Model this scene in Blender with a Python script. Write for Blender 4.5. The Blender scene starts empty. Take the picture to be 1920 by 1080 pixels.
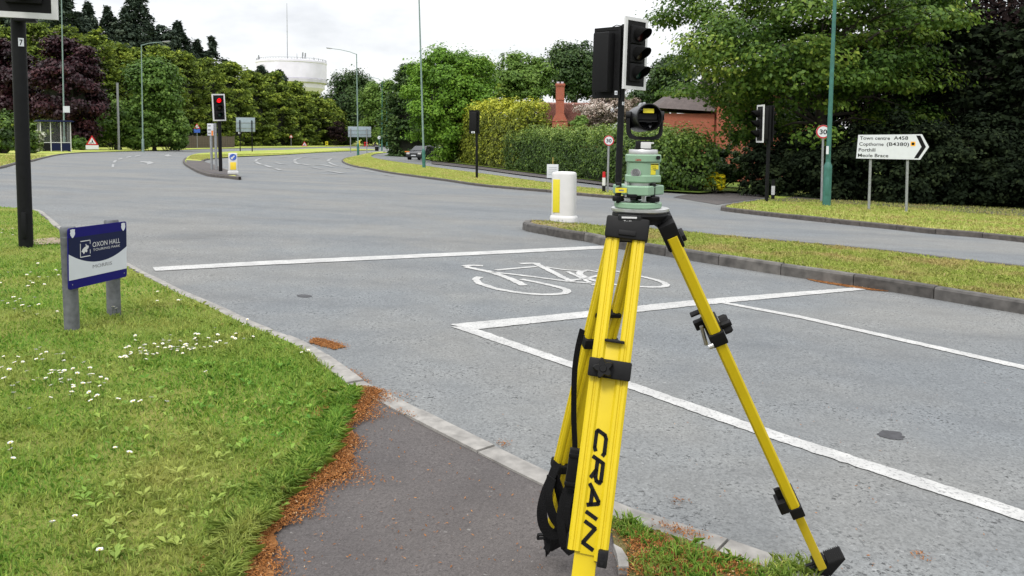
import bpy, bmesh, math, random
import numpy as np
from mathutils import Vector, Matrix, Euler, geometry

S = bpy.context.scene
COL = S.collection
R = math.radians
rng = np.random.default_rng(7)
random.seed(7)

# ------------------------------------------------------------------ camera
F = 1493.0                      # focal length in pixels of a 1920 px wide frame
PX, PY = 960.0, 360.0           # optical axis (the photograph is the lower part of a 4:3 frame)
H = 1.55
PITCH = math.atan((PY - 258.0) / F)
ROLL = R(0.5)
cam_d = bpy.data.cameras.new('camera')
cam = bpy.data.objects.new('camera', cam_d)
COL.objects.link(cam)
S.camera = cam
cam_d.sensor_width = 36.0
cam_d.lens = 36.0 * F / 1920.0
cam_d.shift_y = -(540.0 - PY) / 1920.0
cam_d.clip_start = 0.05
cam_d.clip_end = 4000.0
CR = Matrix.Rotation(math.pi / 2 - PITCH, 3, 'X') @ Matrix.Rotation(ROLL, 3, 'Z')
cam.matrix_world = Matrix.Translation((0, 0, H)) @ CR.to_4x4()

# ------------------------------------------------------------------ light
SUN_EL, SUN_AZ = R(52), R(205)      # azimuth clockwise from +Y (the way the camera looks)
world = bpy.data.worlds.new('World')
S.world = world
world.use_nodes = True
wn, wl = world.node_tree.nodes, world.node_tree.links
wn.clear()
w_out = wn.new('ShaderNodeOutputWorld')
w_bg = wn.new('ShaderNodeBackground')
w_bg.inputs['Strength'].default_value = 0.1
w_sky = wn.new('ShaderNodeTexSky')
w_sky.sky_type = 'NISHITA'
w_sky.sun_disc = False
w_sky.sun_elevation = SUN_EL
w_sky.sun_rotation = SUN_AZ
w_tc = wn.new('ShaderNodeTexCoord')
w_map = wn.new('ShaderNodeMapping')
w_map.inputs['Scale'].default_value = (1.0, 1.0, 2.6)
w_n1 = wn.new('ShaderNodeTexNoise')
w_n1.inputs['Scale'].default_value = 3.4
w_n1.inputs['Detail'].default_value = 6.0
w_n1.inputs['Roughness'].default_value = 0.52
w_ramp = wn.new('ShaderNodeValToRGB')
w_ramp.color_ramp.elements[0].position = 0.32
w_ramp.color_ramp.elements[0].color = (10.4, 10.7, 11.2, 1)
w_ramp.color_ramp.elements[1].position = 0.52
w_ramp.color_ramp.elements[1].color = (16.8, 16.9, 17.1, 1)
w_mix = wn.new('ShaderNodeMixRGB')
w_mix.inputs['Fac'].default_value = 0.93
wl.new(w_tc.outputs['Generated'], w_map.inputs['Vector'])
wl.new(w_map.outputs['Vector'], w_n1.inputs['Vector'])
wl.new(w_n1.outputs['Fac'], w_ramp.inputs['Fac'])
wl.new(w_sky.outputs['Color'], w_mix.inputs['Color1'])
# overcast sky: three times as bright overhead as at the horizon
w_sep = wn.new('ShaderNodeSeparateXYZ')
w_cie = wn.new('ShaderNodeMapRange')
w_cie.inputs['To Min'].default_value = 0.33
w_cie.inputs['To Max'].default_value = 1.0
w_mul = wn.new('ShaderNodeMixRGB')
w_mul.blend_type = 'MULTIPLY'
w_mul.inputs['Fac'].default_value = 1.0
wl.new(w_tc.outputs['Generated'], w_sep.inputs['Vector'])
wl.new(w_sep.outputs['Z'], w_cie.inputs['Value'])
wl.new(w_ramp.outputs['Color'], w_mul.inputs['Color1'])
wl.new(w_cie.outputs['Result'], w_mul.inputs['Color2'])
wl.new(w_mul.outputs['Color'], w_mix.inputs['Color2'])
wl.new(w_mix.outputs['Color'], w_bg.inputs['Color'])
wl.new(w_bg.outputs['Background'], w_out.inputs['Surface'])

sun_d = bpy.data.lights.new('sun', 'SUN')
sun_d.energy = 1.5
sun_d.angle = R(14)
sun_d.color = (1.0, 0.96, 0.9)
sun = bpy.data.objects.new('sun', sun_d)
COL.objects.link(sun)
sdir = Vector((math.sin(SUN_AZ) * math.cos(SUN_EL), math.cos(SUN_AZ) * math.cos(SUN_EL), math.sin(SUN_EL)))
sun.rotation_euler = sdir.to_track_quat('Z', 'Y').to_euler()

vs = S.view_settings
vs.view_transform = 'Standard'
vs.look = 'None'
vs.exposure = 0.75
vs.gamma = 1.0
vs.use_curve_mapping = False
S.cycles.max_bounces = 6
S.cycles.transparent_max_bounces = 6

# ------------------------------------------------------------------ ground shape and projection
_yt = np.linspace(-60, 900, 1921)
_a = np.interp(_yt, [-60, 0, 10, 26, 38, 61, 106, 213, 900], [0, 0, 0, -.35, -.63, -1.2, -1.9, -2.2, -2.2])
_k = np.exp(-0.5 * (np.arange(-40, 41) * 0.5 / 6.0) ** 2)
_k /= _k.sum()
_a = np.convolve(np.pad(_a, 40, mode='edge'), _k, mode='valid')


def G(x, y):
    return float(np.interp(y, _yt, _a)) - 0.038 * 45.0 * math.tanh(x / 45.0)


def Gv(x, y):
    return np.interp(y, _yt, _a) - 0.038 * 45.0 * np.tanh(x / 45.0)


def ray(px, py):
    return CR @ Vector(((px - PX) / F, -(py - PY) / F, -1.0))


def at(px, py, Y):
    """world point seen at photograph pixel (px, py) at distance Y along the view's ground axis"""
    d = ray(px, py)
    t = Y / d.y
    return Vector((d.x * t, Y, H + d.z * t))


def gp(px, py, h=0.0):
    """point of the ground (raised by h) seen at pixel (px, py)"""
    d = ray(px, py)
    d = d / d.y

    def f(t):
        return H + d.z * t - G(d.x * t, t) - h
    lo, t = 0.5, 0.5
    while t < 420:
        t2 = t * 1.03
        if f(t2) <= 0:
            lo, hi = t, t2
            for _ in range(30):
                m = 0.5 * (lo + hi)
                if f(m) > 0:
                    lo = m
                else:
                    hi = m
            t = 0.5 * (lo + hi)
            return Vector((d.x * t, t, G(d.x * t, t) + h))
        t = t2
    return Vector((d.x * 400, 400, G(d.x * 400, 400) + h))


def proj(p):
    q = CR.transposed() @ (Vector(p) - Vector((0, 0, H)))
    return (PX + F * q.x / -q.z, PY - F * q.y / -q.z)


def mpp(Y):
    return Y / F


# ------------------------------------------------------------------ materials
def new_mat(name):
    m = bpy.data.materials.new(name)
    m.use_nodes = True
    nt = m.node_tree
    return m, nt, nt.nodes['Principled BSDF']


def mat(name, col, rough=0.6, metal=0.0, var=0.12, scale=30.0, bump=0.0, spec=0.5, dirt=None):
    """plain material with a little procedural unevenness in colour, roughness and relief"""
    m, nt, b = new_mat(name)
    N, L = nt.nodes, nt.links
    tc = N.new('ShaderNodeTexCoord')
    no = N.new('ShaderNodeTexNoise')
    no.inputs['Scale'].default_value = scale
    no.inputs['Detail'].default_value = 5.0
    L.new(tc.outputs['Object'], no.inputs['Vector'])
    r = N.new('ShaderNodeValToRGB')
    r.color_ramp.elements[0].position = 0.3
    r.color_ramp.elements[1].position = 0.7
    c = np.array(col)
    d = np.array(dirt) if dirt is not None else c * (1 - var)
    r.color_ramp.elements[0].color = (*[float(v) for v in d], 1)
    r.color_ramp.elements[1].color = (*[float(v) for v in np.minimum(c * (1 + var * .5), 0.95)], 1)
    L.new(no.outputs['Fac'], r.inputs['Fac'])
    L.new(r.outputs['Color'], b.inputs['Base Color'])
    mr = N.new('ShaderNodeMapRange')
    mr.inputs['To Min'].default_value = max(rough - .08, .03)
    mr.inputs['To Max'].default_value = min(rough + .1, 1)
    L.new(no.outputs['Fac'], mr.inputs['Value'])
    L.new(mr.outputs['Result'], b.inputs['Roughness'])
    b.inputs['Metallic'].default_value = metal
    b.inputs['Specular IOR Level'].default_value = spec
    if bump:
        bp = N.new('ShaderNodeBump')
        bp.inputs['Strength'].default_value = bump
        bp.inputs['Distance'].default_value = 0.01
        L.new(no.outputs['Fac'], bp.inputs['Height'])
        L.new(bp.outputs['Normal'], b.inputs['Normal'])
    return m


def ramp(nt, fac, stops):
    r = nt.nodes.new('ShaderNodeValToRGB')
    while len(r.color_ramp.elements) > 1:
        r.color_ramp.elements.remove(r.color_ramp.elements[-1])
    r.color_ramp.elements[0].position = stops[0][0]
    r.color_ramp.elements[0].color = (*stops[0][1], 1)
    for p, c in stops[1:]:
        e = r.color_ramp.elements.new(p)
        e.color = (*c, 1)
    nt.links.new(fac, r.inputs['Fac'])
    return r.outputs['Color']


def noise(nt, scale, detail=4.0, rough=0.5, vec=None, dist=0.0):
    n = nt.nodes.new('ShaderNodeTexNoise')
    n.inputs['Scale'].default_value = scale
    n.inputs['Detail'].default_value = detail
    n.inputs['Roughness'].default_value = rough
    n.inputs['Distortion'].default_value = dist
    if vec is None:
        g = nt.nodes.new('ShaderNodeNewGeometry')
        vec = g.outputs['Position']
    nt.links.new(vec, n.inputs['Vector'])
    return n.outputs['Fac']


def mixc(nt, fac, a, b, mode='MIX'):
    m = nt.nodes.new('ShaderNodeMixRGB')
    m.blend_type = mode
    for s, v in (('Fac', fac), ('Color1', a), ('Color2', b)):
        if isinstance(v, (int, float)):
            m.inputs[s].default_value = v
        elif isinstance(v, tuple):
            m.inputs[s].default_value = (*v, 1)
        else:
            nt.links.new(v, m.inputs[s])
    return m.outputs['Color']


def bump(nt, b, height, strength, dist):
    bp = nt.nodes.new('ShaderNodeBump')
    bp.inputs['Strength'].default_value = strength
    bp.inputs['Distance'].default_value = dist
    nt.links.new(height, bp.inputs['Height'])
    nt.links.new(bp.outputs['Normal'], b.inputs['Normal'])


def asphalt(name, cool, warm, chip, dark, chip_scale, pit=0.8, relief=0.6):
    """worn surface dressing: cool and warm patches, chippings, dark open pits that come and go"""
    m, nt, b = new_mat(name)
    g = nt.nodes.new('ShaderNodeNewGeometry')
    pos = g.outputs['Position']
    st = nt.nodes.new('ShaderNodeMapping')           # wear drawn out along the lanes
    st.inputs['Rotation'].default_value = (0, 0, R(24))
    st.inputs['Scale'].default_value = (.22, 1.0, 1.0)
    nt.links.new(pos, st.inputs['Vector'])
    big = noise(nt, 0.3, 4, 0.6, pos)
    lane = noise(nt, 0.9, 5, 0.6, st.outputs['Vector'])
    mid = noise(nt, 2.6, 6, 0.65, pos)
    fine = noise(nt, chip_scale * 0.45, 5, 0.72, pos)
    v = nt.nodes.new('ShaderNodeTexVoronoi')
    v.inputs['Scale'].default_value = chip_scale
    nt.links.new(pos, v.inputs['Vector'])
    c = ramp(nt, big, [(0.4, cool), (0.6, warm)])
    c = mixc(nt, 1.0, c, ramp(nt, lane, [(0.28, (.85, .85, .86)), (0.5, (.99, .99, .99)), (0.72, (1.08, 1.08, 1.07))]), 'MULTIPLY')
    c = mixc(nt, 1.0, c, ramp(nt, mid, [(0.3, (.84, .84, .84)), (0.7, (1.12, 1.12, 1.11))]), 'MULTIPLY')
    c = mixc(nt, 1.0, c, ramp(nt, v.outputs['Color'], [(0.0, (.72, .72, .72)), (0.6, (1, 1, 1)), (0.92, (1.12, 1.12, 1.12)), (1.0, (1.5, 1.5, 1.5))]), 'MULTIPLY')
    c = mixc(nt, ramp(nt, noise(nt, chip_scale * .25, 3, .6, pos), [(.68, (0, 0, 0)), (.74, (.6, .6, .6))]), c, chip)
    patch = ramp(nt, mid, [(0.4, (.1, .1, .1)), (0.62, (1, 1, 1))])
    pits = ramp(nt, fine, [(0.39, (1, 1, 1)), (0.45, (0, 0, 0))])
    pf = mixc(nt, 1.0, pits, patch, 'MULTIPLY')
    pf3 = mixc(nt, 1.0, pf, (pit, pit, pit), 'MULTIPLY')
    c = mixc(nt, pf3, c, dark)
    nt.links.new(c, b.inputs['Base Color'])
    b.inputs['Roughness'].default_value = 0.92
    b.inputs['Specular IOR Level'].default_value = 0.2
    h = mixc(nt, 0.5, fine, v.outputs['Distance'])
    bump(nt, b, h, relief, 0.006)
    return m


M = {}
M['road'] = asphalt('road asphalt', (.156, .167, .176), (.182, .184, .18), (.3, .3, .3), (.03, .031, .032), 95, .95, 1.0)
M['path'] = asphalt('pavement asphalt', (.082, .075, .075), (.1, .09, .087), (.22, .21, .2), (.02, .018, .018), 150, .5, .7)
M['sand'] = mat('trodden soil', (.25, .19, .14), .95, 0, .35, 12, .4)
M['kerb_pale'] = mat('pale concrete kerb', (.235, .225, .21), .9, 0, .35, 14, .3)
M['kerb'] = mat('weathered concrete kerb', (.082, .077, .072), .92, 0, .5, 9, .4)
M['kerb_far'] = mat('dark kerb', (.075, .066, .06), .92, 0, .45, 9, .3)


def marking_mat():
    m, nt, b = new_mat('worn road paint')
    f = noise(nt, 55, 5, .7)
    f2 = noise(nt, 5, 3, .6)
    c = ramp(nt, f2, [(.3, (.31, .31, .305)), (.7, (.42, .42, .41))])
    w = ramp(nt, f, [(.36, (1, 1, 1)), (.47, (0, 0, 0))])
    c = mixc(nt, w, c, (.17, .17, .17))
    nt.links.new(c, b.inputs['Base Color'])
    b.inputs['Roughness'].default_value = .85
    bump(nt, b, f, .5, .004)
    return m


M['paint'] = marking_mat()
M['paint_far'] = mat('worn road paint far off', (.25, .255, .255), .85, 0, .35, 3)


def turf_mat(name, greens, yellow, brown, ysc=0.9, bias=0.0):
    m, nt, b = new_mat(name)
    a = noise(nt, ysc, 4, .6)
    f = noise(nt, 45, 4, .7)
    p = noise(nt, 9, 4, .6)
    c = ramp(nt, f, [(.3, greens[0]), (.7, greens[1])])
    c = mixc(nt, ramp(nt, a, [(.42 - bias, (0, 0, 0)), (.68 - bias, (.8, .8, .8))]), c, yellow)
    c = mixc(nt, ramp(nt, p, [(.6, (0, 0, 0)), (.75, (.6, .6, .6))]), c, brown)
    nt.links.new(c, b.inputs['Base Color'])
    b.inputs['Roughness'].default_value = .95
    b.inputs['Specular IOR Level'].default_value = .1
    bump(nt, b, f, 1.0, .03)
    return m


M['turf'] = turf_mat('turf', ((.09, .14, .022), (.17, .24, .04)), (.28, .26, .08), (.17, .12, .06))
M['turf_far'] = turf_mat('far turf', ((.2, .27, .045), (.29, .36, .065)), (.42, .37, .14), (.3, .22, .11), .4)
M['turf_dark'] = turf_mat('dull green turf', ((.06, .1, .018), (.12, .18, .03)), (.15, .18, .04), (.07, .06, .03), .2)  # duller green for the ground sheet and garden lawn
M['turf_worn'] = turf_mat('worn turf', ((.13, .1, .05), (.14, .16, .04)), (.2, .14, .07), (.09, .05, .025), 3.0)
M['kerb_b'] = mat('stained concrete kerb', (.105, .098, .09), .92, 0, .6, 6, .4)
M['kerb_c'] = mat('dark concrete kerb', (.062, .057, .052), .92, 0, .5, 12, .4)
M['litter_bed'] = turf_mat('packed litter', ((.12, .046, .016), (.26, .105, .032)), (.33, .16, .06), (.06, .035, .02), 6.0)
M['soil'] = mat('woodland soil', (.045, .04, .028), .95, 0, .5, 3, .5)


def leaf_mat(name, stops, trans=.3, rough=.55, patch=None, spec=.2):
    m, nt, b = new_mat(name)
    at_ = nt.nodes.new('ShaderNodeAttribute')
    at_.attribute_name = 'tint'
    c = ramp(nt, at_.outputs['Fac'], stops)
    if patch is not None:
        pf = ramp(nt, noise(nt, patch[0], 4, .6), [(patch[2], (0, 0, 0)), (patch[3], (.75, .75, .75))])
        c = mixc(nt, pf, c, patch[1])
    nt.links.new(c, b.inputs['Base Color'])
    b.inputs['Roughness'].default_value = rough
    b.inputs['Specular IOR Level'].default_value = spec
    tr = nt.nodes.new('ShaderNodeBsdfTranslucent')
    nt.links.new(c, tr.inputs['Color'])
    mx = nt.nodes.new('ShaderNodeMixShader')
    mx.inputs['Fac'].default_value = trans
    nt.links.new(b.outputs['BSDF'], mx.inputs[1])
    nt.links.new(tr.outputs['BSDF'], mx.inputs[2])
    nt.links.new(mx.outputs['Shader'], nt.nodes['Material Output'].inputs['Surface'])
    return m


M['grass'] = leaf_mat('grass blades', [(0, (.09, .22, .028)), (.45, (.215, .38, .055)), (.85, (.38, .48, .08)), (1, (.5, .44, .16))], .4, .55,
                      (1.1, (.46, .44, .13), .45, .68))
M['grass_dry'] = leaf_mat('verge grass', [(0, (.24, .31, .06)), (.5, (.36, .42, .095)), (.85, (.48, .46, .17)), (1, (.56, .46, .26))], .4, .6,
                          (1.1, (.48, .36, .17), .45, .64))
M['litter'] = leaf_mat('brown litter', [(0, (.08, .03, .01)), (.45, (.26, .1, .026)), (.8, (.38, .17, .05)), (1, (.48, .33, .19))], .1, .8)

def worn_yellow():
    m, nt, b = new_mat('worn yellow paint')
    tc = nt.nodes.new('ShaderNodeTexCoord')
    mp = nt.nodes.new('ShaderNodeMapping')
    mp.inputs['Scale'].default_value = (60, 60, 9)
    nt.links.new(tc.outputs['Object'], mp.inputs['Vector'])
    scr = noise(nt, 1.0, 5, .7, mp.outputs['Vector'])
    soft = noise(nt, 5.0, 4, .6, tc.outputs['Object'])
    c = ramp(nt, soft, [(.3, (.5, .375, .005)), (.7, (.58, .44, .006))])
    c = mixc(nt, ramp(nt, scr, [(.66, (0, 0, 0)), (.76, (.45, .45, .45))]), c, (.2, .14, .012))
    nt.links.new(c, b.inputs['Base Color'])
    nt.links.new(ramp(nt, scr, [(.4, (.4, .4, .4)), (.75, (.65, .65, .65))]), b.inputs['Roughness'])
    b.inputs['Specular IOR Level'].default_value = .4
    return m


M['yellow'] = worn_yellow()
M['black'] = mat('black plastic', (.0045, .0045, .005), .6, 0, .3, 40, .05, .22)
M['blackgloss'] = mat('gloss black housing', (.004, .004, .0045), .3, 0, .3, 40, 0, .35)
M['webbing'] = mat('black webbing', (.005, .005, .0055), .85, 0, .3, 250, .4, .15)
M['steel'] = mat('bright steel', (.5, .5, .5), .4, .85, .15, 40)
M['galv'] = mat('galvanised steel', (.25, .26, .27), .6, .3, .25, 18, .05)
M['green_case'] = mat('pale green enamel', (.185, .3, .2), .42, 0, .06, 20)
M['label_yellow'] = mat('yellow label', (.58, .5, .015), .55, 0, .05, 20)
M['white_plastic'] = mat('white plastic', (.52, .52, .515), .5, 0, .06, 6)
M['white_paint'] = mat('white enamel', (.53, .53, .53), .5, 0, .05, 10)
M['sign_white'] = mat('white sign sheeting', (.53, .55, .585), .5, 0, .05, 6)
M['pole_black'] = mat('black painted steel', (.0042, .0045, .0055), .55, 0, .35, 14, .05, .18)
M['rubber_dull'] = mat('dull black signal housing', (.005, .005, .0056), .65, 0, .3, 20, 0, .2)
M['visor_in'] = mat('matt black visor', (.0035, .0035, .0035), .95, 0, .3, 20, 0, .1)
M['lens_dark'] = mat('unlit red lens', (.035, .004, .005), .3, 0, .2, 60)
M['lens_amber'] = mat('unlit amber lens', (.03, .018, .006), .3, 0, .2, 60)
M['lens_green'] = mat('unlit green lens', (.004, .03, .02), .25, 0, .2, 60)
M['red'] = mat('red sign paint', (.4, .008, .012), .55, 0, .1, 10, 0, .3)
M['ink'] = mat('black sign ink', (.004, .004, .005), .6, 0, .1, 10, 0, .15)
M['grey_ink'] = mat('grey lettering', (.17, .17, .185), .6, 0, .1, 10)
M['navy'] = mat('navy sign print', (.008, .012, .045), .6, 0, .08, 8, 0, .15)
M['royal'] = mat('royal blue sign print', (.006, .005, .115), .6, 0, .08, 8, 0, .15)
M['faint_ink'] = mat('faint dark lettering', (.014, .014, .13), .45, 0, .1, 8)
M['sign_blue'] = mat('blue sign', (.03, .09, .4), .5, 0, .1, 8)
M['post_grey'] = mat('grey recycled post', (.125, .13, .14), .85, 0, .3, 22, .25, .2)
M['lamp_green'] = mat('green lamp post paint', (.03, .125, .105), .55, 0, .22, 7, .05)
M['lamp_grey'] = mat('weathered green grey paint', (.16, .23, .21), .6, 0, .2, 5)
M['board_back'] = mat('aluminium sign back', (.26, .32, .37), .55, .15, .1, 3)
M['brick'] = None
M['tower_white'] = mat('white rendered concrete', (.67, .645, .77), .85, 0, .13, .25)
M['tower_band'] = mat('stained concrete', (.49, .475, .545), .9, 0, .2, .3)
M['bark'] = mat('bark', (.06, .05, .04), .95, 0, .4, 5, .5)
M['amber_strip'] = mat('orange reflector', (.7, .2, .03), .4, 0, .1, 8)
M['glass_dark'] = mat('dark glass', (.01, .012, .014), .08, 0, .1, 4, 0, .6)
M['car_paint'] = mat('black car paint', (.012, .013, .016), .2, 0, .2, 4)
M['prism'] = mat('prism glass', (.008, .008, .01), .08, 0, .2, 9, 0, .9)
M['wood'] = mat('brown fence wood', (.1, .075, .055), .9, 0, .35, 3, .2)
M['pale_steel'] = mat('palisade steel', (.37, .42, .46), .6, .3, .15, 2)
M['iron'] = mat('iron cover', (.05, .05, .055), .7, .3, .35, 30, .4)
m_, nt_, b_ = new_mat('lit red lamp')
b_.inputs['Base Color'].default_value = (.12, .002, .003, 1)
b_.inputs['Emission Color'].default_value = (1, .003, .008, 1)
b_.inputs['Emission Strength'].default_value = 1.1
M['lamp_red'] = m_


def brick_mat(name, c1, c2, mortar, sc):
    m, nt, b = new_mat(name)
    tc = nt.nodes.new('ShaderNodeTexCoord')
    mp = nt.nodes.new('ShaderNodeMapping')
    mp.inputs['Rotation'].default_value = (R(90), 0, 0)
    nt.links.new(tc.outputs['Object'], mp.inputs['Vector'])
    br = nt.nodes.new('ShaderNodeTexBrick')
    br.inputs['Color1'].default_value = (*c1, 1)
    br.inputs['Color2'].default_value = (*c2, 1)
    br.inputs['Mortar'].default_value = (*mortar, 1)
    br.inputs['Scale'].default_value = sc
    nt.links.new(mp.outputs['Vector'], br.inputs['Vector'])
    n = noise(nt, 1.2, 4, .6)
    c = mixc(nt, ramp(nt, n, [(.35, (0, 0, 0)), (.7, (.4, .4, .4))]), br.outputs['Color'], tuple(k * .6 for k in c1))
    nt.links.new(c, b.inputs['Base Color'])
    b.inputs['Roughness'].default_value = .9
    return m


M['brick'] = brick_mat('red brick', (.36, .082, .038), (.28, .06, .03), (.3, .2, .15), 4)
M['rooftile'] = brick_mat('weathered red roof tiles', (.22, .1, .075), (.29, .13, .1), (.12, .06, .05), 3)
M['rooftile_grey'] = brick_mat('grey brown roof tiles', (.07, .055, .05), (.1, .078, .072), (.05, .04, .04), 3)


# ------------------------------------------------------------------ mesh building
class MB:
    """collects faces; build() links them as one mesh object"""

    def __init__(self):
        self.v, self.f, self.mi = [], [], []
        self.cur = 0

    def add(self, vs_, fs, X=None):
        o = len(self.v)
        for p in vs_:
            p = Vector(p)
            self.v.append(X @ p if X is not None else p)
        for f in fs:
            self.f.append([o + i for i in f])
            self.mi.append(self.cur)
        return self

    def box(self, c, s, X=None, bev=0.0):
        x, y, z = (k / 2 for k in s)
        if bev <= 0:
            vs_ = [(c[0] + a * x, c[1] + b * y, c[2] + d * z) for a in (-1, 1) for b in (-1, 1) for d in (-1, 1)]
            fs = [(0, 1, 3, 2), (4, 6, 7, 5), (0, 4, 5, 1), (2, 3, 7, 6), (0, 2, 6, 4), (1, 5, 7, 3)]
            return self.add(vs_, fs, X)
        bm = bmesh.new()
        bmesh.ops.create_cube(bm, size=1.0)
        for v in bm.verts:
            v.co = Vector((c[0] + v.co.x * s[0], c[1] + v.co.y * s[1], c[2] + v.co.z * s[2]))
        bmesh.ops.bevel(bm, geom=bm.edges[:], offset=min(bev, min(s) * .45), segments=2, affect='EDGES', profile=.6)
        bm.verts.index_update()
        self.add([v.co.copy() for v in bm.verts], [[v.index for v in f.verts] for f in bm.faces], X)
        bm.free()
        return self

    def ring(self, p0, p1, r0, r1, n=16, cap0=True, cap1=True, X=None):
        p0, p1 = Vector(p0), Vector(p1)
        a = (p1 - p0).normalized()
        u = a.orthogonal().normalized()
        w = a.cross(u)
        vs_ = []
        for p, r in ((p0, r0), (p1, r1)):
            for i in range(n):
                t = 2 * math.pi * i / n
                vs_.append(p + u * (r * math.cos(t)) + w * (r * math.sin(t)))
        fs = [(i, (i + 1) % n, n + (i + 1) % n, n + i) for i in range(n)]
        if cap0:
            fs.append(list(range(n - 1, -1, -1)))
        if cap1:
            fs.append(list(range(n, 2 * n)))
        return self.add(vs_, fs, X)

    def tube(self, pts, rad, n=8, X=None):
        pts = [Vector(p) for p in pts]
        rads = rad if isinstance(rad, (list, tuple)) else [rad] * len(pts)
        vs_, fs = [], []
        u = None
        for i, p in enumerate(pts):
            a = (pts[min(i + 1, len(pts) - 1)] - pts[max(i - 1, 0)]).normalized()
            u = a.orthogonal().normalized() if u is None else (u - a * u.dot(a)).normalized()
            w = a.cross(u)
            for k in range(n):
                t = 2 * math.pi * k / n
                vs_.append(p + u * (rads[i] * math.cos(t)) + w * (rads[i] * math.sin(t)))
        for i in range(len(pts) - 1):
            for k in range(n):
                fs.append((i * n + k, i * n + (k + 1) % n, (i + 1) * n + (k + 1) % n, (i + 1) * n + k))
        fs.append(list(range(n - 1, -1, -1)))
        fs.append([(len(pts) - 1) * n + k for k in range(n)])
        return self.add(vs_, fs, X)

    def lathe(self, prof, n=24, X=None, ang=2 * math.pi, cap=True):
        """profile [(r, z)] turned round Z"""
        vs_, fs = [], []
        for r, z in prof:
            for i in range(n):
                t = ang * i / n
                vs_.append((r * math.cos(t), r * math.sin(t), z))
        m = len(prof)
        for j in range(m - 1):
            for i in range(n):
                fs.append((j * n + i, j * n + (i + 1) % n, (j + 1) * n + (i + 1) % n, (j + 1) * n + i))
        if cap:
            fs.append(list(range(n - 1, -1, -1)))
            fs.append([(m - 1) * n + i for i in range(n)])
        return self.add(vs_, fs, X)

    def prism(self, poly, y0, y1, X=None):
        """polygon in (x, z) extruded from y0 to y1"""
        n = len(poly)
        vs_ = [(x, y0, z) for x, z in poly] + [(x, y1, z) for x, z in poly]
        fs = [list(range(n)), list(range(2 * n - 1, n - 1, -1))]
        fs += [(i, i + n, (i + 1) % n + n, (i + 1) % n) for i in range(n)]
        return self.add(vs_, fs, X)

    def frame(self, w, h, t, y0, y1, cx=0, cz=0, X=None):
        """rectangular ring in the x-z plane, outer w x h, border t"""
        a, b = w / 2, h / 2
        o = [(-a, -b), (a, -b), (a, b), (-a, b)]
        i = [(-a + t, -b + t), (a - t, -b + t), (a - t, b - t), (-a + t, b - t)]
        vs_ = [(cx + x, y0, cz + z) for x, z in o + i] + [(cx + x, y1, cz + z) for x, z in o + i]
        fs = []
        for k in range(4):
            l = (k + 1) % 4
            fs += [(k, l, 4 + l, 4 + k), (8 + k, 12 + k, 12 + l, 8 + l), (k, 8 + k, 8 + l, l), (4 + k, 4 + l, 12 + l, 12 + k)]
        return self.add(vs_, fs, X)

    def ribbon(self, pts, width, facing, thick=.0018, X=None):
        pts = [Vector(p) for p in pts]
        vs_, fs = [], []
        for i, p in enumerate(pts):
            a = (pts[min(i + 1, len(pts) - 1)] - pts[max(i - 1, 0)]).normalized()
            fc = Vector(facing[i] if isinstance(facing, list) else facing)
            s = a.cross(fc).normalized()
            nn = s.cross(a).normalized()
            for q in (-1, 1):
                for r_ in (-1, 1):
                    vs_.append(p + s * (q * width / 2) + nn * (r_ * thick))
        for i in range(len(pts) - 1):
            b, c = 4 * i, 4 * i + 4
            fs += [(b, b + 2, c + 2, c), (b + 1, c + 1, c + 3, b + 3), (b, c, c + 1, b + 1), (b + 2, b + 3, c + 3, c + 2)]
        fs += [(0, 1, 3, 2), (len(vs_) - 4, len(vs_) - 2, len(vs_) - 1, len(vs_) - 3)]
        return self.add(vs_, fs, X)

    def mesh(self, name, mats, smooth=None):
        me = bpy.data.meshes.new(name)
        me.from_pydata([tuple(p) for p in self.v], [], self.f)
        bm = bmesh.new()
        bm.from_mesh(me)
        bmesh.ops.recalc_face_normals(bm, faces=bm.faces[:])
        if smooth:
            for f in bm.faces:
                f.smooth = True
            for e in bm.edges:
                if len(e.link_faces) == 2 and e.calc_face_angle(0) > R(smooth):
                    e.smooth = False
        bm.to_mesh(me)
        bm.free()
        ms = mats if isinstance(mats, (list, tuple)) else [mats]
        for m in ms:
            me.materials.append(m)
        if len(ms) > 1 and len(me.polygons) == len(self.mi):
            me.polygons.foreach_set('material_index', self.mi)
        return me

    def build(self, name, mats, parent=None, smooth=35, loc=None):
        o = bpy.data.objects.new(name, self.mesh(name, mats, smooth))
        COL.objects.link(o)
        if parent is not None:
            o.parent = parent
        if loc is not None:
            o.location = loc
        return o


def tag(o, label=None, cat=None, group=None, kind=None):
    for k, v in (('label', label), ('category', cat), ('group', group), ('kind', kind)):
        if v:
            o[k] = v
    return o


def thing(name, label, cat, loc=(0, 0, 0), rz=0.0, group=None):
    o = bpy.data.objects.new(name, None)
    COL.objects.link(o)
    o.empty_display_size = .1
    o.location = loc
    o.rotation_euler = (0, 0, rz)
    return tag(o, label, cat, group)


def face_cam(p, turn=0.0):
    """rotation that turns local -Y towards the camera, then by turn degrees (positive: towards the photo's right)"""
    return -math.atan2(p[0], p[1]) + R(turn)


_txt = {}


def text_verts(body, size, bold=0.0, shear=0.0, space=1.0, align='LEFT'):
    key = (body, size, bold, shear, space, align)
    if key not in _txt:
        c = bpy.data.curves.new('lettering', 'FONT')
        c.body = body
        c.size = size
        c.offset = bold
        c.shear = shear
        c.space_character = space
        c.align_x = align
        c.resolution_u = 3
        o = bpy.data.objects.new('lettering', c)
        COL.objects.link(o)
        dg = bpy.context.evaluated_depsgraph_get()
        me = bpy.data.meshes.new_from_object(o.evaluated_get(dg))
        _txt[key] = ([v.co.copy() for v in me.vertices], [list(p.vertices) for p in me.polygons])
        bpy.data.objects.remove(o)
        bpy.data.meshes.remove(me)
        bpy.data.curves.remove(c)
    return _txt[key]


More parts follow.
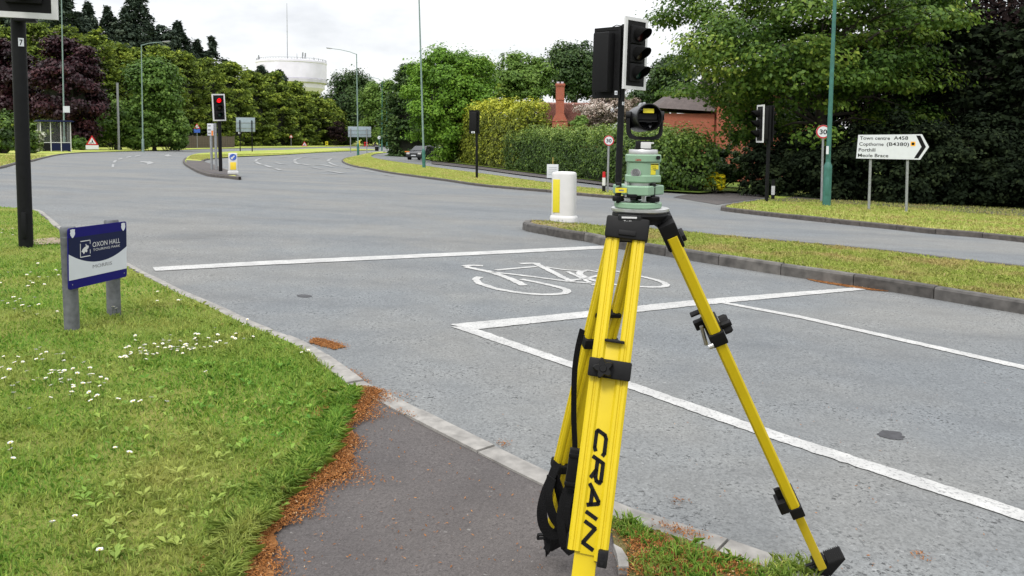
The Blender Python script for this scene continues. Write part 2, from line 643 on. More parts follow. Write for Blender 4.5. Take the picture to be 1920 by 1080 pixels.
def add_text(mb, body, x, z, y, height, width=None, bold=0.0, shear=0.0, space=1.0, X=None):
    """lettering on a plane facing -Y, lower left corner at (x, z), scaled to the height and width asked for"""
    vs_, fs = text_verts(body, 1.0, bold, shear, space)
    xs = [v.x for v in vs_]
    zs = [v.y for v in vs_ if True]
    x0, x1 = min(xs), max(xs)
    cap = 0.73
    sz = height / cap
    sx = width / (x1 - x0) if width else sz
    mb.add([(x + (v.x - x0) * sx, y, z + v.y * sz) for v in vs_], fs, X)


def disc(mb, x, z, y, r, n=24, r2=None, X=None, sx=1.0):
    """flat disc (or ring down to r2) facing -Y"""
    o = [(x + sx * r * math.cos(2 * math.pi * i / n), y, z + r * math.sin(2 * math.pi * i / n)) for i in range(n)]
    if r2 is None:
        mb.add(o, [list(range(n))], X)
    else:
        q = [(x + sx * r2 * math.cos(2 * math.pi * i / n), y, z + r2 * math.sin(2 * math.pi * i / n)) for i in range(n)]
        mb.add(o + q, [(i, (i + 1) % n, n + (i + 1) % n, n + i) for i in range(n)], X)


def stroke(mb, pts, w, y, X=None):
    """flat line with the given width on a plane facing -Y; pts (x, z)"""
    for (x0, z0), (x1, z1) in zip(pts[:-1], pts[1:]):
        d = Vector((x1 - x0, z1 - z0))
        if d.length < 1e-9:
            continue
        e = d.normalized() * (w * .3)
        n = Vector((-d.y, d.x)).normalized() * (w / 2)
        a = Vector((x0, z0)) - e
        b = Vector((x1, z1)) + e
        mb.add([(a.x + n.x, y, a.y + n.y), (a.x - n.x, y, a.y - n.y), (b.x - n.x, y, b.y - n.y), (b.x + n.x, y, b.y + n.y)], [(0, 1, 2, 3)], X)


# ------------------------------------------------------------------ ground sheets, kerbs, paint
def catmull(pts, step=0.35, closed=False):
    P = [np.array(p[:2], float) for p in pts]
    n = len(P)
    out = []
    segs = n if closed else n - 1
    for i in range(segs):
        p1, p2 = P[i], P[(i + 1) % n]
        p0 = P[(i - 1) % n] if closed or i > 0 else 2 * p1 - p2
        p3 = P[(i + 2) % n] if closed or i + 2 < n else 2 * p2 - p1
        L = np.linalg.norm(p2 - p1)
        k = max(1, int(math.ceil(L / step)))
        # centripetal-ish damping keeps long/short neighbours from overshooting
        m1 = (p2 - p0) / max(np.linalg.norm(p2 - p0), 1e-6) * L
        m2 = (p3 - p1) / max(np.linalg.norm(p3 - p1), 1e-6) * L
        for j in range(k):
            t = j / k
            h1, h2 = 2 * t**3 - 3 * t**2 + 1, -2 * t**3 + 3 * t**2
            h3, h4 = t**3 - 2 * t**2 + t, t**3 - t**2
            out.append(h1 * p1 + h2 * p2 + h3 * m1 * .9 + h4 * m2 * .9)
    if not closed:
        out.append(P[-1])
    return np.array(out)


def pix(pts, h=0.0):
    return [tuple(gp(x, y, h)[:2]) for x, y in pts]


def offset(poly, d, closed=False):
    P = np.asarray(poly, float)
    n = len(P)
    out = np.zeros_like(P)
    for i in range(n):
        a = P[(i - 1) % n] if closed or i > 0 else P[i]
        b = P[(i + 1) % n] if closed or i < n - 1 else P[i]
        t = b - a
        t /= max(np.linalg.norm(t), 1e-9)
        out[i] = P[i] + d * np.array([-t[1], t[0]])
    return out


def inside(poly, X, Y):
    P = np.asarray(poly, float)
    r = np.zeros(X.shape, bool)
    j = len(P) - 1
    for i in range(len(P)):
        xi, yi, xj, yj = P[i, 0], P[i, 1], P[j, 0], P[j, 1]
        c = ((yi > Y) != (yj > Y)) & (X < (xj - xi) * (Y - yi) / (yj - yi + 1e-12) + xi)
        r ^= c
        j = i
    return r


def sheet(name, poly, h, m, rough=0.0, parent=None):
    """ground-following sheet over a polygon given in plan"""
    P = [np.array(p) for p in poly]
    B = []
    for i in range(len(P)):
        a, b = P[i], P[(i + 1) % len(P)]
        L = np.linalg.norm(b - a)
        d = min(np.hypot(*a), np.hypot(*b))
        st = 1.5 if d < 60 else (5 if d < 150 else 40)
        k = max(1, min(60, int(L / st)))
        for j in range(k):
            B.append(a + (b - a) * j / k)
    B = np.array(B)
    mn, mx = B.min(0), B.max(0)
    pts = []
    for st, x0, x1, y0, y1 in ((1.5, -45, 45, -4, 70), (5, -110, 110, 70, 240), (5, 45, 110, -4, 70), (5, -110, -45, -4, 70), (45, -420, 420, 240, 620)):
        gx = np.arange(max(x0, mn[0]) + st * .37, min(x1, mx[0]), st)
        gy = np.arange(max(y0, mn[1]) + st * .41, min(y1, mx[1]), st)
        if len(gx) and len(gy):
            X, Y = np.meshgrid(gx, gy)
            k = inside(B, X, Y)
            pts.append(np.stack([X[k], Y[k]], 1))
    inn = np.concatenate(pts) if pts else np.zeros((0, 2))
    allv = [Vector(p) for p in B] + [Vector(p) for p in inn]
    n = len(B)
    vs_, _, fs, *_ = geometry.delaunay_2d_cdt(allv, [(i, (i + 1) % n) for i in range(n)], [], 1, 1e-5)
    me = bpy.data.meshes.new(name)
    A = np.array([(v.x, v.y) for v in vs_])
    Z = Gv(A[:, 0], A[:, 1]) + h
    me.from_pydata([(a[0], a[1], z) for a, z in zip(A, Z)], [], [list(f) for f in fs])
    bm = bmesh.new()
    bm.from_mesh(me)
    for f in bm.faces:
        if f.normal.z < 0:
            f.normal_flip()
        f.smooth = True
    bm.to_mesh(me)
    bm.free()
    me.materials.append(m)
    o = bpy.data.objects.new(name, me)
    COL.objects.link(o)
    if parent is not None:
        o.parent = parent
    return o


def grid_sheet(name, xs, ys, h, m):
    X, Y = np.meshgrid(xs, ys)
    Z = Gv(X, Y) + h
    V = np.stack([X.ravel(), Y.ravel(), Z.ravel()], 1)
    nx, ny = len(xs), len(ys)
    i, j = np.meshgrid(np.arange(nx - 1), np.arange(ny - 1))
    a = (j * nx + i).ravel()
    Fq = np.stack([a, a + 1, a + nx + 1, a + nx], 1)
    me = bpy.data.meshes.new(name)
    me.from_pydata(V.tolist(), [], Fq.tolist())
    me.shade_smooth()
    me.materials.append(m)
    o = bpy.data.objects.new(name, me)
    COL.objects.link(o)
    return o


tag(grid_sheet('ground', np.concatenate([np.linspace(-1500, -120, 12), np.linspace(-100, 100, 21), np.linspace(120, 1500, 12)]),
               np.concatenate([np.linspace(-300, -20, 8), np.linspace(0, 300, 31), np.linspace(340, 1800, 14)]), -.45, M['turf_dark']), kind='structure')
road = tag(grid_sheet('road', np.arange(-110, 80.1, 2.0), np.arange(-8, 262.1, 2.0), 0, M['road']), kind='structure')


def kerb(name_mat, path, side, top, first=0.0, length=.915, width=.125, parent=None, face=.0, dip=None):
    """kerb stones one by one along a plan curve (the road-side edge); the land is on side * left of the curve"""
    P = np.asarray(path)
    seg = np.linalg.norm(np.diff(P, axis=0), axis=1)
    s = np.concatenate([[0], np.cumsum(seg)])
    tot = s[-1]
    gap = .012

    def pt(u):
        return np.array([np.interp(u, s, P[:, 0]), np.interp(u, s, P[:, 1])])

    def nr(u):
        t = pt(min(u + .12, tot)) - pt(max(u - .12, 0))
        t /= max(np.linalg.norm(t), 1e-9)
        return np.array([-t[1], t[0]]) * side
    u = first
    k = 0
    while u < tot - .2:
        e = min(u + length, tot)
        us = np.linspace(u + gap / 2, e - gap / 2, 4)
        jit = random.uniform(-.004, .004)
        mb = MB()
        vs_, fs = [], []
        for q in us:
            p, n = pt(q), nr(q)
            t = (dip(q) if dip else top) + jit
            zt = G(*p)
            for (o_, z_) in ((-.012, -.12), (-.004 + jit * .4, t - .022), (.016, t), (width, t), (width, -.12)):
                a = p + n * o_
                vs_.append((a[0], a[1], zt + z_))
        for i in range(3):
            for c in range(5):
                d = (c + 1) % 5
                fs.append((i * 5 + c, i * 5 + d, i * 5 + 5 + d, i * 5 + 5 + c))
        fs += [(0, 1, 2, 3, 4), (19, 18, 17, 16, 15)]
        mb.add(vs_, fs)
        mb.build('kerb_stone', random.choice([name_mat, name_mat, M['kerb_b'], M['kerb_c']]) if name_mat == M['kerb'] else name_mat, parent, None)
        u = e
        k += 1
    return k


def kerb_root(name):
    o = bpy.data.objects.new(name, None)
    COL.objects.link(o)
    return tag(o, kind='structure')


# --- near land: pavement and verge in front of the camera
near_px = [(-420, 352), (-150, 376), (0, 386), (69, 391), (92, 403), (111, 418), (128, 432), (150, 446), (190, 466), (239, 488), (278, 509), (305, 521),
           (347, 542), (417, 571), (470, 597), (520, 617), (571, 637), (620, 665), (664, 696), (696, 719), (749, 743), (802, 770), (931, 833), (1029, 880),
           (1100, 912), (1175, 944), (1228, 963), (1314, 986), (1399, 1016), (1472, 1041), (1545, 1073), (1700, 1140), (2000, 1260)]
near_c = catmull(pix(near_px, .06))
k0 = int(np.argmin(np.linalg.norm(near_c - np.array(pix([(560, 631)], .06)[0]), axis=1)))
kr = kerb_root('kerb')
kerb(M['kerb_pale'], near_c[:k0 + 1], -1, .05, parent=kr, width=.1)
kerb(M['kerb_pale'], near_c[k0:], -1, .06, parent=kr, length=.62, width=.125)
nin = offset(near_c, -.07)
foot = sheet('footpath', [tuple(p) for p in nin] + [(3.2, -6), (-30, -6), (-30, 8)], .045, M['path'])
tag(foot, kind='structure')
k1 = int(np.argmin(np.linalg.norm(near_c - np.array(pix([(668, 701)], .06)[0]), axis=1)))
nv = offset(near_c, -.11)[:k1 + 1]
verge_edge = [(668, 735), (656, 760), (645, 790), (640, 830), (612, 880), (560, 918), (512, 980), (468, 1040), (455, 1090), (420, 1180), (380, 1320)]
vpoly = [tuple(p) for p in nv] + pix(verge_edge, .06) + [(-3.5, .6), (-30, -2), (-30, 8)]
verge = tag(sheet('grass_verge', vpoly, .056, M['turf']), kind='structure')
k2 = int(np.argmin(np.linalg.norm(near_c - np.array(pix([(1172, 942)], .06)[0]), axis=1)))
nv2 = offset(near_c, -.13)[k2:]
corner = [tuple(p) for p in nv2] + [(3.0, .8), (.5, .8)] + pix([(1230, 1330), (1182, 1100), (1176, 1062), (1152, 1022)], .06)
tag(sheet('grass_corner', corner, .056, M['turf_worn']), kind='structure')
# edging stone at the rounded corner of the pavement
er = kerb_root('edging')
mb = MB()
ep = [gp(x, y, .075) for x, y in [(1150, 1019), (1166, 1028), (1177, 1046), (1179, 1062), (1160, 1062), (1157, 1040)]]
low = [p + Vector((0, 0, -.14)) for p in ep]
mb.add(ep + low, [list(range(6)), list(range(11, 5, -1))] + [(i, i + 6, (i + 1) % 6 + 6, (i + 1) % 6) for i in range(6)])
mb.build('edging_stone', M['kerb_pale'], er, None)
sl = sheet('trodden_path', pix([(60, 448), (108, 444), (120, 447), (112, 456), (62, 458)], .07), .066, M['sand'])
tag(sl, kind='structure')

# --- splitter island on the right
isl_px = [(2300, 545), (1920, 497), (1783, 482), (1655, 467), (1480, 451), (1370, 441), (1262, 430), (1110, 420), (1040, 414), (1000, 411), (985, 412.5),
          (980.5, 416.5), (998, 421.5), (1018, 424), (1053, 431), (1100, 437), (1143, 447), (1215, 457.5), (1305, 471.6), (1433, 491), (1553, 508), (1685, 527),
          (1847, 553), (1920, 564), (2300, 640)]
isl_c = catmull(pix(isl_px, .14))
kr = kerb_root('kerb')
kerb(M['kerb'], isl_c, 1, .14, parent=kr)
ii = offset(isl_c, .1)
tag(sheet('traffic_island', [tuple(p) for p in ii], .115, M['turf_far']), kind='structure')
sandp = pix([(987, 415.5), (1003, 413), (1040, 416), (1090, 420), (1112, 424), (1100, 434), (1060, 430), (1015, 422)], .13)
tag(sheet('trodden_path', sandp, .128, M['sand']), kind='structure')

# --- far right verge and the wood behind it
fr_px = [(1440, 371), (1400, 377), (1365, 382), (1352, 387.5), (1380, 391), (1416, 395), (1463, 400), (1512, 405), (1623, 416), (1683, 422), (1749, 429), (1817, 434), (1892, 441), (1960, 449), (2300, 486)]
fr_c = catmull(pix(fr_px, .12))
kr = kerb_root('kerb')
kerb(M['kerb_far'], fr_c, 1, .12, parent=kr)
fi = offset(fr_c, .1)
tag(sheet('far_verge', [tuple(p) for p in fi] + [(70, 20), (70, 60), (22, 52), (14, 44)], .1, M['turf_far']), kind='structure')
wl_px = [(1425, 376), (1480, 378), (1544, 380), (1698, 389), (1826, 400), (1920, 406), (2200, 425)]
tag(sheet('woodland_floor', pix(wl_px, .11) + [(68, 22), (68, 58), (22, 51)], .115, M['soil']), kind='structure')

# --- middle verge
mid_px = [(1172, 363), (1150, 356.5), (1090, 350), (1016, 340), (898, 324), (809, 312), (787, 308.5), (737, 302), (704, 296), (697, 291.5), (706, 288), (727, 285),
          (712, 284), (697, 285.5), (680, 288.5), (662, 292.5), (647, 296), (641, 299.5), (643, 303), (653, 307.5), (670, 311.7), (687, 314), (720, 320.5), (770, 327.5),
          (840, 336.5), (910, 346), (1034, 356.5), (1084, 361.5), (1150, 367), (1172, 367)]
mid_c = catmull(pix(mid_px, .1), .5)
kr = kerb_root('kerb')
s_ = int(len(mid_c) * .0)
near_mid = [i for i in range(len(mid_c)) if mid_c[i][1] < 95]
seg1 = mid_c[:next(i for i in range(len(mid_c)) if mid_c[i][1] > 95)]
seg2 = mid_c[max(i for i in range(len(mid_c)) if mid_c[i][1] > 95):]
kerb(M['kerb_far'], seg1, 1, .1, parent=kr)
kerb(M['kerb_far'], seg2, 1, .1, parent=kr)
tag(sheet('middle_verge', [tuple(p) for p in offset(mid_c, .08, True)], .08, M['turf_far']), kind='structure')

# --- median island with the red signal
med_px = [(705, 280), (628, 277.5), (520, 281), (443, 283), (378, 286.5), (355, 291), (344, 299), (346, 306), (367, 318), (385, 324.5), (397, 327), (429, 330), (449, 332.5),
          (443, 326), (427, 319), (400, 308.5), (381, 301.5), (394, 297), (443, 293), (496, 291), (570, 287), (637, 283.5), (705, 281)]
med_c = catmull(pix(med_px, .1), .5)
kr = kerb_root('kerb')
i0 = next(i for i in range(len(med_c)) if med_c[i][1] < 62)
i1 = max(i for i in range(len(med_c)) if med_c[i][1] < 62)
kerb(M['kerb_far'], med_c[i0:i1], 1, .11, parent=kr)
tag(sheet('median_verge', [tuple(p) for p in offset(med_c, .08)], .085, M['turf_far']), kind='structure')
tag(sheet('median_paving', pix([(349, 300), (379, 301.5), (399, 309), (425, 320), (441, 327), (425, 328), (396, 325), (368, 316), (350, 306)], .1), .1, M['path']), kind='structure')

# --- far left verge and everything beyond
fl_px = [(-420, 372), (-250, 350), (0, 312.5), (34, 304), (59, 300.5), (83, 294.5), (118, 288), (163, 285), (240, 283), (355, 280), (480, 277), (570, 276), (628, 274.6), (690, 273)]
fl_c = catmull(pix(fl_px, .08), .6)
kr = kerb_root('kerb')
j0 = next(i for i in range(len(fl_c)) if fl_c[i][1] > 20)
j1 = max(i for i in range(len(fl_c)) if fl_c[i][1] < 82)
kerb(M['kerb_far'], fl_c[j0:j1], 1, .08, parent=kr)
tag(sheet('left_verge', [tuple(p) for p in offset(fl_c, .08)] + pix([(716, 272.5), (740, 272)], .08) + [(0, 300), (0, 500), (-300, 500), (-300, 20)], .07, M['turf_far']), kind='structure')

# --- gardens behind the service road, with the pavement along the hedge
gd_px = [(738, 279), (742, 284), (790, 296), (809, 300.5), (900, 311), (1025, 327), (1150, 342.5), (1240, 357), (1310, 361), (1362, 358), (1420, 361), (1440, 366), (1490, 369)]
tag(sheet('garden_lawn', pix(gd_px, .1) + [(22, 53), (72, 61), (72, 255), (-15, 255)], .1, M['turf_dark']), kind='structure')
pv = pix([(809, 301.5), (900, 312), (1025, 328), (1150, 343.5), (1215, 353.5)], .08) + pix([(1215, 357), (1150, 348), (1025, 333), (900, 316.5), (809, 306.5)], .08)
tag(sheet('footpath', pv, .07, M['path']), kind='structure')
tag(sheet('driveway', pix([(1262, 370), (1300, 363), (1360, 360), (1420, 362.5), (1448, 369), (1400, 376), (1345, 384)], 0.0), .012, M['path']), kind='structure')


# --- road markings (each painted piece a part of the road)
def mark(name, px, lift=.0035):
    P = pix(px)
    far = max(p[1] for p in P)
    if far < 16:        # worn, slightly ragged edges close by
        Q = []
        for i in range(len(P)):
            a_, b_ = np.array(P[i]), np.array(P[(i + 1) % len(P)])
            k_ = max(1, int(np.linalg.norm(b_ - a_) / .035))
            for j in range(k_):
                Q.append(tuple(a_ + (b_ - a_) * j / k_ + rng.normal(0, .0035, 2)))
        P = Q
    return sheet(name, P, lift + far * .00025, M['paint'] if far < 30 else M['paint_far'], parent=road)


def mark_line(name, pts, w, lift=.0035):
    """painted stroke of constant width on the road, plan points"""
    C = catmull(pts, .25 if pts[0][1] > 16 else .04)
    wob = rng.normal(0, .004, (2, len(C), 1)) if pts[0][1] < 16 else 0
    a, b = offset(C, w / 2), offset(C, -w / 2)
    if pts[0][1] < 16:
        a, b = a + wob[0], b + wob[1]
    n = len(C)
    V = [(p[0], p[1], G(*p) + lift + .00025 * p[1]) for p in list(a) + list(b)]
    me = bpy.data.meshes.new(name)
    me.from_pydata(V, [], [(i, n + i, n + i + 1, i + 1) for i in range(n - 1)])
    me.materials.append(M['paint'] if C[0][1] < 30 else M['paint_far'])
    o = bpy.data.objects.new(name, me)
    COL.objects.link(o)
    o.parent = road
    return o


mark('stop_line', [(286, 502), (500, 490), (700, 481), (900, 472), (1136, 461), (1150, 466), (900, 478.5), (700, 488), (500, 497.5), (291, 509)])
mark('stop_line', [(843, 609), (1000, 594.5), (1300, 563.5), (1480, 549), (1610, 539.5), (1640, 542), (1480, 557), (1300, 574.5), (1000, 607), (885, 619.5)])
mark('lane_line', [(846, 613.5), (880, 612.5), (1187, 719), (1416, 797.5), (1920, 958), (2100, 1012), (2100, 1036),
                   (1911, 977), (1407, 811), (1173, 727.5), (1075, 692)])
mark('lane_line', [(1357, 566.5), (1500, 592.5), (1680, 632.5), (1920, 686), (2150, 737), (2150, 748), (1920, 693.5), (1680, 638.5), (1500, 597.5), (1341, 567)])
# cycle symbol: strokes read off the road surface
cyc_o = (820, 380)
cyc_k = 1 / 2.2326


def cpx(pts):
    return pix([(cyc_o[0] + x * cyc_k, cyc_o[1] + y * cyc_k) for x, y in pts])


cyc = bpy.data.objects.new('cycle_symbol', None)
COL.objects.link(cyc)
cyc.parent = road
for st, w in (([(178, 312), (162, 322), (180, 340), (250, 362), (340, 378), (440, 386), (525, 382), (543, 373), (530, 362), (470, 346), (400, 331), (350, 322)], .085),
              ([(665, 284), (740, 288), (830, 306), (905, 322), (955, 340), (950, 352), (900, 355), (800, 350), (700, 338), (640, 322), (600, 304), (600, 290), (640, 284)], .085),
              ([(108, 268), (140, 264), (190, 266)], .1),
              ([(118, 270), (230, 294), (300, 318), (365, 348)], .1),
              ([(345, 257), (395, 255), (432, 257)], .1),
              ([(245, 284), (330, 276), (415, 269)], .075),
              ([(225, 292), (330, 303), (450, 318), (560, 332), (665, 340)], .075),
              ([(415, 258), (470, 285), (530, 316), (570, 334)], .09),
              ([(450, 270), (540, 283), (650, 288), (735, 300)], .06),
              ([(545, 290), (590, 310), (660, 348)], .06),
              ([(560, 326), (625, 318), (690, 302)], .06)):
    o = mark_line('symbol_stroke', cpx(st), w)
    o.parent = cyc
# dashes and arrows further off
Z1 = lambda pts: [(x / 3.375, y / 3.375) for x, y in pts]
Z2 = lambda pts: [(360 + x / 3.856, 80 + y / 3.856) for x, y in pts]
for q in ([(706, 1060), (708, 1040), (724, 1040), (722, 1060)], [(712, 1030), (724, 1016), (742, 1014), (730, 1030)], [(746, 1008), (770, 1001), (778, 1005), (752, 1012)],
          [(796, 996), (826, 989), (832, 993), (800, 1000)], [(850, 990), (886, 981), (890, 985), (856, 993)]):
    mark('lane_dash', Z1(q))
mark('road_arrow', Z1([(888, 1020), (940, 1024), (942, 1020), (976, 1033), (930, 1044), (932, 1034), (886, 1024)]))
mark('road_arrow', Z1([(1040, 984), (1070, 978), (1070, 983), (1092, 986), (1060, 992), (1046, 989)]))
for q, w in (([(500, 838), (468, 848), (460, 858)], .25), ([(462, 862), (480, 875), (505, 884)], .3), ([(522, 886), (575, 905)], .3), ([(620, 833), (682, 829)], .45), ([(602, 911), (640, 925)], .25),
             ([(795, 834), (750, 846), (740, 856)], .3), ([(742, 860), (752, 872), (774, 881)], .3), ([(610, 870), (650, 880), (688, 884)], .35), ([(790, 878), (850, 890)], .4),
             ([(790, 832), (850, 826), (905, 829)], .25), ([(875, 838), (905, 836)], .8), ([(865, 902), (938, 915)], .3), ([(980, 929), (1040, 938), (1092, 948)], .35), ([(840, 945), (940, 950), (1050, 951)], .3),
             ([(1095, 903), (1180, 916)], .25), ([(1012, 838), (990, 848), (984, 858)], .3), ([(986, 864), (1010, 878), (1055, 893)], .3), ([(935, 884), (1020, 900)], .4), ([(880, 883), (930, 889)], .4),
             ([(1240, 925), (1320, 940)], .25), ([(1380, 955), (1460, 968)], .2)):
    mark_line('lane_dash', pix(Z2(q)), w * .85, .012)
# covers and patches in the carriageway
for pts, nm in (([(1645, 814), (1655, 808), (1672, 809), (1690, 814), (1700, 821), (1690, 826), (1668, 823), (1650, 820)], 'tar_patch'),
                ([(556, 554), (566, 552.5), (580, 553.5), (585, 556), (575, 558), (562, 557)], 'valve_cover')):
    q_ = catmull(pix(pts), .03, True)
    if nm == 'tar_patch':
        q_ = q_ + rng.normal(0, .007, q_.shape)
    sheet(nm, [tuple(p) for p in q_], .003, M['iron'], parent=road)


# ------------------------------------------------------------------ traffic signals
def signal_head(parent, X, k=1.0, lit=None, back_white=True, hood=True):
    """three lamp head with backing board; local -Y is the way it faces, origin at the board centre. k scales it"""
    W, Hh = .56 * k, 1.2 * k
    mb = MB()
    mb.box((0, .012, 0), (W - .09 * k, .02 * k, Hh - .09 * k), X)
    board = mb.build('backing_board', M['rubber_dull'], parent)
    mb = MB()
    mb.frame(W, Hh, .055 * k, -.008, .03, X=X)
    mb.build('board_border', M['white_paint'] if back_white else M['rubber_dull'], board, None)
    mb = MB()
    mb.box((0, .12 * k, 0), (.33 * k, .19 * k, 1.0 * k), X, .03 * k)
    mb.build('housing', M['rubber_dull'], parent)
    for i, nm in enumerate(('red', 'amber', 'green')):
        z = (.315 - .315 * i) * k
        mb = MB()
        mb.box((0, -.02 * k, z), (.31 * k, .06 * k, .3 * k), X, .02 * k)
        mod = mb.build('lamp_module', M['rubber_dull'], parent)
        mb = MB()
        c = X @ Matrix.Translation((0, -.05 * k, z)) @ Matrix.Rotation(R(90), 4, 'X')
        mb.lathe([(.105 * k, .0), (.095 * k, .006 * k), (.06 * k, .018 * k), (.0, .026 * k)], 24, c, cap=False)
        lens = mb.build('lens', M['lamp_red'] if lit == nm else M['lens_dark' if nm == 'red' else 'lens_' + nm], mod)
        if hood:
            # cowl: open tube, long on top
            mb = MB()
            n = 24
            vs_, fs = [], []
            for q, rr in ((0, .118), (1, .118), (2, .112), (3, .112)):
                for j in range(n):
                    t = 2 * math.pi * j / n
                    ln = .045 + .2 * max(0.0, (math.sin(t) + .55) / 1.55) ** .6
                    y = 0.0 if q in (0, 3) else -ln
                    droop = -.03 * (ln / .24) if q in (1, 2) else 0
                    vs_.append((rr * k * math.cos(t), (-.05 + y) * k, z + (rr * math.sin(t) + droop) * k))
            for q in range(3):
                for j in range(n):
                    fs.append((q * n + j, q * n + (j + 1) % n, (q + 1) * n + (j + 1) % n, (q + 1) * n + j))
            mb.add(vs_, fs, X)
            mb.build('visor', M['visor_in'], mod, 50)


def sticker(parent, X, w, h, text, name='number_plate'):
    mb = MB()
    mb.box((0, 0, 0), (w, .002, h), X)
    s = mb.build(name, M['sign_white'], parent, None)
    mb = MB()
    add_text(mb, text, -w * .28, -h * .34, -.0022, h * .68, w * .56, .02, X=X)
    mb.build('number', M['ink'], s, None)


# centre signal on the island
b = gp(1156, 431, .12)
bY = b.y
k_ = mpp(bY)
ctr = thing('traffic_signal', 'unlit black traffic signal with two heads back to back behind the survey tripod', 'traffic light', b)
lean = Matrix.Rotation(R(1.1), 4, 'Y')
top_z = at(1166, 52, bY).z - b.z
mb = MB()
mb.tube([lean @ Vector((0, 0, -.1)), lean @ Vector((0, 0, top_z))], .0575, 20)
pole = mb.build('pole', M['pole_black'], ctr)
hd = at(1192, 101, bY - .1) - b
kk = 131 * k_ / 1.2
signal_head(ctr, Matrix.Translation(hd) @ lean @ Matrix.Rotation(face_cam(b, 47), 4, 'Z'), kk)
hd2 = at(1139, 118, bY + .08) - b
signal_head(ctr, Matrix.Translation(hd2) @ lean @ Matrix.Rotation(face_cam(b, 180 - 36), 4, 'Z'), kk, back_white=False)
mb = MB()
mb.tube([at(1146, 52, bY) - b, at(1156, 47, bY) - b, at(1168, 49, bY) - b], .008, 8)
mb.build('cable', M['pole_black'], ctr)
for y_ in (70, 160):
    mb = MB()
    mb.box(at(1160, y_, bY) - b, (.16, .08, .05))
    mb.build('bracket', M['pole_black'], ctr, None)
for px_, py_, t_, w_, h_ in ((1155, 174, '4', .05, .075), (1168.5, 194, '3', .04, .06)):
    P_ = at(px_, py_, bY - .075 - (.13 if px_ < 1160 else 0)) - b
    sticker(ctr, Matrix.Translation(P_) @ Matrix.Rotation(face_cam(b), 4, 'Z'), w_ * .9, h_ * .9, t_)

# left signal, its head running out of the top of the picture
b = gp(49, 461, .07)
bY = b.y
k_ = mpp(bY)
lft = thing('traffic_signal', 'tall black traffic signal on the near grass, its pole numbered 7', 'traffic light', b)
lean = Matrix.Rotation(R(-.15), 4, 'Y')
hz = at(39, 44, bY).z - b.z
mb = MB()
mb.tube([lean @ Vector((0, 0, -.1)), lean @ Vector((0, 0, hz + .9))], 12.3 * k_, 24)
mb.build('pole', M['pole_black'], lft)
kk = 108 * k_ / .56
hx = at(46, 34, bY - .15) - b
X = Matrix.Translation(hx + Vector((0, 0, .6 * kk - .0))) @ Matrix.Rotation(face_cam(b, -10), 4, 'Z')
signal_head(lft, X, kk)
mb = MB()
mb.box((.0, .06, -.6 * kk - .02), (.22, .14, .03), X, .005)
mb.build('bracket', M['pole_black'], lft)
P_ = at(39.5, 79, bY - 12.3 * k_ - .004) - b
sticker(lft, Matrix.Translation(P_) @ Matrix.Rotation(face_cam(b), 4, 'Z'), 9 * k_, 15 * k_, '7')
mb = MB()
mb.box((.03, -12.3 * k_ - .004, .25), (.05, .03, .3), None, .01)
mb.build('access_door', M['pole_black'], lft)

# red signal on the median
b = gp(413, 321, .1)
bY = b.y
k_ = mpp(bY)
med = thing('traffic_signal', 'white bordered traffic signal showing a lit red lamp on the median', 'traffic light', b)
hz = at(410, 180, bY).z - b.z
mb = MB()
mb.tube([(0, .05, -.1), (-.03, .05, hz)], .075, 16)
mb.build('pole', M['pole_black'], med)
hd = at(410.5, 201.5, bY - .05) - b
signal_head(med, Matrix.Translation(hd) @ Matrix.Rotation(R(-2.5), 4, 'Y') @ Matrix.Rotation(face_cam(b, 12), 4, 'Z'), 50 * k_ / 1.2, lit='red')

# signal seen from behind on the middle verge
b = gp(894, 334, .08)
bY = b.y
k_ = mpp(bY)
bk = thing('traffic_signal', 'black traffic signal seen from behind on the long narrow verge', 'traffic light', b)
hz = at(891, 210, bY).z - b.z
mb = MB()
mb.tube([(0, 0, -.1), (-.03, 0, hz)], .065, 16)
mb.build('pole', M['pole_black'], bk)
hd = at(889.5, 228.5, bY + .1) - b
signal_head(bk, Matrix.Translation(hd) @ Matrix.Rotation(face_cam(b, 160), 4, 'Z'), 43.5 * k_ / 1.2, back_white=False)
P_ = at(887, 248, bY - .22) - b
sticker(bk, Matrix.Translation(P_) @ Matrix.Rotation(face_cam(b), 4, 'Z'), 6.5 * k_, 3.5 * k_, '5')

# right hand signal, side on at the drive
b = gp(1437, 378, .1)
bY = b.y
k_ = mpp(bY)
rs = thing('traffic_signal', 'black traffic signal turned side on, its white border catching light before dark trees', 'traffic light', b)
hz = at(1440, 198, bY).z - b.z
mb = MB()
mb.tube([(0, 0, -.1), (.03, 0, hz)], .065, 16)
mb.build('pole', M['pole_black'], rs)
hd = at(1425, 232, bY - .1) - b
signal_head(rs, Matrix.Translation(hd) @ Matrix.Rotation(face_cam(b, -68), 4, 'Z'), 70 * k_ / 1.2)
hd = at(1440, 232, bY + .25) - b
signal_head(rs, Matrix.Translation(hd) @ Matrix.Rotation(face_cam(b, 130), 4, 'Z'), 68 * k_ / 1.2, back_white=False)


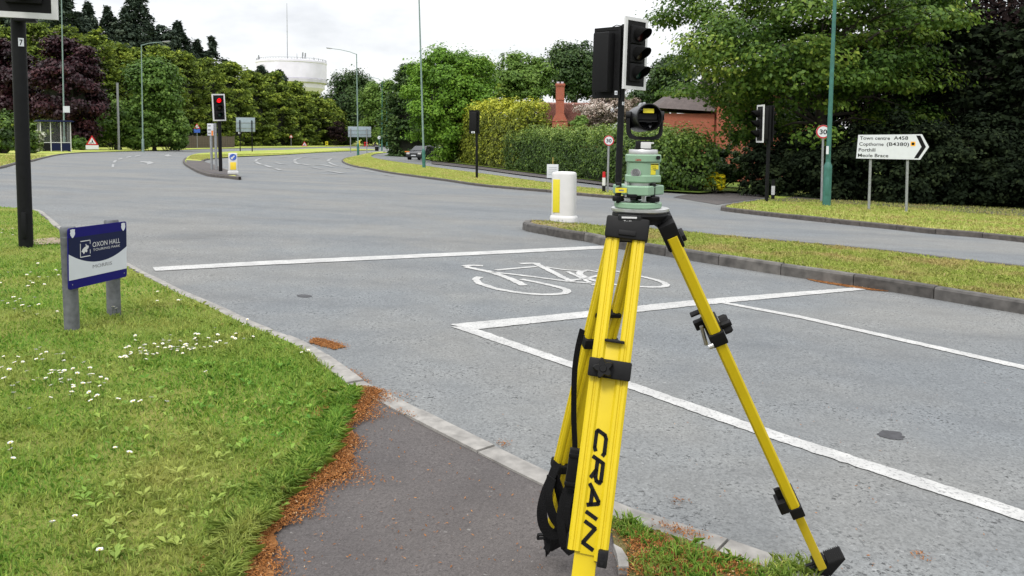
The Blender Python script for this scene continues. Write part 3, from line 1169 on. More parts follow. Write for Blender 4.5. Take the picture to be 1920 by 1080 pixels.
# ------------------------------------------------------------------ lamp posts
def lamp_post(base_px, top_px, label, h_off=.08, base_len=1.35, r_base=.115, arm=None, m='lamp_green', upper=None, extras=None, Y=None):
    if Y is None:
        b = gp(base_px[0], base_px[1], h_off)
    else:
        p = at(base_px[0], base_px[1], Y)
        b = Vector((p.x, Y, G(p.x, Y) + h_off))
    t = thing('lamp_post', label, 'lamp post', b, 0, 'lamp posts along the roads')
    tp_ = at(top_px[0], top_px[1], b.y) - b
    top = Vector(tp_)
    u = top / top.z
    mb = MB()
    mb.tube([u * -.15, u * (base_len - .1), u * base_len, u * (base_len + .12), u * (base_len + .13)], [r_base, r_base, r_base, r_base * .62, r_base * .6], 18)
    bs = mb.build('base', M[m], t)
    mb = MB()
    mb.box((0, -r_base - .003, base_len * .5), (r_base * .9, .012, base_len * .42), Matrix.Rotation(face_cam(b), 4, 'Z'), .004)
    mb.build('door', M[m], bs)
    mb = MB()
    mb.tube([u * (base_len + .1), u * (top.z * .5), u * top.z], [r_base * .6, r_base * .5, r_base * .38], 14)
    mb.build('column', M[upper or m], t)
    if arm:
        mb = MB()
        pts = [at(x, y, b.y) - b for x, y in arm]
        mb.tube([top * .995] + pts, [.045, .04, .038, .036][:len(pts) + 1], 10)
        br = mb.build('arm', M[upper or m], t)
        e = pts[-1]
        d = (pts[-1] - pts[-2]).normalized()
        mb = MB()
        Xl = Matrix.Translation(e + d * .35) @ d.to_track_quat('X', 'Z').to_matrix().to_4x4()
        mb.box((0, 0, 0), (.8, .3, .1), Xl, .04)
        ln = mb.build('lantern', M['galv'], t)
        mb = MB()
        mb.box((.08, 0, -.06), (.5, .22, .06), Xl, .02)
        mb.build('lantern_bowl', M['white_plastic'], ln)
    if extras:
        extras(t, b)
    return t


def plate_on_post(px, py, w, h):
    def f(t, b):
        k = mpp(b.y)
        c = at(px, py, b.y - .16) - b
        mb = MB()
        mb.box((0, 0, 0), (w * k, .01, h * k), Matrix.Translation(c) @ Matrix.Rotation(face_cam(b), 4, 'Z'))
        mb.build('notice_plate', M['sign_white'], t, None)
    return f


lamp_post((1549.5, 386.5), (1571, -140), 'teal green lamp post with a thick base on the right verge beside the speed sign', .1, 1.36, .135, extras=plate_on_post(1551.5, 281.5, 4.5, 15))
lamp_post((795, 314.5), (784, -60), 'tall green lamp post on the long middle verge in front of the parked car', .08, 1.35, .13, upper='lamp_grey')
lamp_post((671.5, 291), (668.5, 101), 'green lamp post with a long curved arm and grey lantern above the far verge', .08, 1.5, .17, arm=[(657, 97.5), (640, 93.5), (622, 91)], upper='lamp_grey')
lamp_post((716, 283), (716.5, 152), 'slim green lamp post beside the far bend below the trees', .0, 1.3, .14, arm=[(710, 148), (702, 146), (690, 146)], Y=150)
lamp_post((725.5, 281), (725, 178), 'thin distant green lamp post in front of pale trees', .0, 1.3, .14, Y=190)
lamp_post((121, 283), (114.5, -40), 'tall thin grey lamp post beside the bus shelter', .07, 1.3, .12, m='lamp_grey', upper='lamp_grey', extras=plate_on_post(124.5, 205, 11, 12))
lamp_post((268, 279), (265, 84), 'grey lamp post with arm standing among the roadside bushes', .05, 1.3, .13, arm=[(280, 81), (296, 79.5), (306, 78.5)], m='lamp_grey', upper='lamp_grey', Y=88)
# a bare concrete pole among the bushes
p = at(223, 281, 92)
b = Vector((p.x, 92, G(p.x, 92)))
pl = thing('wooden_pole', 'short pale pole rising out of the green bushes', 'pole', b)
mb = MB()
mb.tube([(0, 0, 0), (0, 0, at(223, 157, 92).z - b.z)], .13, 10)
mb.build('shaft', M['galv'], pl)
mb = MB()
mb.ring((0, 0, at(223, 157, 92).z - b.z - .01), (0, 0, at(223, 157, 92).z - b.z + .1), .15, .15, 10)
mb.build('cap', M['galv'], pl)

# ------------------------------------------------------------------ bollards
b = gp(1057, 415.5, .13)
k_ = mpp(b.y)
bo = thing('bollard', 'large white traffic bollard with a yellow panel on the island nose', 'bollard', b, face_cam(b, -18))
hgt = at(1058, 322, b.y).z - b.z
r_ = 22.5 * k_
mb = MB()
pol = []
for i in range(28):       # rounded D shaped plan: flat yellow face at the left, body rounded
    t = 2 * math.pi * i / 28
    e = 3.2
    c_, s_ = math.cos(t), math.sin(t)
    pol.append((r_ * math.copysign(abs(c_) ** (2 / e), c_), r_ * .78 * math.copysign(abs(s_) ** (2 / e), s_)))


def loft(mb, pol, prof):
    n = len(pol)
    vs_ = [(x * s, y * s, z) for s, z in prof for x, y in pol]
    fs = [list(range(n - 1, -1, -1)), [(len(prof) - 1) * n + i for i in range(n)]]
    for j in range(len(prof) - 1):
        fs += [(j * n + i, j * n + (i + 1) % n, (j + 1) * n + (i + 1) % n, (j + 1) * n + i) for i in range(n)]
    mb.add(vs_, fs)


loft(mb, pol, [(1.0, .1), (1.0, hgt - .06), (.985, hgt - .035), (.93, hgt - .012), (.75, hgt - .001), (.3, hgt + .006)])
mb.build('shell', M['white_plastic'], bo, 40)
mb = MB()
loft(mb, pol, [(1.13, .0), (1.13, .07), (1.1, .1), (1.0, .125)])
bs = mb.build('base', M['white_plastic'], bo, 40)
mb = MB()
for i in range(8):
    a = R(-150 + i * 17)
    mb.ring((r_ * 1.13 * math.cos(a), r_ * .88 * math.sin(a), .045), (r_ * 1.16 * math.cos(a), r_ * .92 * math.sin(a), .045), .01, .01, 8)
mb.build('bolt', M['galv'], bs)
mb = MB()
zc = (at(1045, 335, b.y).z + at(1045, 398, b.y).z) / 2 - b.z
mb.box((-.42 * r_, -r_ * .775, zc), (.6 * r_, .012, 62 * k_), None, .003)
mb.build('reflector_panel', M['label_yellow'], bo)

b = gp(437, 326, .1)
k_ = mpp(b.y)
bo = thing('keep_left_bollard', 'white bollard with blue arrow disc and yellow panel at the median tip', 'bollard', b, face_cam(b, 4))
hgt = at(437, 287, b.y).z - b.z
mb = MB()
mb.box((0, 0, hgt / 2), (15.5 * k_, .2, hgt), None, .03)
mb.box((0, 0, .05), (18.5 * k_, .26, .12), None, .02)
mb.build('shell', M['white_plastic'], bo)
mb = MB()
zd = at(437, 294.5, b.y).z - b.z
disc(mb, 0, zd, -.104, 6.3 * k_, 28)
dd = mb.build('arrow_disc', M['sign_blue'], bo, None)
mb = MB()
s_ = 6.3 * k_
mb.add([(x * s_, -.109, zd + z * s_) for x, z in ((-.62, -.62), (.12, -.62), (-.1, -.38), (.55, .28), (.28, .55), (-.38, -.1), (-.62, .12))], [(0, 1, 2, 3, 4, 5, 6)])
mb.build('arrow', M['white_paint'], dd, None)
mb = MB()
mb.box((0, -.103, at(437, 311, b.y).z - b.z), (10.5 * k_, .01, 14 * k_), None, .003)
mb.build('reflector_panel', mat('amber panel', (.72, .52, .03), .5, 0, .06, 10), bo)


# marker posts
def marker_post(px, py_base, py_top, w, label, bands, h=.1):
    b = gp(px, py_base, h)
    k = mpp(b.y)
    t = thing('marker_post', label, 'marker post', b, face_cam(b))
    hz = at(px, py_top, b.y).z - b.z
    for (a0, a1, m, nm) in bands:
        mb = MB()
        z0, z1 = hz * a0, hz * a1
        mb.ring((0, 0, z0), (0, 0, z1), w * k / 2, w * k / 2 * (1 if a1 < .98 else .8), 14)
        mb.build(nm, M[m], t)


marker_post(1132, 361, 322, 6.5, 'slim marker post banded black, white and red by the verge end', [(0, .34, 'black', 'foot_band'), (.34, .72, 'white_paint', 'white_band'), (.72, 1, 'red', 'red_top')], .08)
marker_post(1449, 375, 337, 6.5, 'low black marker post with a white band at the edge of the drive', [(0, .26, 'black', 'foot_band'), (.26, .7, 'white_paint', 'white_band'), (.7, 1, 'black', 'top_band')], .1)


# ------------------------------------------------------------------ signs
def round_sign(px, py, r_px, base, label, text, h=.1, pole_m='galv', pw=.04):
    b = gp(base[0], base[1], h)
    k = mpp(b.y)
    t = thing('speed_limit_sign', label, 'road sign', b)
    c = at(px, py, b.y) - b
    mb = MB()
    mb.tube([(0, .0, -.05), (c.x, 0, c.z + r_px * k * .6)], pw, 12)
    mb.build('post', M[pole_m], t)
    X = Matrix.Translation(c) @ Matrix.Rotation(face_cam(b, 3), 4, 'Z')
    r = r_px * k
    mb = MB()
    mb.ring((0, -.052, 0), (0, -.044, 0), r, r, 36, X=X)
    fc = mb.build('sign_face', M['sign_white'], t)
    mb = MB()
    disc(mb, 0, 0, -.0545, r * .985, 36, r * .8, X)
    mb.build('red_ring', M['red'], fc, None)
    mb = MB()
    add_text(mb, text, -r * .5, -r * .36, -.056, r * .72, r * 1.02, .022, X=X)
    mb.build('lettering', M['ink'], fc, None)
    return t


round_sign(1543.5, 247, 12.6, (1540, 379), 'round 30 speed limit sign on a grey post beside the green lamp post', '30', .1)
round_sign(1141.5, 263.5, 9.6, (1139, 361), 'small round 30 speed limit sign on a thin post in front of the long hedge', '30', .08)

# direction sign
b1, b2 = gp(1628.5, 393.5, .11), gp(1699, 397, .11)
b = (b1 + b2) / 2
k6 = mpp(b.y) / 6
ds = thing('direction_sign', 'white arrow shaped direction sign listing Town centre and Porthill on two grey posts', 'road sign', b, face_cam(b))
c = at(1670, 275, b.y) - b
RZ = Matrix.Rotation(-face_cam(b), 4, 'Z')


def dsx(x, y):
    return ((x - 480) * k6, (270 - y) * k6)


out = [dsx(142, 140), dsx(788, 129), dsx(862, 268), dsx(780, 410), dsx(128, 408)]
X = Matrix.Translation(RZ @ c) @ Matrix.Rotation(R(0), 4, 'Y')
mb = MB()
mb.prism(out, -.02, .01, X)
pn = mb.build('sign_panel', M['sign_white'], ds, None)
mb = MB()
mb.prism([dsx(135, 136), dsx(792, 124), dsx(868, 268), dsx(784, 415), dsx(121, 413)], -.012, .006, X)
mb.build('sign_edge', M['ink'], pn, None)
mb = MB()
mb.add([(x, -.023, z) for x, z in (dsx(730, 143), dsx(772, 143), dsx(832, 268), dsx(762, 395), dsx(718, 395), dsx(788, 268))], [(0, 1, 2, 5), (5, 2, 3, 4)], X)
mb.build('chevron', M['ink'], pn, None)
mb = MB()
for body_, x0, x1, yb, cap in (('Town centre', 160, 470, 194, 40), ('A458', 508, 652, 191, 40), ('Copthorne', 156, 408, 262, 40), ('(B4380)', 438, 664, 260, 40), ('Porthill', 152, 325, 328, 40), ('Meole Brace', 146, 460, 390, 40)):
    x_, z_ = dsx(x0, yb)
    add_text(mb, body_, x_, z_, -.0225, cap * k6, (x1 - x0) * k6, .012, X=X)
mb.build('lettering', M['ink'], pn, None)
mb = MB()
x_, z_ = dsx(703, 236)
mb.box((x_, -.0225, z_), (48 * k6, .002, 50 * k6), X)
sq = mb.build('route_symbol', mat('orange yellow symbol', (.75, .36, .02), .5, 0, .05, 10), pn, None)
mb = MB()
disc(mb, x_, z_, -.0245, 16 * k6, 20, None, X)
mb.build('symbol_dot', M['ink'], sq, None)
mb = MB()
mb.box((0, .022, dsx(0, 190)[1]), (620 * k6, .03, .05), X)
mb.box((0, .022, dsx(0, 350)[1]), (620 * k6, .03, .05), X)
mb.build('rail', M['galv'], ds)
for bb, tx in ((b1, 1633), (b2, 1702.5)):
    mb = MB()
    top = RZ @ (at(tx, 262, b.y) - b)
    q_ = at(proj(bb)[0], 394, b.y)
    foot = RZ @ (Vector((q_.x, b.y, G(q_.x, b.y) + .05)) - b)
    top.y, foot.y = .075, .075
    mb.tube([foot, top], .041, 14)
    ps = mb.build('post', M['galv'], ds)

# caravan park name sign
pb1, pb2 = gp(139, 616, .06), gp(215, 590, .06)
ctrp = (pb1 + pb2) / 2
TLp = at(124.6, 429, pb1.y - .1)
# the panel plane runs from the near post to the far one
dirp = Vector((pb2.x - pb1.x, pb2.y - pb1.y, 0))
TRp = at(234.3, 414.6, pb2.y + .08)
BLp = at(130, 543.5, pb1.y - .1)
BRp = at(238.8, 518.5, pb2.y + .08)
ns = thing('name_sign', 'blue and white Oxon Hall sign on two round grey posts in the grass', 'sign', ctrp)
ux = ((TRp + BRp) / 2 - (TLp + BLp) / 2)
ux.z = 0
PW = ux.length
ux.normalize()
PH = ((TLp - BLp).length + (TRp - BRp).length) / 2
uz = Vector((0, 0, 1))
uy = uz.cross(ux)          # points behind the panel
X = Matrix((ux, uy, uz)).transposed().to_4x4()
X.translation = (TLp + TRp + BLp + BRp) / 4 - ctrp
tilt = math.atan2((TRp.z + BRp.z - TLp.z - BLp.z) / 2, PW)
X = X @ Matrix.Rotation(-tilt * 1.0, 4, 'Y')
a_, h_ = PW / 2, PH / 2


def rr(w, h, r, n=5):
    out = []
    for cx, cz, t0 in ((w - r, h - r, 0), (-w + r, h - r, 90), (-w + r, -h + r, 180), (w - r, -h + r, 270)):
        for i in range(n + 1):
            t = R(t0 + 90 * i / n)
            out.append((cx + r * math.cos(t), cz + r * math.sin(t)))
    return out


mb = MB()
mb.prism(rr(a_, h_, .02), -.004, .004, X)
pan = mb.build('panel', M['royal'], ns, None)


def pu(u, v):
    return (-a_ + 2 * a_ * u, -h_ + 2 * h_ * v)


arc = [pu(u, .375 + .19 * ((u - .52) / .5) ** 2) for u in np.linspace(.003, .997, 21)]
mb = MB()
mb.add([(x, -.0052, z) for x, z in [pu(.003, .84), *arc, pu(.997, .84)]], [list(range(23))], X)
nv_ = mb.build('navy_field', M['navy'], pan, None)
mb = MB()
mb.add([(x, -.0052, z) for x, z in [*arc, pu(.997, .15), pu(.003, .15)]], [list(range(22, -1, -1))], X)
mb.build('white_field', M['sign_white'], pan, None)
mb = MB()
for body_, u0, u1, v0, cap, bold in (('OXON HALL', .385, .872, .635, .085, .003), ('TOURING PARK', .392, .872, .565, .042, .0)):
    x_, z_ = pu(u0, v0)
    add_text(mb, body_, x_, z_, -.0064, cap * 2 * h_, (u1 - u0) * 2 * a_, bold, X=X)
mb.build('lettering', M['white_paint'], nv_, None)
mb = MB()
# emblem: open square with a leaping hare
for st in ([pu(.19, .76), pu(.345, .76), pu(.345, .70)], [pu(.345, .60), pu(.345, .54)], [pu(.185, .72), pu(.185, .50), pu(.345, .50)]):
    stroke(mb, st, .006, -.0064, X)
hare = [(.2, .585), (.225, .575), (.235, .545), (.25, .555), (.262, .58), (.285, .565), (.3, .585), (.292, .61), (.315, .63), (.322, .665), (.305, .68), (.29, .675), (.278, .71), (.268, .705), (.275, .665), (.25, .655), (.22, .625)]
mb.add([(*[pu(u, v)[0]], -.0064, pu(u, v)[1]) for u, v in hare], [list(range(len(hare)))], X)
mb.build('emblem', M['white_paint'], nv_, None)
mb = MB()
x_, z_ = pu(.385, .275)
add_text(mb, 'MORRIS', x_, z_, -.0064, .062 * 2 * h_, .335 * 2 * a_, .0, X=X)
mb.build('grey_lettering', M['grey_ink'], pan, None)
mb = MB()
sh = [(-.5, .5), (-.3, .42), (-.18, .5), (.18, .5), (.3, .42), (.5, .5), (.42, .2), (.5, 0), (.42, -.25), (.2, -.5), (0, -.62), (-.2, -.5), (-.42, -.25), (-.5, 0), (-.42, .2)]
for u_, v_ in ((.065, .915), (.935, .915)):
    x_, z_ = pu(u_, v_)
    mb = MB()
    mb.add([(x_ + p[0] * .052, -.006, z_ + p[1] * .056) for p in sh], [list(range(len(sh)))], X)
    mb.build('shield', M['sign_white'], pan, None)
mb = MB()
for u_, v_ in ((.055, .075), (.945, .075)):
    x_, z_ = pu(u_, v_)
    disc(mb, x_, z_, -.0062, .005, 10, None, X)
mb.build('screw', M['galv'], pan, None)
for bb, tpx, r_ in ((pb1, (127, 425), .05), (pb2, (208.5, 412), .05)):
    mb = MB()
    tz = at(tpx[0], tpx[1], bb.y).z - ctrp.z
    tx = at(tpx[0], tpx[1], bb.y)
    o_ = Vector((bb.x, bb.y, bb.z)) - ctrp
    t_ = Vector((tx.x, bb.y, tx.z)) - ctrp
    for q_ in (o_, t_):
        gap_ = q_.dot(uy) - X.translation.dot(uy)
        q_ += uy * max(0.0, .056 - gap_)
    d_ = t_ - o_
    mb.tube([o_ - d_ * .1, o_ + d_ * .93, o_ + d_ * .935, o_ + d_ * .985, t_], [r_, r_, r_ * 1.04, r_ * 1.04, r_ * .93], 20)
    mb.build('post', M['post_grey'], ns)
    for q in (.4, .9):
        mb = MB()
        mb.ring(o_ + d_ * q - d_ * .006, o_ + d_ * q + d_ * .006, r_ * 1.02, r_ * 1.02, 20)
        mb.build('strap_band', M['post_grey'], ns)

# notice on a cane beside the service road
b = gp(1036, 341, .08)
k_ = mpp(b.y)
nb = thing('notice_board', 'small plain white notice on a thin cane beside the hedge', 'notice', b, face_cam(b, -4))
mb = MB()
z1 = at(1037, 308, b.y).z - b.z
z0 = at(1037, 334, b.y).z - b.z
mb.box((0, -.03, (z0 + z1) / 2), (21.5 * k_, .012, z1 - z0), None, .004)
mb.build('board', M['sign_white'], nb)
mb = MB()
for i in range(5):
    mb.box((0, -.0372, z0 + (z1 - z0) * (.25 + .13 * i)), (15 * k_, .001, .018))
mb.build('print_line', M['grey_ink'], nb, None)
mb = MB()
mb.tube([(0, 0, -.1), (.01, 0, at(1038, 295, b.y).z - b.z)], .018, 8)
mb.build('cane', mat('bamboo', (.4, .3, .08), .7), nb)


# triangular warning signs
def tri_sign(base, apex, half, label, plate=False, post=None, figure=True, Y=None, h=.07):
    b = gp(*base, h)
    k = mpp(b.y)
    t = thing('roadworks_sign' if post is None else 'warning_sign', label, 'road sign', b, face_cam(b))
    za = at(apex[0], apex[1], b.y).z - b.z
    s = half * 2 * k
    zb = za - s * .87
    mb = MB()
    mb.prism([(-s / 2, zb), (s / 2, zb), (0, za)], -.01, .01)
    pf = mb.build('triangle', M['red'], t, None)
    mb = MB()
    f = .66
    cz = zb + s * .29
    mb.add([(x * f, -.013, cz + (z - cz) * f) for x, z in ((-s / 2, zb), (s / 2, zb), (0, za))], [(0, 1, 2)])
    mb.build('triangle_field', M['sign_white'], pf, None)
    if figure:
        mb = MB()
        q = s * .5
        disc(mb, .02 * q, cz + .3 * q, -.016, .07 * q, 10)
        mb.add([(x * q, -.016, cz + z * q) for x, z in ((-.02, .22), (.12, .2), (.16, -.02), (.26, -.3), (.16, -.3), (.04, -.06), (-.06, -.3), (-.16, -.3), (-.04, 0))], [tuple(range(9))])
        mb.add([(x * q, -.016, cz + z * q) for x, z in ((-.45, -.3), (-.15, -.3), (-.26, -.12), (-.36, -.14))], [(0, 1, 2, 3)])
        mb.build('figure', M['ink'], pf, None)
    if plate:
        mb = MB()
        mb.box((0, .0, zb - .5 * s * .4), (s * 1.02, .015, s * .36))
        mb.build('plate', M['sign_white'], t, None)
    mb = MB()
    if post is None:
        for q in (-.4, .4):
            mb.tube([(q * s, .02, zb + .02), (q * s, .03, 0)], .015, 6)
            mb.tube([(q * s, .02, zb + .02), (q * s, .35, 0)], .015, 6)
        mb.build('frame_leg', M['galv'], t)
    else:
        mb.tube([(0, .04, 0), (0, .04, za - .1)], .04, 8)
        mb.build('post', M['galv'], t)
    return t, b, k, zb, s


tri_sign((173, 282), (175, 253.5), 10.5, 'red triangle roadworks sign above a white plate on the grass by the shelter', True)
tri_sign((571, 276.5), (571, 264.5), 5.5, 'small red triangle roadworks sign under the hedge trees')
tri_sign((703.5, 274), (703.5, 265), 4.5, 'tiny pale triangle roadworks sign in front of the far trees', figure=False)
tri_sign((546, 275), (546, 252), 3.5, 'dark triangular warning sign on a post at the foot of the tall hedge', post=1, figure=False)
t, b, k, zb, s = tri_sign((370, 278), (369, 231), 5.8, 'red triangle sign over a blue panel on a thin grey post', post=1)
mb = MB()
mb.box((0, -.002, zb - 4 * k), (11 * k, .02, 7 * k))
mb.build('blue_panel', M['sign_blue'], t, None)


# backs of two large direction signs, and a small sign with two posts
def big_back(x0, x1, y0, y1, posts, label, post_m, name='large_direction_sign', h=.08, extra=None):
    b1, b2 = gp(*posts[0], h), gp(*posts[1], h)
    b = (b1 + b2) / 2
    k = mpp(b.y)
    t = thing(name, label, 'road sign', b, face_cam(b))
    RZ = Matrix.Rotation(-face_cam(b), 4, 'Z')
    c = RZ @ (at((x0 + x1) / 2, (y0 + y1) / 2, b.y) - b)
    w, hh = (x1 - x0) * k, (y1 - y0) * k
    mb = MB()
    mb.box((c.x, .0, c.z), (w, .03, hh), None, .01)
    pn = mb.build('sign_panel', M['board_back'], t)
    for q in (-.25, .12):
        mb = MB()
        mb.box((c.x, -.035, c.z + q * hh), (w * .97, .04, .06))
        mb.build('stiffener', M['galv'], pn)
    mb = MB()
    mb.frame(w, hh, .04, -.03, .02, c.x, c.z)
    mb.build('panel_edge', M['galv'], pn, None)
    for bb in (b1, b2):
        q = RZ @ (bb - b)
        mb = MB()
        mb.tube([(q.x, -.1, -.1), (q.x, -.1, c.z + hh * .3)], .07, 10)
        mb.build('post', M[post_m], t)
    return t, b, k, c


t, b, k, c = big_back(443.5, 477.5, 220, 247, [(450.5, 283.5), (473, 284.5)], 'grey back of a large direction sign on two black posts beyond the red signal', 'pole_black')
t2 = thing('round_post_sign', 'tiny round white sign on the black post of the far grey signboard', 'road sign', at(449, 249, b.y - .3))
mb = MB()
mb.ring((0, 0, 0), (0, .02, 0), 3 * k, 3 * k, 20)
disk = mb.build('disc', M['sign_white'], t2)
mb = MB()
disc(mb, 0, 0, -.004, 3 * k, 20, 2.4 * k)
mb.build('rim', M['ink'], disk, None)
big_back(653, 695.5, 237, 257, [(659, 281.5), (690, 291)], 'pale grey back of a wide direction sign in front of the far grey fence', 'galv')
# small pale sign with two posts
b1, b2 = gp(397, 317, .1), gp(405, 319, .1)
b = (b1 + b2) / 2
k = mpp(b.y)
t = thing('small_direction_sign', 'small pale sign with an orange square on two grey posts beside the red signal', 'road sign', b, face_cam(b))
c = at(395, 243, b.y) - b
mb = MB()
mb.box((c.x, 0, c.z), (11 * k, .03, 22.5 * k), None, .006)
pn = mb.build('sign_panel', M['sign_white'], t)
mb = MB()
mb.box((c.x + 3 * k, -.0165, c.z - 6.5 * k), (3.2 * k, .003, 9 * k))
mb.build('orange_patch', M['amber_strip'], pn, None)
mb = MB()
for q in (7, -.5, -7):
    mb.box((c.x - 2 * k, -.0165, c.z + q * k), (5 * k, .003, 2.2 * k))
mb.build('print_block', M['grey_ink'], pn, None)
for q, tz in ((-3.3 * k, c.z), (4.5 * k, at(403, 231, b.y).z - b.z)):
    mb = MB()
    mb.tube([(q, .05, -.1), (q - .02, .05, tz)], .055, 10)
    mb.build('post', M['galv'], t)
# small round sign on short post before the bushes
b = gp(253, 281, .07)
k = mpp(b.y)
t = thing('small_round_sign', 'tiny white round sign on a dark post in front of the green bushes', 'road sign', b, face_cam(b))
z = at(252, 245, b.y).z - b.z
mb = MB()
mb.tube([(0, .03, 0), (-.02, .03, z)], .05, 8)
mb.build('post', M['pole_black'], t)
mb = MB()
mb.ring((0, -.03, z), (0, -.01, z), 2.8 * k, 2.8 * k, 18)
mb.build('disc', M['sign_white'], t)
# three small things at the far bend
b = gp(711, 279, .05)
k = mpp(b.y)
t = thing('round_post_sign', 'round white sign on a slim post at the far bend', 'road sign', b, face_cam(b))
z = at(711, 258, b.y).z - b.z
mb = MB()
mb.tube([(0, .05, 0), (0, .05, z + .5)], .07, 8)
mb.build('post', M['lamp_green'], t)
mb = MB()
mb.ring((0, -.03, z), (0, -.01, z), 3 * k, 3 * k, 18)
mb.build('disc', M['sign_white'], t)
b = gp(706.5, 283, .08)
k = mpp(b.y)
t = thing('litter_bin', 'small dark bin standing at the tip of the far verge', 'bin', b)
mb = MB()
mb.lathe([(.3, 0), (.34, .1), (.36, .9), (.3, 1.0), (.0, 1.05)], 16)
mb.build('body', M['black'], t)
mb = MB()
mb.lathe([(.37, .78), (.38, .8), (.38, .9), (.37, .92)], 16)
mb.build('band', M['galv'], t)

# ------------------------------------------------------------------ palisade fence and barriers at the far end
f0, f1 = gp(612, 272, .05), gp(667, 271.5, .05)
f0, f1 = Vector((at(612, 272, 225).x, 225, 0)), Vector((at(668, 272, 225).x, 225, 0))
f0.z, f1.z = G(f0.x, 225), G(f1.x, 225)
zt = at(640, 255.5, 225).z - f0.z
pf = thing('palisade_fence', 'grey steel palisade fence beyond the far bend', 'fence', f0)
L = (f1 - f0).length
mb = MB()
n = int(L / .16)
for i in range(n):
    mb.prism([(i * .16, .1), (i * .16 + .1, .1), (i * .16 + .1, zt - .12), (i * .16 + .05, zt), (i * .16, zt - .12)], 0, .015)
o = mb.build('pales', M['pale_steel'], pf, None)
o['kind'] = 'stuff'
mb = MB()
mb.box((L / 2, .04, zt * .25), (L, .04, .06))
mb.build('rail', M['pale_steel'], pf)
mb = MB()
mb.box((L / 2, .04, zt * .8), (L, .04, .06))
mb.build('rail', M['pale_steel'], pf)
for i in range(5):
    mb = MB()
    mb.box((L * i / 4, .08, zt / 2), (.1, .1, zt))
    mb.build('post', M['pale_steel'], pf)
for x, y, w, h, m, lab in ((612.5, 269.5, 5, 9, 'label_yellow', 'yellow barrier at the left end of the grey palisade fence'), (686, 270, 7, 8, 'red', 'orange red barrier by the roadworks under the far trees'),
                           (673.5, 269, 2.5, 9, 'label_yellow', 'slim yellow barrier post beside the wide grey signboard')):
    p = at(x, y, 190)
    b = Vector((p.x, 190, G(p.x, 190) + .05))
    k = mpp(190)
    t = thing('roadworks_barrier', lab, 'barrier', b)
    zz = at(x, y - h / 2, 190).z - b.z
    for q in (.35, .85):
        mb = MB()
        mb.box((0, 0, zz * q), (w * k, .06, zz * .28))
        mb.build('board', M[m], t, None)
    for q in (-.4, .4):
        mb = MB()
        mb.box((q * w * k, .05, zz / 2), (.12, .1, zz))
        mb.build('leg', M[m], t, None)

# ------------------------------------------------------------------ bus shelter
b = gp(103, 284, .07)
k = mpp(b.y)
bs = thing('bus_shelter', 'glazed bus shelter with thin white posts, blue roof edge and dark base', 'bus shelter', b, face_cam(b, 14))
W_, D_, Hh = 50 * k, 18 * k, 56 * k
mb = MB()
mb.box((0, 0, Hh), (W_ + .5, D_ + .6, .1), None, .02)
mb.box((0, 0, Hh + .07), (W_ + .3, D_ + .3, .08), None, .02)
mb.build('roof', M['navy'], bs)
gl, nt, bb_ = new_mat('scratched glazing')
bb_.inputs['Base Color'].default_value = (.12, .13, .13, 1)
bb_.inputs['Roughness'].default_value = .25
bb_.inputs['Alpha'].default_value = .12
for sx in (-.5, -.17, .17, .5):
    mb = MB()
    mb.box((sx * W_, -D_ / 2, Hh / 2), (.07, .07, Hh))
    mb.build('post', M['white_paint'], bs, None)
for sx in (-.5, .5):
    mb = MB()
    mb.box((sx * W_, D_ / 2, Hh / 2), (.08, .08, Hh))
    mb.build('post', M['galv'], bs, None)
for i, sx in enumerate((-.335, 0, .335)):
    for yy, nm in ((-D_ / 2, 'front_pane'), (D_ / 2, 'back_pane')):
        mb = MB()
        mb.box((sx * W_, yy, Hh * .63), (W_ * .32, .01, Hh * .66))
        mb.build(nm, gl, bs, None)
        mb = MB()
        mb.box((sx * W_, yy, Hh * .15), (W_ * .325, .04, Hh * .26))
        mb.build('base_panel', M['navy'] if i > 0 else M['rubber_dull'], bs, None)
        mb = MB()
        mb.box((sx * W_, yy, Hh * .3), (W_ * .325, .05, .05))
        mb.build('rail', M['white_paint'], bs, None)
for sx in (-.5, .5):
    for j in (-.25, .25):
        mb = MB()
        mb.box((sx * W_, j * D_, Hh * .63), (.01, D_ * .44, Hh * .66))
        mb.build('end_pane', gl, bs, None)
    mb = MB()
    mb.box((sx * W_, 0, Hh * .15), (.05, D_ * .95, Hh * .3))
    mb.build('end_panel', M['navy'], bs, None)
    mb = MB()
    mb.box((sx * W_, 0, Hh * .65), (.05, .05, Hh * .7))
    mb.build('end_mullion', M['galv'], bs, None)
mb = MB()
mb.box((0, D_ * .3, .5), (W_ * .8, .3, .06))
mb.box((-W_ * .3, D_ * .3, .25), (.06, .2, .5))
mb.box((W_ * .3, D_ * .3, .25), (.06, .2, .5))
mb.build('bench', M['wood'], bs)

# ------------------------------------------------------------------ parked car
b = gp(790, 300, 0)
k = mpp(b.y)
car = thing('parked_car', 'small black car parked under the trees on the service road', 'car', b, face_cam(b, -24))
car.scale = (1.25, 1.2, 1.25)
cw, cl, chh = 1.72, 3.9, 1.5
mb = MB()
prof = [(-1.95, .3), (-1.97, .55), (-1.9, .72), (-1.7, .84), (-1.0, .95), (-.25, 1.38), (.0, 1.46), (1.1, 1.46), (1.55, 1.3), (1.88, .95), (1.93, .6), (1.9, .3)]
n = len(prof)
xs_ = [(-.5, 1), (-.47, 1), (.47, 1), (.5, 1)]


def car_x(s, z):
    tum = 1 if z < .95 else 1 - .26 * (z - .95) / .5
    return s * cw * tum


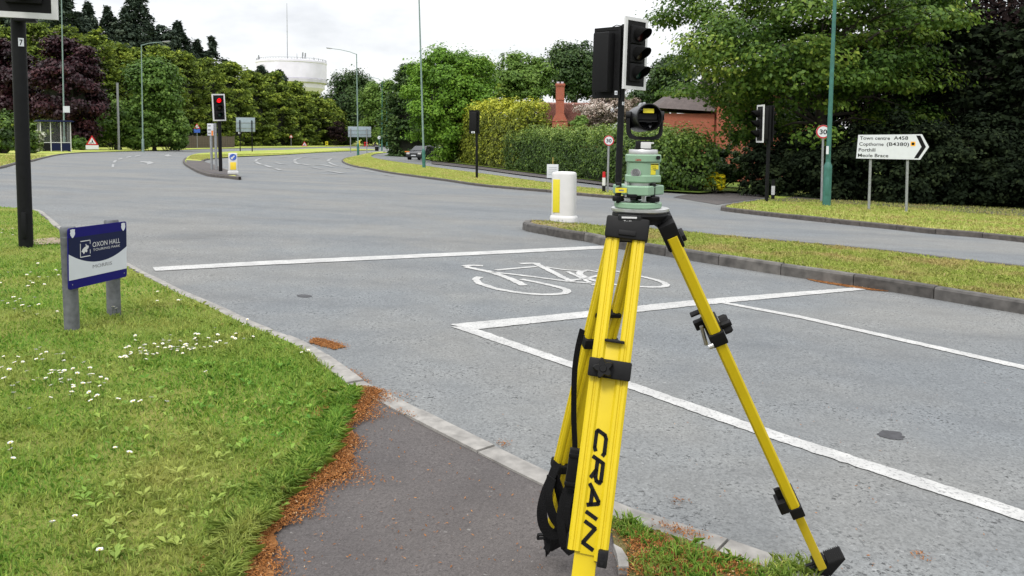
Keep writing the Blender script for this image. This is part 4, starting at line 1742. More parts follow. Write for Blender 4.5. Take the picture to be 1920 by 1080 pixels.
vs_, fs = [], []
for s, kz in ((-.5, .97), (-.46, 1.0), (.46, 1.0), (.5, .97)):
    for y, z in prof:
        vs_.append((car_x(s, z), y * (1 if abs(s) < .49 else .985), z * kz if z > .4 else z))
for j in range(3):
    for i in range(n - 1):
        fs.append((j * n + i, j * n + i + 1, (j + 1) * n + i + 1, (j + 1) * n + i))
fs += [list(range(n)), list(range(4 * n - 1, 3 * n - 1, -1)), (0, n, n + n - 1, n - 1), (n, 2 * n, 3 * n - 1, 2 * n - 1), (2 * n, 3 * n, 4 * n - 1, 3 * n - 1)]
mb.add(vs_, fs)
mb.build('body', M['car_paint'], car, 30)


def onprof(y, z, off=.012):
    return y, z


mb = MB()
mb.add([(-.7, -.985, .99), (.7, -.985, .99), (.6, -.29, 1.38), (-.6, -.29, 1.38)], [(0, 1, 2, 3)])
mb.build('windscreen', M['glass_dark'], car, None)
mb = MB()
mb.add([(-.6, 1.2, 1.45), (.6, 1.2, 1.45), (.68, 1.72, 1.16), (-.68, 1.72, 1.16)], [(0, 1, 2, 3)])
mb.build('rear_window', M['glass_dark'], car, None)
for s in (-1, 1):
    for y0, y1 in ((-.55, .3), (.36, 1.25)):
        mb = MB()
        e = s * (.5 * cw + .006)
        t_ = s * (car_x(.5, 1.34) + .006)
        mb.add([(e * .985, y0, .97), (e * .985, y1, .97), (t_, y1 - .08 if y1 > 1 else y1, 1.34), (t_, y0 + (.42 if y0 < 0 else 0), 1.34)], [(0, 1, 2, 3)])
        mb.build('side_window', M['glass_dark'], car, None)
    mb = MB()
    mb.box((s * .62, -1.9, .68), (.34, .12, .16), None, .04)
    mb.build('headlight', M['white_plastic'], car)
    mb = MB()
    mb.box((s * (.5 * cw + .1), -.62, 1.0), (.2, .1, .14), None, .04)
    mb.build('mirror', M['car_paint'], car)
    for y in (-1.22, 1.25):
        mb = MB()
        x0, x1 = s * (.5 * cw - .2), s * (.5 * cw + .012)
        mb.ring((x0, y, .3), (x1, y, .3), .3, .3, 22)
        wh = mb.build('wheel', M['black'], car)
        mb = MB()
        mb.ring((x1, y, .3), (x1 + s * .012, y, .3), .19, .17, 16)
        mb.build('rim', M['galv'], wh)
mb = MB()
mb.box((0, -1.985, .5), (.52, .02, .11))
mb.build('number_plate', M['sign_white'], car, None)
mb = MB()
mb.box((-.7, -1.96, .86), (.5, .05, .09), None, .01)
mb.build('orange_strip', M['amber_strip'], car, None)
mb = MB()
mb.box((0, -1.97, .62), (.7, .03, .12), None, .01)
mb.build('grille', M['black'], car)


# ------------------------------------------------------------------ survey tripod
def along(p, q, py):
    """parameter of the point of the line p-q whose image lies at row py"""
    lo, hi = -1.0, 3.0
    flo = proj(p.lerp(q, lo))[1] - py
    for _ in range(60):
        m = .5 * (lo + hi)
        fm = proj(p.lerp(q, m))[1] - py
        if (fm > 0) == (flo > 0):
            lo = m
        else:
            hi = m
    return lo


TY = 2.3
tc = at(1200, 389, TY)                       # top of the head plate, centre
kpx = mpp(TY)
TR = thing('survey_tripod', 'yellow surveying tripod with black fittings standing at the kerb corner', 'tripod', (tc.x, tc.y, G(tc.x, tc.y)))
T_off = Matrix.Translation(-Vector((tc.x, tc.y, G(tc.x, tc.y))))
view = Matrix.Translation(tc) @ Matrix.Rotation(face_cam(tc), 4, 'Z')      # local -Y faces the camera, origin on the plate


def tp(name, mb, m, parent=TR, smooth=35):
    mb.v = [T_off @ p for p in mb.v]
    return mb.build(name, m, parent, smooth)


hp = MB()
hp.lathe([(.0, -.012), (.079, -.012), (.083, -.008), (.083, -.001), (.081, .0), (.03, .0), (.03, -.012)], 48, view)
tp('head_plate', hp, M['steel'])
hc = MB()
hc.lathe([(.078, -.0125), (.08, -.02), (.076, -.03), (.07, -.034), (.066, -.045), (.03, -.047), (.0, -.047)], 40, view, cap=False)
for a in (250, 10, 130):
    X = view @ Matrix.Rotation(R(a), 4, 'Z')
    hc.box((.068, 0, -.034), (.04, .07, .032), X, .006)
tp('head_casting', hc, M['black'])
# maker's badge under the plate
bd = MB()
bd.box((-.028, -.083, -.034), (.066, .02, .04), view, .004)
badge = tp('badge', bd, M['blackgloss'])
bt = MB()
bt.add([(-.05, -.0936, -.0185), (-.008, -.0936, -.0185), (-.008, -.0936, -.0235), (-.05, -.0936, -.0235)], [(0, 1, 2, 3)], view)
add_text(bt, 'Tri-Max', -.044, -.036, -.0936, .0075, .03, .012, X=view)
tp('lettering', bt, M['white_paint'], badge, None)


def leg(top, foot, wdir, ndir, tub_w, outer_w, y_split, y_panel_end, name='leg', panel=True):
    """one telescopic leg; returns root part and a frame builder"""
    a = (foot - top).normalized()
    w = (wdir - a * wdir.dot(a)).normalized()
    n = w.cross(a).normalized()
    if n.dot(ndir) < 0:
        n = -n
    X = Matrix((w, n, a)).transposed().to_4x4()
    X.translation = top
    L = (foot - top).length
    return a, w, n, X, L


def rail(mb, X, x, y0, y1, wx, wy, groove=True):
    """extruded side rail with a shallow groove on the outer face; local z runs down the leg"""
    h, d = wx / 2, wy / 2
    c = .006
    pr = [(-h, -d + c), (-h + c, -d), (h - c, -d), (h, -d + c), (h, d - c), (h - c, d), (-h + c, d), (-h, d - c)]
    if groove:
        pr = [(-h, -d + c),
              (-h + c, -d), (h - c, -d), (h, -d + c), (h, -.004), (h - .003, -.002), (h - .003, .002), (h, .004), (h, d - c), (h - c, d),
              (.004, d), (.002, d - .003), (-.002, d - .003), (-.004, d), (-h + c, d), (-h, d - c), (-h, .004), (-h + .003, .002), (-h + .003, -.002), (-h, -.004)]
    n = len(pr)
    vs_ = [(x + p, q, y0) for p, q in pr] + [(x + p, q, y1) for p, q in pr]
    mb.add(vs_, [list(range(n)), list(range(2 * n - 1, n - 1, -1))] + [(i, (i + 1) % n, n + (i + 1) % n, n + i) for i in range(n)], X)


def knob_mb(X, r=.028, th=.022, lobes=5):
    """star knob; local -Y is its axis"""
    mb = MB()
    n = lobes * 8
    prof = []
    for i in range(n):
        t = 2 * math.pi * i / n
        prof.append((r * (.8 + .2 * math.cos(lobes * t)) * math.cos(t), r * (.8 + .2 * math.cos(lobes * t)) * math.sin(t)))
    rings = [(1.0, 0), (1.0, -th * .7), (.85, -th)]
    vs_, fs = [], []
    for s, y in rings:
        vs_ += [(x * s, y, z * s) for x, z in prof]
    for j in range(2):
        for i in range(n):
            fs.append((j * n + i, j * n + (i + 1) % n, (j + 1) * n + (i + 1) % n, (j + 1) * n + i))
    fs.append(list(range(n)))
    fs.append(list(range(3 * n - 1, 2 * n - 1, -1)))
    mb.add(vs_, fs, X)
    mb.ring((0, 0, 0), (0, .012, 0), r * .4, r * .4, 12, X=X)
    mb.ring((0, -th, 0), (0, -th - .004, 0), r * .35, r * .3, 12, X=X)
    return mb


def foot_mb(X):
    """pointed shoe with ribbed step; local z runs down the leg, -Y outwards, tip at origin"""
    mb = MB()
    mb.box((0, 0, -.105), (.046, .036, .05), X, .006)
    vs_ = [(-.024, -.016, -.085), (.024, -.016, -.085), (.024, .016, -.085), (-.024, .016, -.085), (-.004, -.004, -.012), (.004, -.004, -.012), (.004, .004, -.012), (-.004, .004, -.012)]
    mb.add(vs_, [(0, 1, 2, 3), (7, 6, 5, 4), (0, 4, 5, 1), (1, 5, 6, 2), (2, 6, 7, 3), (3, 7, 4, 0)], X)
    mb.ring((0, 0, -.014), (0, 0, .01), .005, .001, 8, X=X)
    # stepping plate with ribs and its gusset
    mb.box((.055, 0, -.112), (.062, .055, .008), X, .002)
    for i in range(9):
        mb.box((.029 + i * .0065, 0, -.118), (.003, .054, .006), X)
    mb.add([(.022, -.02, -.108), (.022, .02, -.108), (.084, .026, -.108), (.084, -.026, -.108), (.012, -.008, -.03), (.012, .008, -.03)],
           [(0, 1, 2, 3), (0, 4, 5, 1), (3, 2, 5, 4), (0, 3, 4), (1, 5, 2)], X)
    # eyelet on the other side
    mb.box((-.036, 0, -.11), (.026, .01, .006), X)
    mb.box((-.036, 0, -.092), (.03, .01, .005), X)
    mb.box((-.05, 0, -.101), (.005, .01, .022), X)
    return mb


right = Vector((1, 0, 0))
toward = Vector((0, -1, 0))

# front leg, its lettered face to the camera
fa, fb = at(1176, 432, 2.235), at(1106, 1000, 2.03)
t_ = along(fa, fb, 440)
ftop = fa
d_ = fb - fa
# run on to the pavement
s_ = 1.0
while (fa + d_ * s_).z > G((fa + d_ * s_).x, (fa + d_ * s_).y) + .05:
    s_ += .002
ffoot = fa + d_ * s_
wv = (Vector((1, 0, 0)) + Vector((0, -.17, 0))).normalized()
a, w, n, X, L = leg(ftop, ffoot, wv, toward, 0, 0, 0, 0)


def lz(py):
    return along(ftop, ffoot, py) * L


lr = bpy.data.objects.new('leg', None)
COL.objects.link(lr)
lr.parent = TR
ow, tw = .106, .035
mb = MB()
rail(mb, X, -(ow - tw) / 2, .005, lz(1034), tw, .036)
rail(mb, X, (ow - tw) / 2, .005, lz(1046), tw, .036)
tp('rail', mb, M['yellow'], lr, 25)
mb = MB()
mb.box((0, .002, (lz(640) + lz(1038)) / 2), (ow - 2 * tw + .004, .02, lz(1038) - lz(640)), X, .002)
tp('panel', mb, M['yellow'], lr)
mb = MB()
mb.box((-.004, -.004, (lz(645) + L - .1) / 2), (.06, .016, L - .1 - lz(645)), X, .003)
tp('lower_leg', mb, M['yellow'], lr)
mb = foot_mb(X @ Matrix.Translation((0, 0, L)) @ Matrix.Rotation(math.pi, 4, 'Z'))
tp('shoe', mb, M['black'], lr)
mb = MB()
mb.box((.0, .008, (lz(692))), (ow + .008, .062, .05), X, .005)
mb.box((-.0, -.02, lz(692)), (.06, .012, .05), X, .004)
clampf = tp('clamp', mb, M['black'], lr)
tp('clamp_knob', knob_mb(X @ Matrix.Translation((-.016, -.0, lz(692))) @ Matrix.Rotation(R(180) if n.dot(toward) > 0 else 0, 4, 'Z') @ Matrix.Translation((0, -.04, 0)), .029, .026), M['black'], lr)
mb = MB()
mb.box((.004, .006, lz(640)), (.054, .06, .008), X, .003)
tp('leg_stop', mb, M['black'], lr)
mb = MB()
mb.box((ow / 2 - .012, .012, lz(1038)), (.026, .04, .042), X, .004)
mb.ring((ow / 2 - .012, .032, lz(1031)), (ow / 2 - .012, .035, lz(1031)), .005, .005, 10, X=X)
mb.ring((ow / 2 - .012, .032, lz(1045)), (ow / 2 - .012, .035, lz(1045)), .005, .005, 10, X=X)
tp('end_bracket', mb, M['black'], lr)
mb = MB()
mb.box((-ow / 2 + .006, -.01, lz(1022)), (.02, .045, .045), X, .004)
tp('end_bracket', mb, M['black'], lr)
# hinge bracket at the head
mb = MB()
mb.box((0, .004, -.003), (ow + .014, .05, .062), X, .007)
mb.box((.002, .031, .012), (.048, .006, .014), X, .002)
tp('hinge_bracket', mb, M['black'], lr)
# maker's lettering running down the panel: angular slanted capitals
G_ = {'C': [[(1, .88), (.86, 1), (.14, 1), (0, .86), (0, .14), (.14, 0), (.86, 0), (1, .12)]],
      'R': [[(0, 0), (0, 1), (.86, 1), (1, .88), (1, .56), (.86, .44), (0, .44)], [(.5, .44), (1, 0)]],
      'A': [[(0, 0), (.5, 1), (.62, 1), (1, 0)], [(.2, .3), (.9, .3)]],
      'I': [[(0, 0), (0, 1)]],
      'N': [[(0, 0), (0, 1), (1, 0), (1, 1)]]}
mb = MB()
cz = lz(806)
tot_len = lz(1027) - lz(806)
wid = [1, 1, 1, .12, 1]
unit = tot_len / (sum(wid) + 4 * .34 + .25)
ch = .0275
xs = 0.0
pos_x0 = -.015
for c_, wd_ in zip('CRAIN', wid):
    for st in G_[c_]:
        pts = []
        for (u, v) in st:
            p_down = xs + u * wd_ * unit + v * .25 * unit
            pts.append((p_down, v * ch))
        for (d0, h0), (d1, h1) in zip(pts[:-1], pts[1:]):
            dd = Vector((d1 - d0, h1 - h0))
            e = dd.normalized() * .0024
            nn = Vector((-dd.y, dd.x)).normalized() * .0052
            A_, B_ = Vector((d0, h0)) - e, Vector((d1, h1)) + e
            q = [A_ + nn, A_ - nn, B_ - nn, B_ + nn]
            mb.add([(pos_x0 + z, .0136 if n.dot(toward) > 0 else -.0136, cz + p) for p, z in q], [(0, 1, 2, 3)], X)
    xs += wd_ * unit + .34 * unit
tp('lettering', mb, M['ink'], lr, None)

# rear leg, mostly behind the front one
ra, rb = at(1172, 440, 2.37), gp(1024, 1043, .045)
a, w, n, X, L = leg(ra, rb, Vector((1, .25, 0)), toward, 0, 0, 0, 0)
rtop, rfoot, rL, RX = ra, rb, L, X


def rz_(py):
    return along(rtop, rfoot, py) * rL


lr = bpy.data.objects.new('leg', None)
COL.objects.link(lr)
lr.parent = TR
mb = MB()
rail(mb, X, -.036, .005, rz_(952), .034, .036)
rail(mb, X, .036, .005, rz_(952), .034, .036)
tp('rail', mb, M['yellow'], lr, 25)
mb = MB()
mb.box((0, 0, (rz_(640) + rz_(950)) / 2), (.042, .02, rz_(950) - rz_(640)), X, .002)
tp('panel', mb, M['yellow'], lr)
mb = MB()
mb.box((0, 0, (rz_(650) + rL - .1) / 2), (.05, .016, rL - .1 - rz_(650)), X, .003)
tp('lower_leg', mb, M['yellow'], lr)
tp('shoe', foot_mb(X @ Matrix.Translation((0, 0, rL))), M['black'], lr)
for py_, nm in ((638, 'clamp'), (872, 'buckle_band')):
    mb = MB()
    mb.box((0, 0, rz_(py_)), (.115, .055, .034), X, .006)
    if nm == 'buckle_band':
        mb.box((-.05, .02, rz_(py_)), (.03, .03, .05), X, .004)
    tp(nm, mb, M['black'], lr)
mb = MB()
mb.box((0, 0, rz_(585)), (.085, .05, .014), X, .003)
tp('leg_stop', mb, M['black'], lr)
mb = MB()
mb.box((0, 0, -.01), (.11, .05, .05), X, .007)
tp('hinge_bracket', mb, M['black'], lr)

# right leg, seen edge on
qa, qb = at(1254, 432, 2.3), at(1533, 1046, 2.72)
qd = qb - qa
s_ = 1.0
while (qa + qd * s_).z > G((qa + qd * s_).x, (qa + qd * s_).y) + .02:
    s_ += .002
qfoot = qa + qd * s_
qv = (qa + qb) / 2 - Vector((0, 0, H))
a, w, n, X, L = leg(qa, qfoot, qv, Vector((-1, 0, 0)), 0, 0, 0, 0)


def qz(py):
    return along(qa, qfoot, py) * L


lr = bpy.data.objects.new('leg', None)
COL.objects.link(lr)
lr.parent = TR
mb = MB()
rail(mb, X, -.036, .0, qz(938), .034, .036, False)
rail(mb, X, .036, .0, qz(938), .034, .036, False)
tp('rail', mb, M['yellow'], lr, 25)
mb = MB()
mb.box((0, 0, (qz(640) + qz(935)) / 2), (.042, .02, qz(935) - qz(640)), X, .002)
tp('panel', mb, M['yellow'], lr)
mb = MB()
mb.box((0, .0, (qz(650) + L - .1) / 2), (.06, .03, L - .1 - qz(650)), X, .004)
tp('lower_leg', mb, M['yellow'], lr)
XF = Matrix((-n, w, a)).transposed().to_4x4()
XF.translation = qfoot
tp('shoe', foot_mb(XF), M['black'], lr)
mb = MB()
mb.box((0, 0, qz(618)), (.12, .05, .045), X, .005)
mb.box((.0, .034, qz(600)), (.02, .03, .03), X, .004)
clampq = tp('clamp', mb, M['black'], lr)
mb = MB()
mb.ring((-.02, .03, qz(612) - .03), (-.02, .04, qz(630)), .006, .006, 10, X=X)
mb.ring((-.06, .02, qz(622)), (-.06, .035, qz(622)), .008, .008, 10, X=X)
tp('clamp_bolt', mb, M['steel'], lr)
XK = X @ Matrix.Translation((-.02, -.026, qz(610))) 
tp('clamp_knob', knob_mb(XK @ Matrix.Rotation(0, 4, 'Z'), .031, .026), M['black'], lr)
mb = MB()
mb.box((0, .014, qz(580)), (.022, .066, .007), X @ Matrix.Rotation(R(0), 4, 'X'), .003)
tp('leg_stop', mb, M['black'], lr)
mb = MB()
mb.box((0, 0, qz(940)), (.115, .044, .044), X, .004)
mb.box((-.03, .035, qz(925)), (.05, .03, .05), X, .004)
mb.box((-.03, .03, qz(908)), (.012, .02, .05), X, .003)
tp('end_bracket', mb, M['black'], lr)
mb = MB()
mb.box((0, 0, .0), (.1, .05, .088), X, .007)
mb.box((0, -.03, .03), (.05, .014, .02), X, .003)
mb.tube([at(1222, 405, 2.28), at(1236, 412, 2.3), at(1252, 425, 2.3)], [.02, .022, .02], 10)
tp('hinge_bracket', mb, M['black'], lr)

# carrying strap hanging on the rear leg
Pz = lambda pts, Y: [at(x, y, Y) for x, y in pts]
mb = MB()
sp = catmull([(1092, 618), (1084, 650), (1078, 690), (1076, 740), (1076, 790), (1078, 840), (1076, 860)], 12)
mb.ribbon([at(x, y, 2.33 + .0005 * (y - 620)) for x, y in sp], .017, (-.5, -1, .1))
strap = tp('strap', mb, M['webbing'])
mb = MB()
for pts, Y, wd in (([(1045, 868), (1034, 895), (1022, 925), (1016, 960), (1022, 990), (1040, 1002), (1052, 985), (1056, 950), (1046, 910), (1040, 890)], 2.56, .036),
                   ([(1074, 905), (1060, 935), (1052, 970), (1056, 1010), (1066, 1030), (1074, 1010), (1076, 960), (1076, 915)], 2.42, .04),
                   ([(1018, 960), (1020, 990), (1028, 1015), (1024, 1032)], 2.6, .022), ([(1078, 905), (1066, 925), (1060, 955), (1064, 985), (1072, 1000)], 2.4, .04), ([(1034, 895), (1028, 930), (1036, 965), (1050, 985), (1060, 1000)], 2.52, .04)):
    sp = catmull(pts, 8)
    mb.ribbon([at(x, y, Y) for x, y in sp], wd, [(-.6 + .7 * math.sin(i_ * .16 + Y * 9), -1, .3 + .4 * math.cos(i_ * .11)) for i_ in range(len(sp))], .0016)
tp('strap_loop', mb, M['webbing'], strap)
mb = MB()
X_ = Matrix.Translation(at(1074, 878, 2.38)) @ Matrix.Rotation(R(8), 4, 'Y')
mb.box((0, 0, 0), (.034, .02, .125), X_, .004)
mb.box((0, -.012, .045), (.04, .008, .012), X_, .002)
mb.box((0, -.012, -.045), (.04, .008, .012), X_, .002)
tp('buckle', mb, M['black'], strap)

# ------------------------------------------------------------------ target on the tripod: tribrach, carrier and prism
TG = thing('prism_target', 'black survey prism in a yoke on a pale green carrier, screwed onto the yellow tripod', 'prism target', tc, face_cam(tc))


def V_(x, y, z=0):
    """photo pixels about the plate centre to local metres"""
    return ((x - 1200) * kpx, z, (389 - y) * kpx)


def gx(x):
    return (x - 1200) * kpx


def gz(y):
    return (389 - y) * kpx


def rounded_poly(n, r, cx, ch, rot):
    """regular polygon with cut corners in plan"""
    out = []
    for i in range(n):
        t = rot + 2 * math.pi * i / n
        for s in (-1, 1):
            out.append((cx + r * math.cos(t + s * ch), r * math.sin(t + s * ch)))
    return out


def plan_prism(mb, poly, z0, z1, bev=.002):
    n = len(poly)
    cx = sum(p[0] for p in poly) / n
    cy = sum(p[1] for p in poly) / n
    rings = [(z0, bev), (z0 + bev, 0), (z1 - bev, 0), (z1, bev)]
    vs_ = []
    for z, b in rings:
        for x, y in poly:
            d = math.hypot(x - cx, y - cy)
            k = (d - b) / d
            vs_.append((cx + (x - cx) * k, cy + (y - cy) * k, z))
    fs = [list(range(n - 1, -1, -1)), [3 * n + i for i in range(n)]]
    for j in range(3):
        fs += [(j * n + i, j * n + (i + 1) % n, (j + 1) * n + (i + 1) % n, (j + 1) * n + i) for i in range(n)]
    mb.add(vs_, fs)


rot0 = R(-90 + 8)
mb = MB()
plan_prism(mb, [(gx(1196) + .068 * math.cos(R(a)), .068 * math.sin(R(a))) for a in range(0, 360, 12)], .0005, .017, .003)
base = mb.build('base_plate', M['green_case'], TG)
mb = MB()
plan_prism(mb, rounded_poly(3, .074, gx(1196), .38, R(30)), gz(364), gz(346.5), .003)
trib = mb.build('tribrach', M['green_case'], TG)
mb = MB()
mb.box((gx(1165), -.0655, gz(354.5)), (.032, .001, .0135))
lb = mb.build('tribrach_label', M['label_yellow'], trib, None)
mb = MB()
mb.add([(gx(1161), -.0664, gz(353.2)), (gx(1170), -.0664, gz(353.2)), (gx(1170), -.0664, gz(356)), (gx(1161), -.0664, gz(356))], [(0, 1, 2, 3)])
o = mb.build('label_mark', M['grey_ink'], trib, None)
for cx_, cy_, r_ in ((1160, -.032, .0175), (1223, -.032, .0195), (1192, .05, .017)):
    mb = MB()
    n_ = 40
    vs_ = []
    for z in (gz(376), gz(374), gz(368), gz(366.5)):
        for i in range(n_):
            t = 2 * math.pi * i / n_
            rr = r_ * (1 if i % 2 else .94) * (1 if z in (gz(374), gz(368)) else .9)
            vs_.append((gx(cx_) + rr * math.cos(t), cy_ + rr * math.sin(t), z))
    mb.add(vs_, [list(range(n_ - 1, -1, -1)), [3 * n_ + i for i in range(n_)]] + [(j * n_ + i, j * n_ + (i + 1) % n_, (j + 1) * n_ + (i + 1) % n_, (j + 1) * n_ + i) for j in range(3) for i in range(n_)])
    mb.ring((gx(cx_), cy_, .015), (gx(cx_), cy_, gz(350)), .007, .007, 12)
    mb.ring((gx(cx_), cy_, gz(347)), (gx(cx_), cy_, gz(342)), .009, .008, 12)
    mb.build('foot_screw', M['black'], TG)
mb = MB()
mb.box((gx(1185), -.062, gz(363.5)), (.03, .014, .011), None, .003)
mb.ring((gx(1182), -.06, gz(369)), (gx(1192), -.06, gz(369)), .006, .006, 10)
mb.build('locking_knob', M['black'], TG)
mb = MB()
mb.box((gx(1206), -.02, gz(370)), (.008, .02, .02))
mb.box((gx(1180), -.02, gz(371)), (.03, .05, .004))
mb.ring((gx(1202), 0, gz(347)), (gx(1202), 0, gz(341)), .04, .04, 24)
mb.box((gx(1173), -.02, gz(344)), (.007, .01, .012))
mb.build('spring_plate', M['steel'], TG)
mb = MB()
cxx = gx(1204)
plan_prism(mb, rounded_poly(6, .0535, cxx, .1, rot0), gz(341), gz(327), .003)
plan_prism(mb, rounded_poly(6, .049, cxx, .1, rot0), gz(328), gz(302), .001)
plan_prism(mb, rounded_poly(6, .0535, cxx, .1, rot0), gz(303.5), gz(289), .003)
body = mb.build('carrier_body', M['green_case'], TG)
mb = MB()
mb.lathe([(.041, gz(289.5)), (.0415, gz(288)), (.0415, gz(281.5)), (.04, gz(280)), (.0, gz(280))], 36, Matrix.Translation((cxx, 0, 0)), cap=False)
mb.build('collar', M['steel'], TG)
# face frames of the two visible flats
fl_ang = rot0 - R(30)
fr_ang = rot0 + R(30)


def flat(ang, r):
    nrm = Vector((math.cos(ang), math.sin(ang), 0))
    X = Matrix.Rotation(ang + R(90), 4, 'Z')
    X.translation = Vector((cxx, 0, 0)) + nrm * r
    return X


XL, XR = flat(fl_ang, .049 * math.cos(R(30)) * 1.055), flat(fr_ang, .049 * math.cos(R(30)) * 1.055)
mb = MB()
disc(mb, -.002, gz(323), -.0036, .0125, 24, None, XL, 1.25)
mb.ring((-.002, -.0036, gz(323)), (-.002, .004, gz(323)), .0125, .0125, 24, X=XL)
vial = mb.build('level_window', M['steel'], body, None)
mb = MB()
disc(mb, -.006, gz(323), -.0042, .0088, 24, .0074, XL)
disc(mb, -.006, gz(323), -.0042, .0045, 16, .0035, XL)
disc(mb, .0075, gz(323), -.0042, .0018, 10, None, XL)
mb.build('level_ring', M['grey_ink'], body, None)
mb = MB()
XL2 = flat(fl_ang, .0535 * math.cos(R(30)) * 1.055)
add_text(mb, 'Leica', -.003, gz(300.5), -.0006, .0072, .017, .014, .25, X=XL2)
mb.build('lettering', M['red'], body, None)
mb = MB()
mb.box((.006, -.0004, gz(311)), (.027, .0008, .0165), XR)
mb.box((.001, -.0004, gz(321.5)), (.017, .0008, .014), XR)
mb.build('warning_label', M['label_yellow'], body, None)
mb = MB()
mb.box((.006, -.001, gz(307)), (.027, .0008, .0024), XR)
for i in range(3):
    mb.box((.003 + .002 * i, -.001, gz(311.5 + 3 * i)), (.016 - .004 * i, .0008, .0009), XR)
mb.build('label_print', M['ink'], body, None)
mb = MB()
mb.ring((.013, -.006, gz(294.5)), (.013, .004, gz(294.5)), .0055, .0055, 16, X=flat(fr_ang, .049))
mb.build('locking_screw', M['black'], body)
# stem, yoke and prism housing
mb = MB()
mb.box((gx(1204), 0, gz(272)), (.045, .045, .024), None, .004)
mb.ring((gx(1204), 0, gz(281)), (gx(1204), 0, gz(276)), .026, .025, 20)
mb.build('stem', M['black'], TG)
mb = MB()
mb.box((gx(1208.5), -.026, gz(272)), (.029, .012, .0185), None, .002)
mb.ring((gx(1217), -.026, gz(268)), (gx(1223), -.026, gz(268)), .0022, .0022, 8)
mb.build('stem_plate', M['white_plastic'], TG)
YX = Matrix.Rotation(R(-4), 4, 'Z')
yo = [(1172.5, 222), (1172, 240), (1173, 252), (1179, 259.5), (1190, 262), (1206, 262.5), (1222, 262), (1232, 259.5), (1238, 252), (1239, 240), (1239, 222)]
yi = [(1233, 222), (1233, 240), (1231.5, 249), (1226, 254.5), (1218, 256), (1206, 256.2), (1194, 256), (1186, 254.5), (1180.5, 249), (1179, 240), (1179, 222)]
mb = MB()
poly = [(gx(x), gz(y)) for x, y in yo + yi]
nh = len(yo)
vs_ = [(x, -.016, z) for x, z in poly] + [(x, .016, z) for x, z in poly]
fs = []
for i in range(nh - 1):
    a0, a1, b0, b1 = i, i + 1, 2 * nh - 1 - i, 2 * nh - 2 - i
    fs += [(a0, a1, b1, b0), (a0 + 2 * nh, b0 + 2 * nh, b1 + 2 * nh, a1 + 2 * nh), (a0, a0 + 2 * nh, a1 + 2 * nh, a1), (b0, b1, b1 + 2 * nh, b0 + 2 * nh)]
fs += [(0, 2 * nh - 1, 4 * nh - 1, 2 * nh), (nh - 1, 3 * nh - 1, 3 * nh, nh)]
mb.add(vs_, fs, YX)
mb.ring((gx(1171), 0, gz(217)), (gx(1180), 0, gz(217)), .0125, .0125, 18, X=YX)
mb.ring((gx(1231), 0, gz(217)), (gx(1241), 0, gz(217)), .0125, .0125, 18, X=YX)
yoke = mb.build('yoke', M['black'], TG)
PXM = Matrix.Translation((gx(1203), 0, gz(222))) @ Matrix.Rotation(R(22), 4, 'Z') @ Matrix.Rotation(R(-3), 4, 'X') @ Matrix.Rotation(R(90), 4, 'X')
mb = MB()      # local +Z is the outward axis (towards the camera)
PXM = PXM @ Matrix.Scale(.88, 4)
mb.lathe([(.0, -.06), (.034, -.06), (.04, -.052), (.0425, -.036), (.043, .044), (.0445, .046), (.0445, .052), (.0415, .053), (.0405, .046), (.039, .0), (.0, .0)], 48, PXM, cap=False)
hous = mb.build('prism_housing', M['blackgloss'], TG)
mb = MB()
mb.add([(0.0385 * math.cos(R(60 * i)) * .98, .0385 * math.sin(R(60 * i)) * .98, .012) for i in range(6)] + [(0, 0, .002)], [(i, (i + 1) % 6, 6) for i in range(6)], PXM)
mb.build('prism', M['prism'], hous, None)
mb = MB()
mb.box((.002, .0215, .0385), (.037, .014, .002), PXM)
mb.build('housing_label', M['label_yellow'], hous, None)
mb = MB()
mb.box((0, -.012, .03), (.066, .004, .02), PXM)
mb.box((0, .004, .028), (.07, .02, .004), PXM)
mb.build('inner_frame', M['black'], hous)
mb = MB()
mb.prism([(-.011, .041), (.012, .041), (.008, .052), (.003, .047), (-.004, .05)], -.006, .006, Matrix.Translation((gx(1200), .01, gz(222) - .005)) @ Matrix.Rotation(R(35), 4, 'Z'))
mb.build('sight', M['galv'], hous, None)


# ------------------------------------------------------------------ water tower
WY = 300
k = mpp(WY)
c = at(547, 140, WY)
b = Vector((c.x, WY, G(c.x, WY)))
wt = thing('water_tower', 'round white concrete water tower with roof aerials above the trees', 'water tower', b)


def wz(y):
    return at(547, y, WY).z - b.z


r0 = 63.5 * k
mb = MB()
mb.lathe([(r0 * .985, wz(150)), (r0, wz(149)), (r0, wz(121)), (r0 * 1.012, wz(120)), (r0 * 1.012, wz(116.5)), (r0 * .99, wz(116)), (.5, wz(114.5)), (0, wz(114))], 72, cap=False)
mb.build('drum', M['tower_white'], wt, 30)
mb = MB()
mb.lathe([(r0 * .97, wz(158)), (r0 * 1.015, wz(156)), (r0 * 1.015, wz(150.5)), (r0 * .98, wz(149.5))], 72, cap=False)
mb.build('band', M['tower_band'], wt, 30)
mb = MB()
mb.lathe([(r0 * .45, 0), (r0 * .45, wz(205)), (r0 * .8, wz(176)), (r0 * .93, wz(166)), (r0 * .95, wz(157))], 72, cap=False)
mb.build('shaft', M['tower_white'], wt, 30)
mb = MB()
for i in range(72):
    a = 2 * math.pi * i / 72
    mb.box((r0 * .99 * math.cos(a), r0 * .99 * math.sin(a), wz(114.4)), (.07, .07, (wz(112.6) - wz(116.2))))
mb.lathe([(r0 * .985, wz(113.0)), (r0 * .995, wz(113.0)), (r0 * .995, wz(112.6)), (r0 * .985, wz(112.6))], 72, cap=False)
mb.build('railing', M['galv'], wt, None)
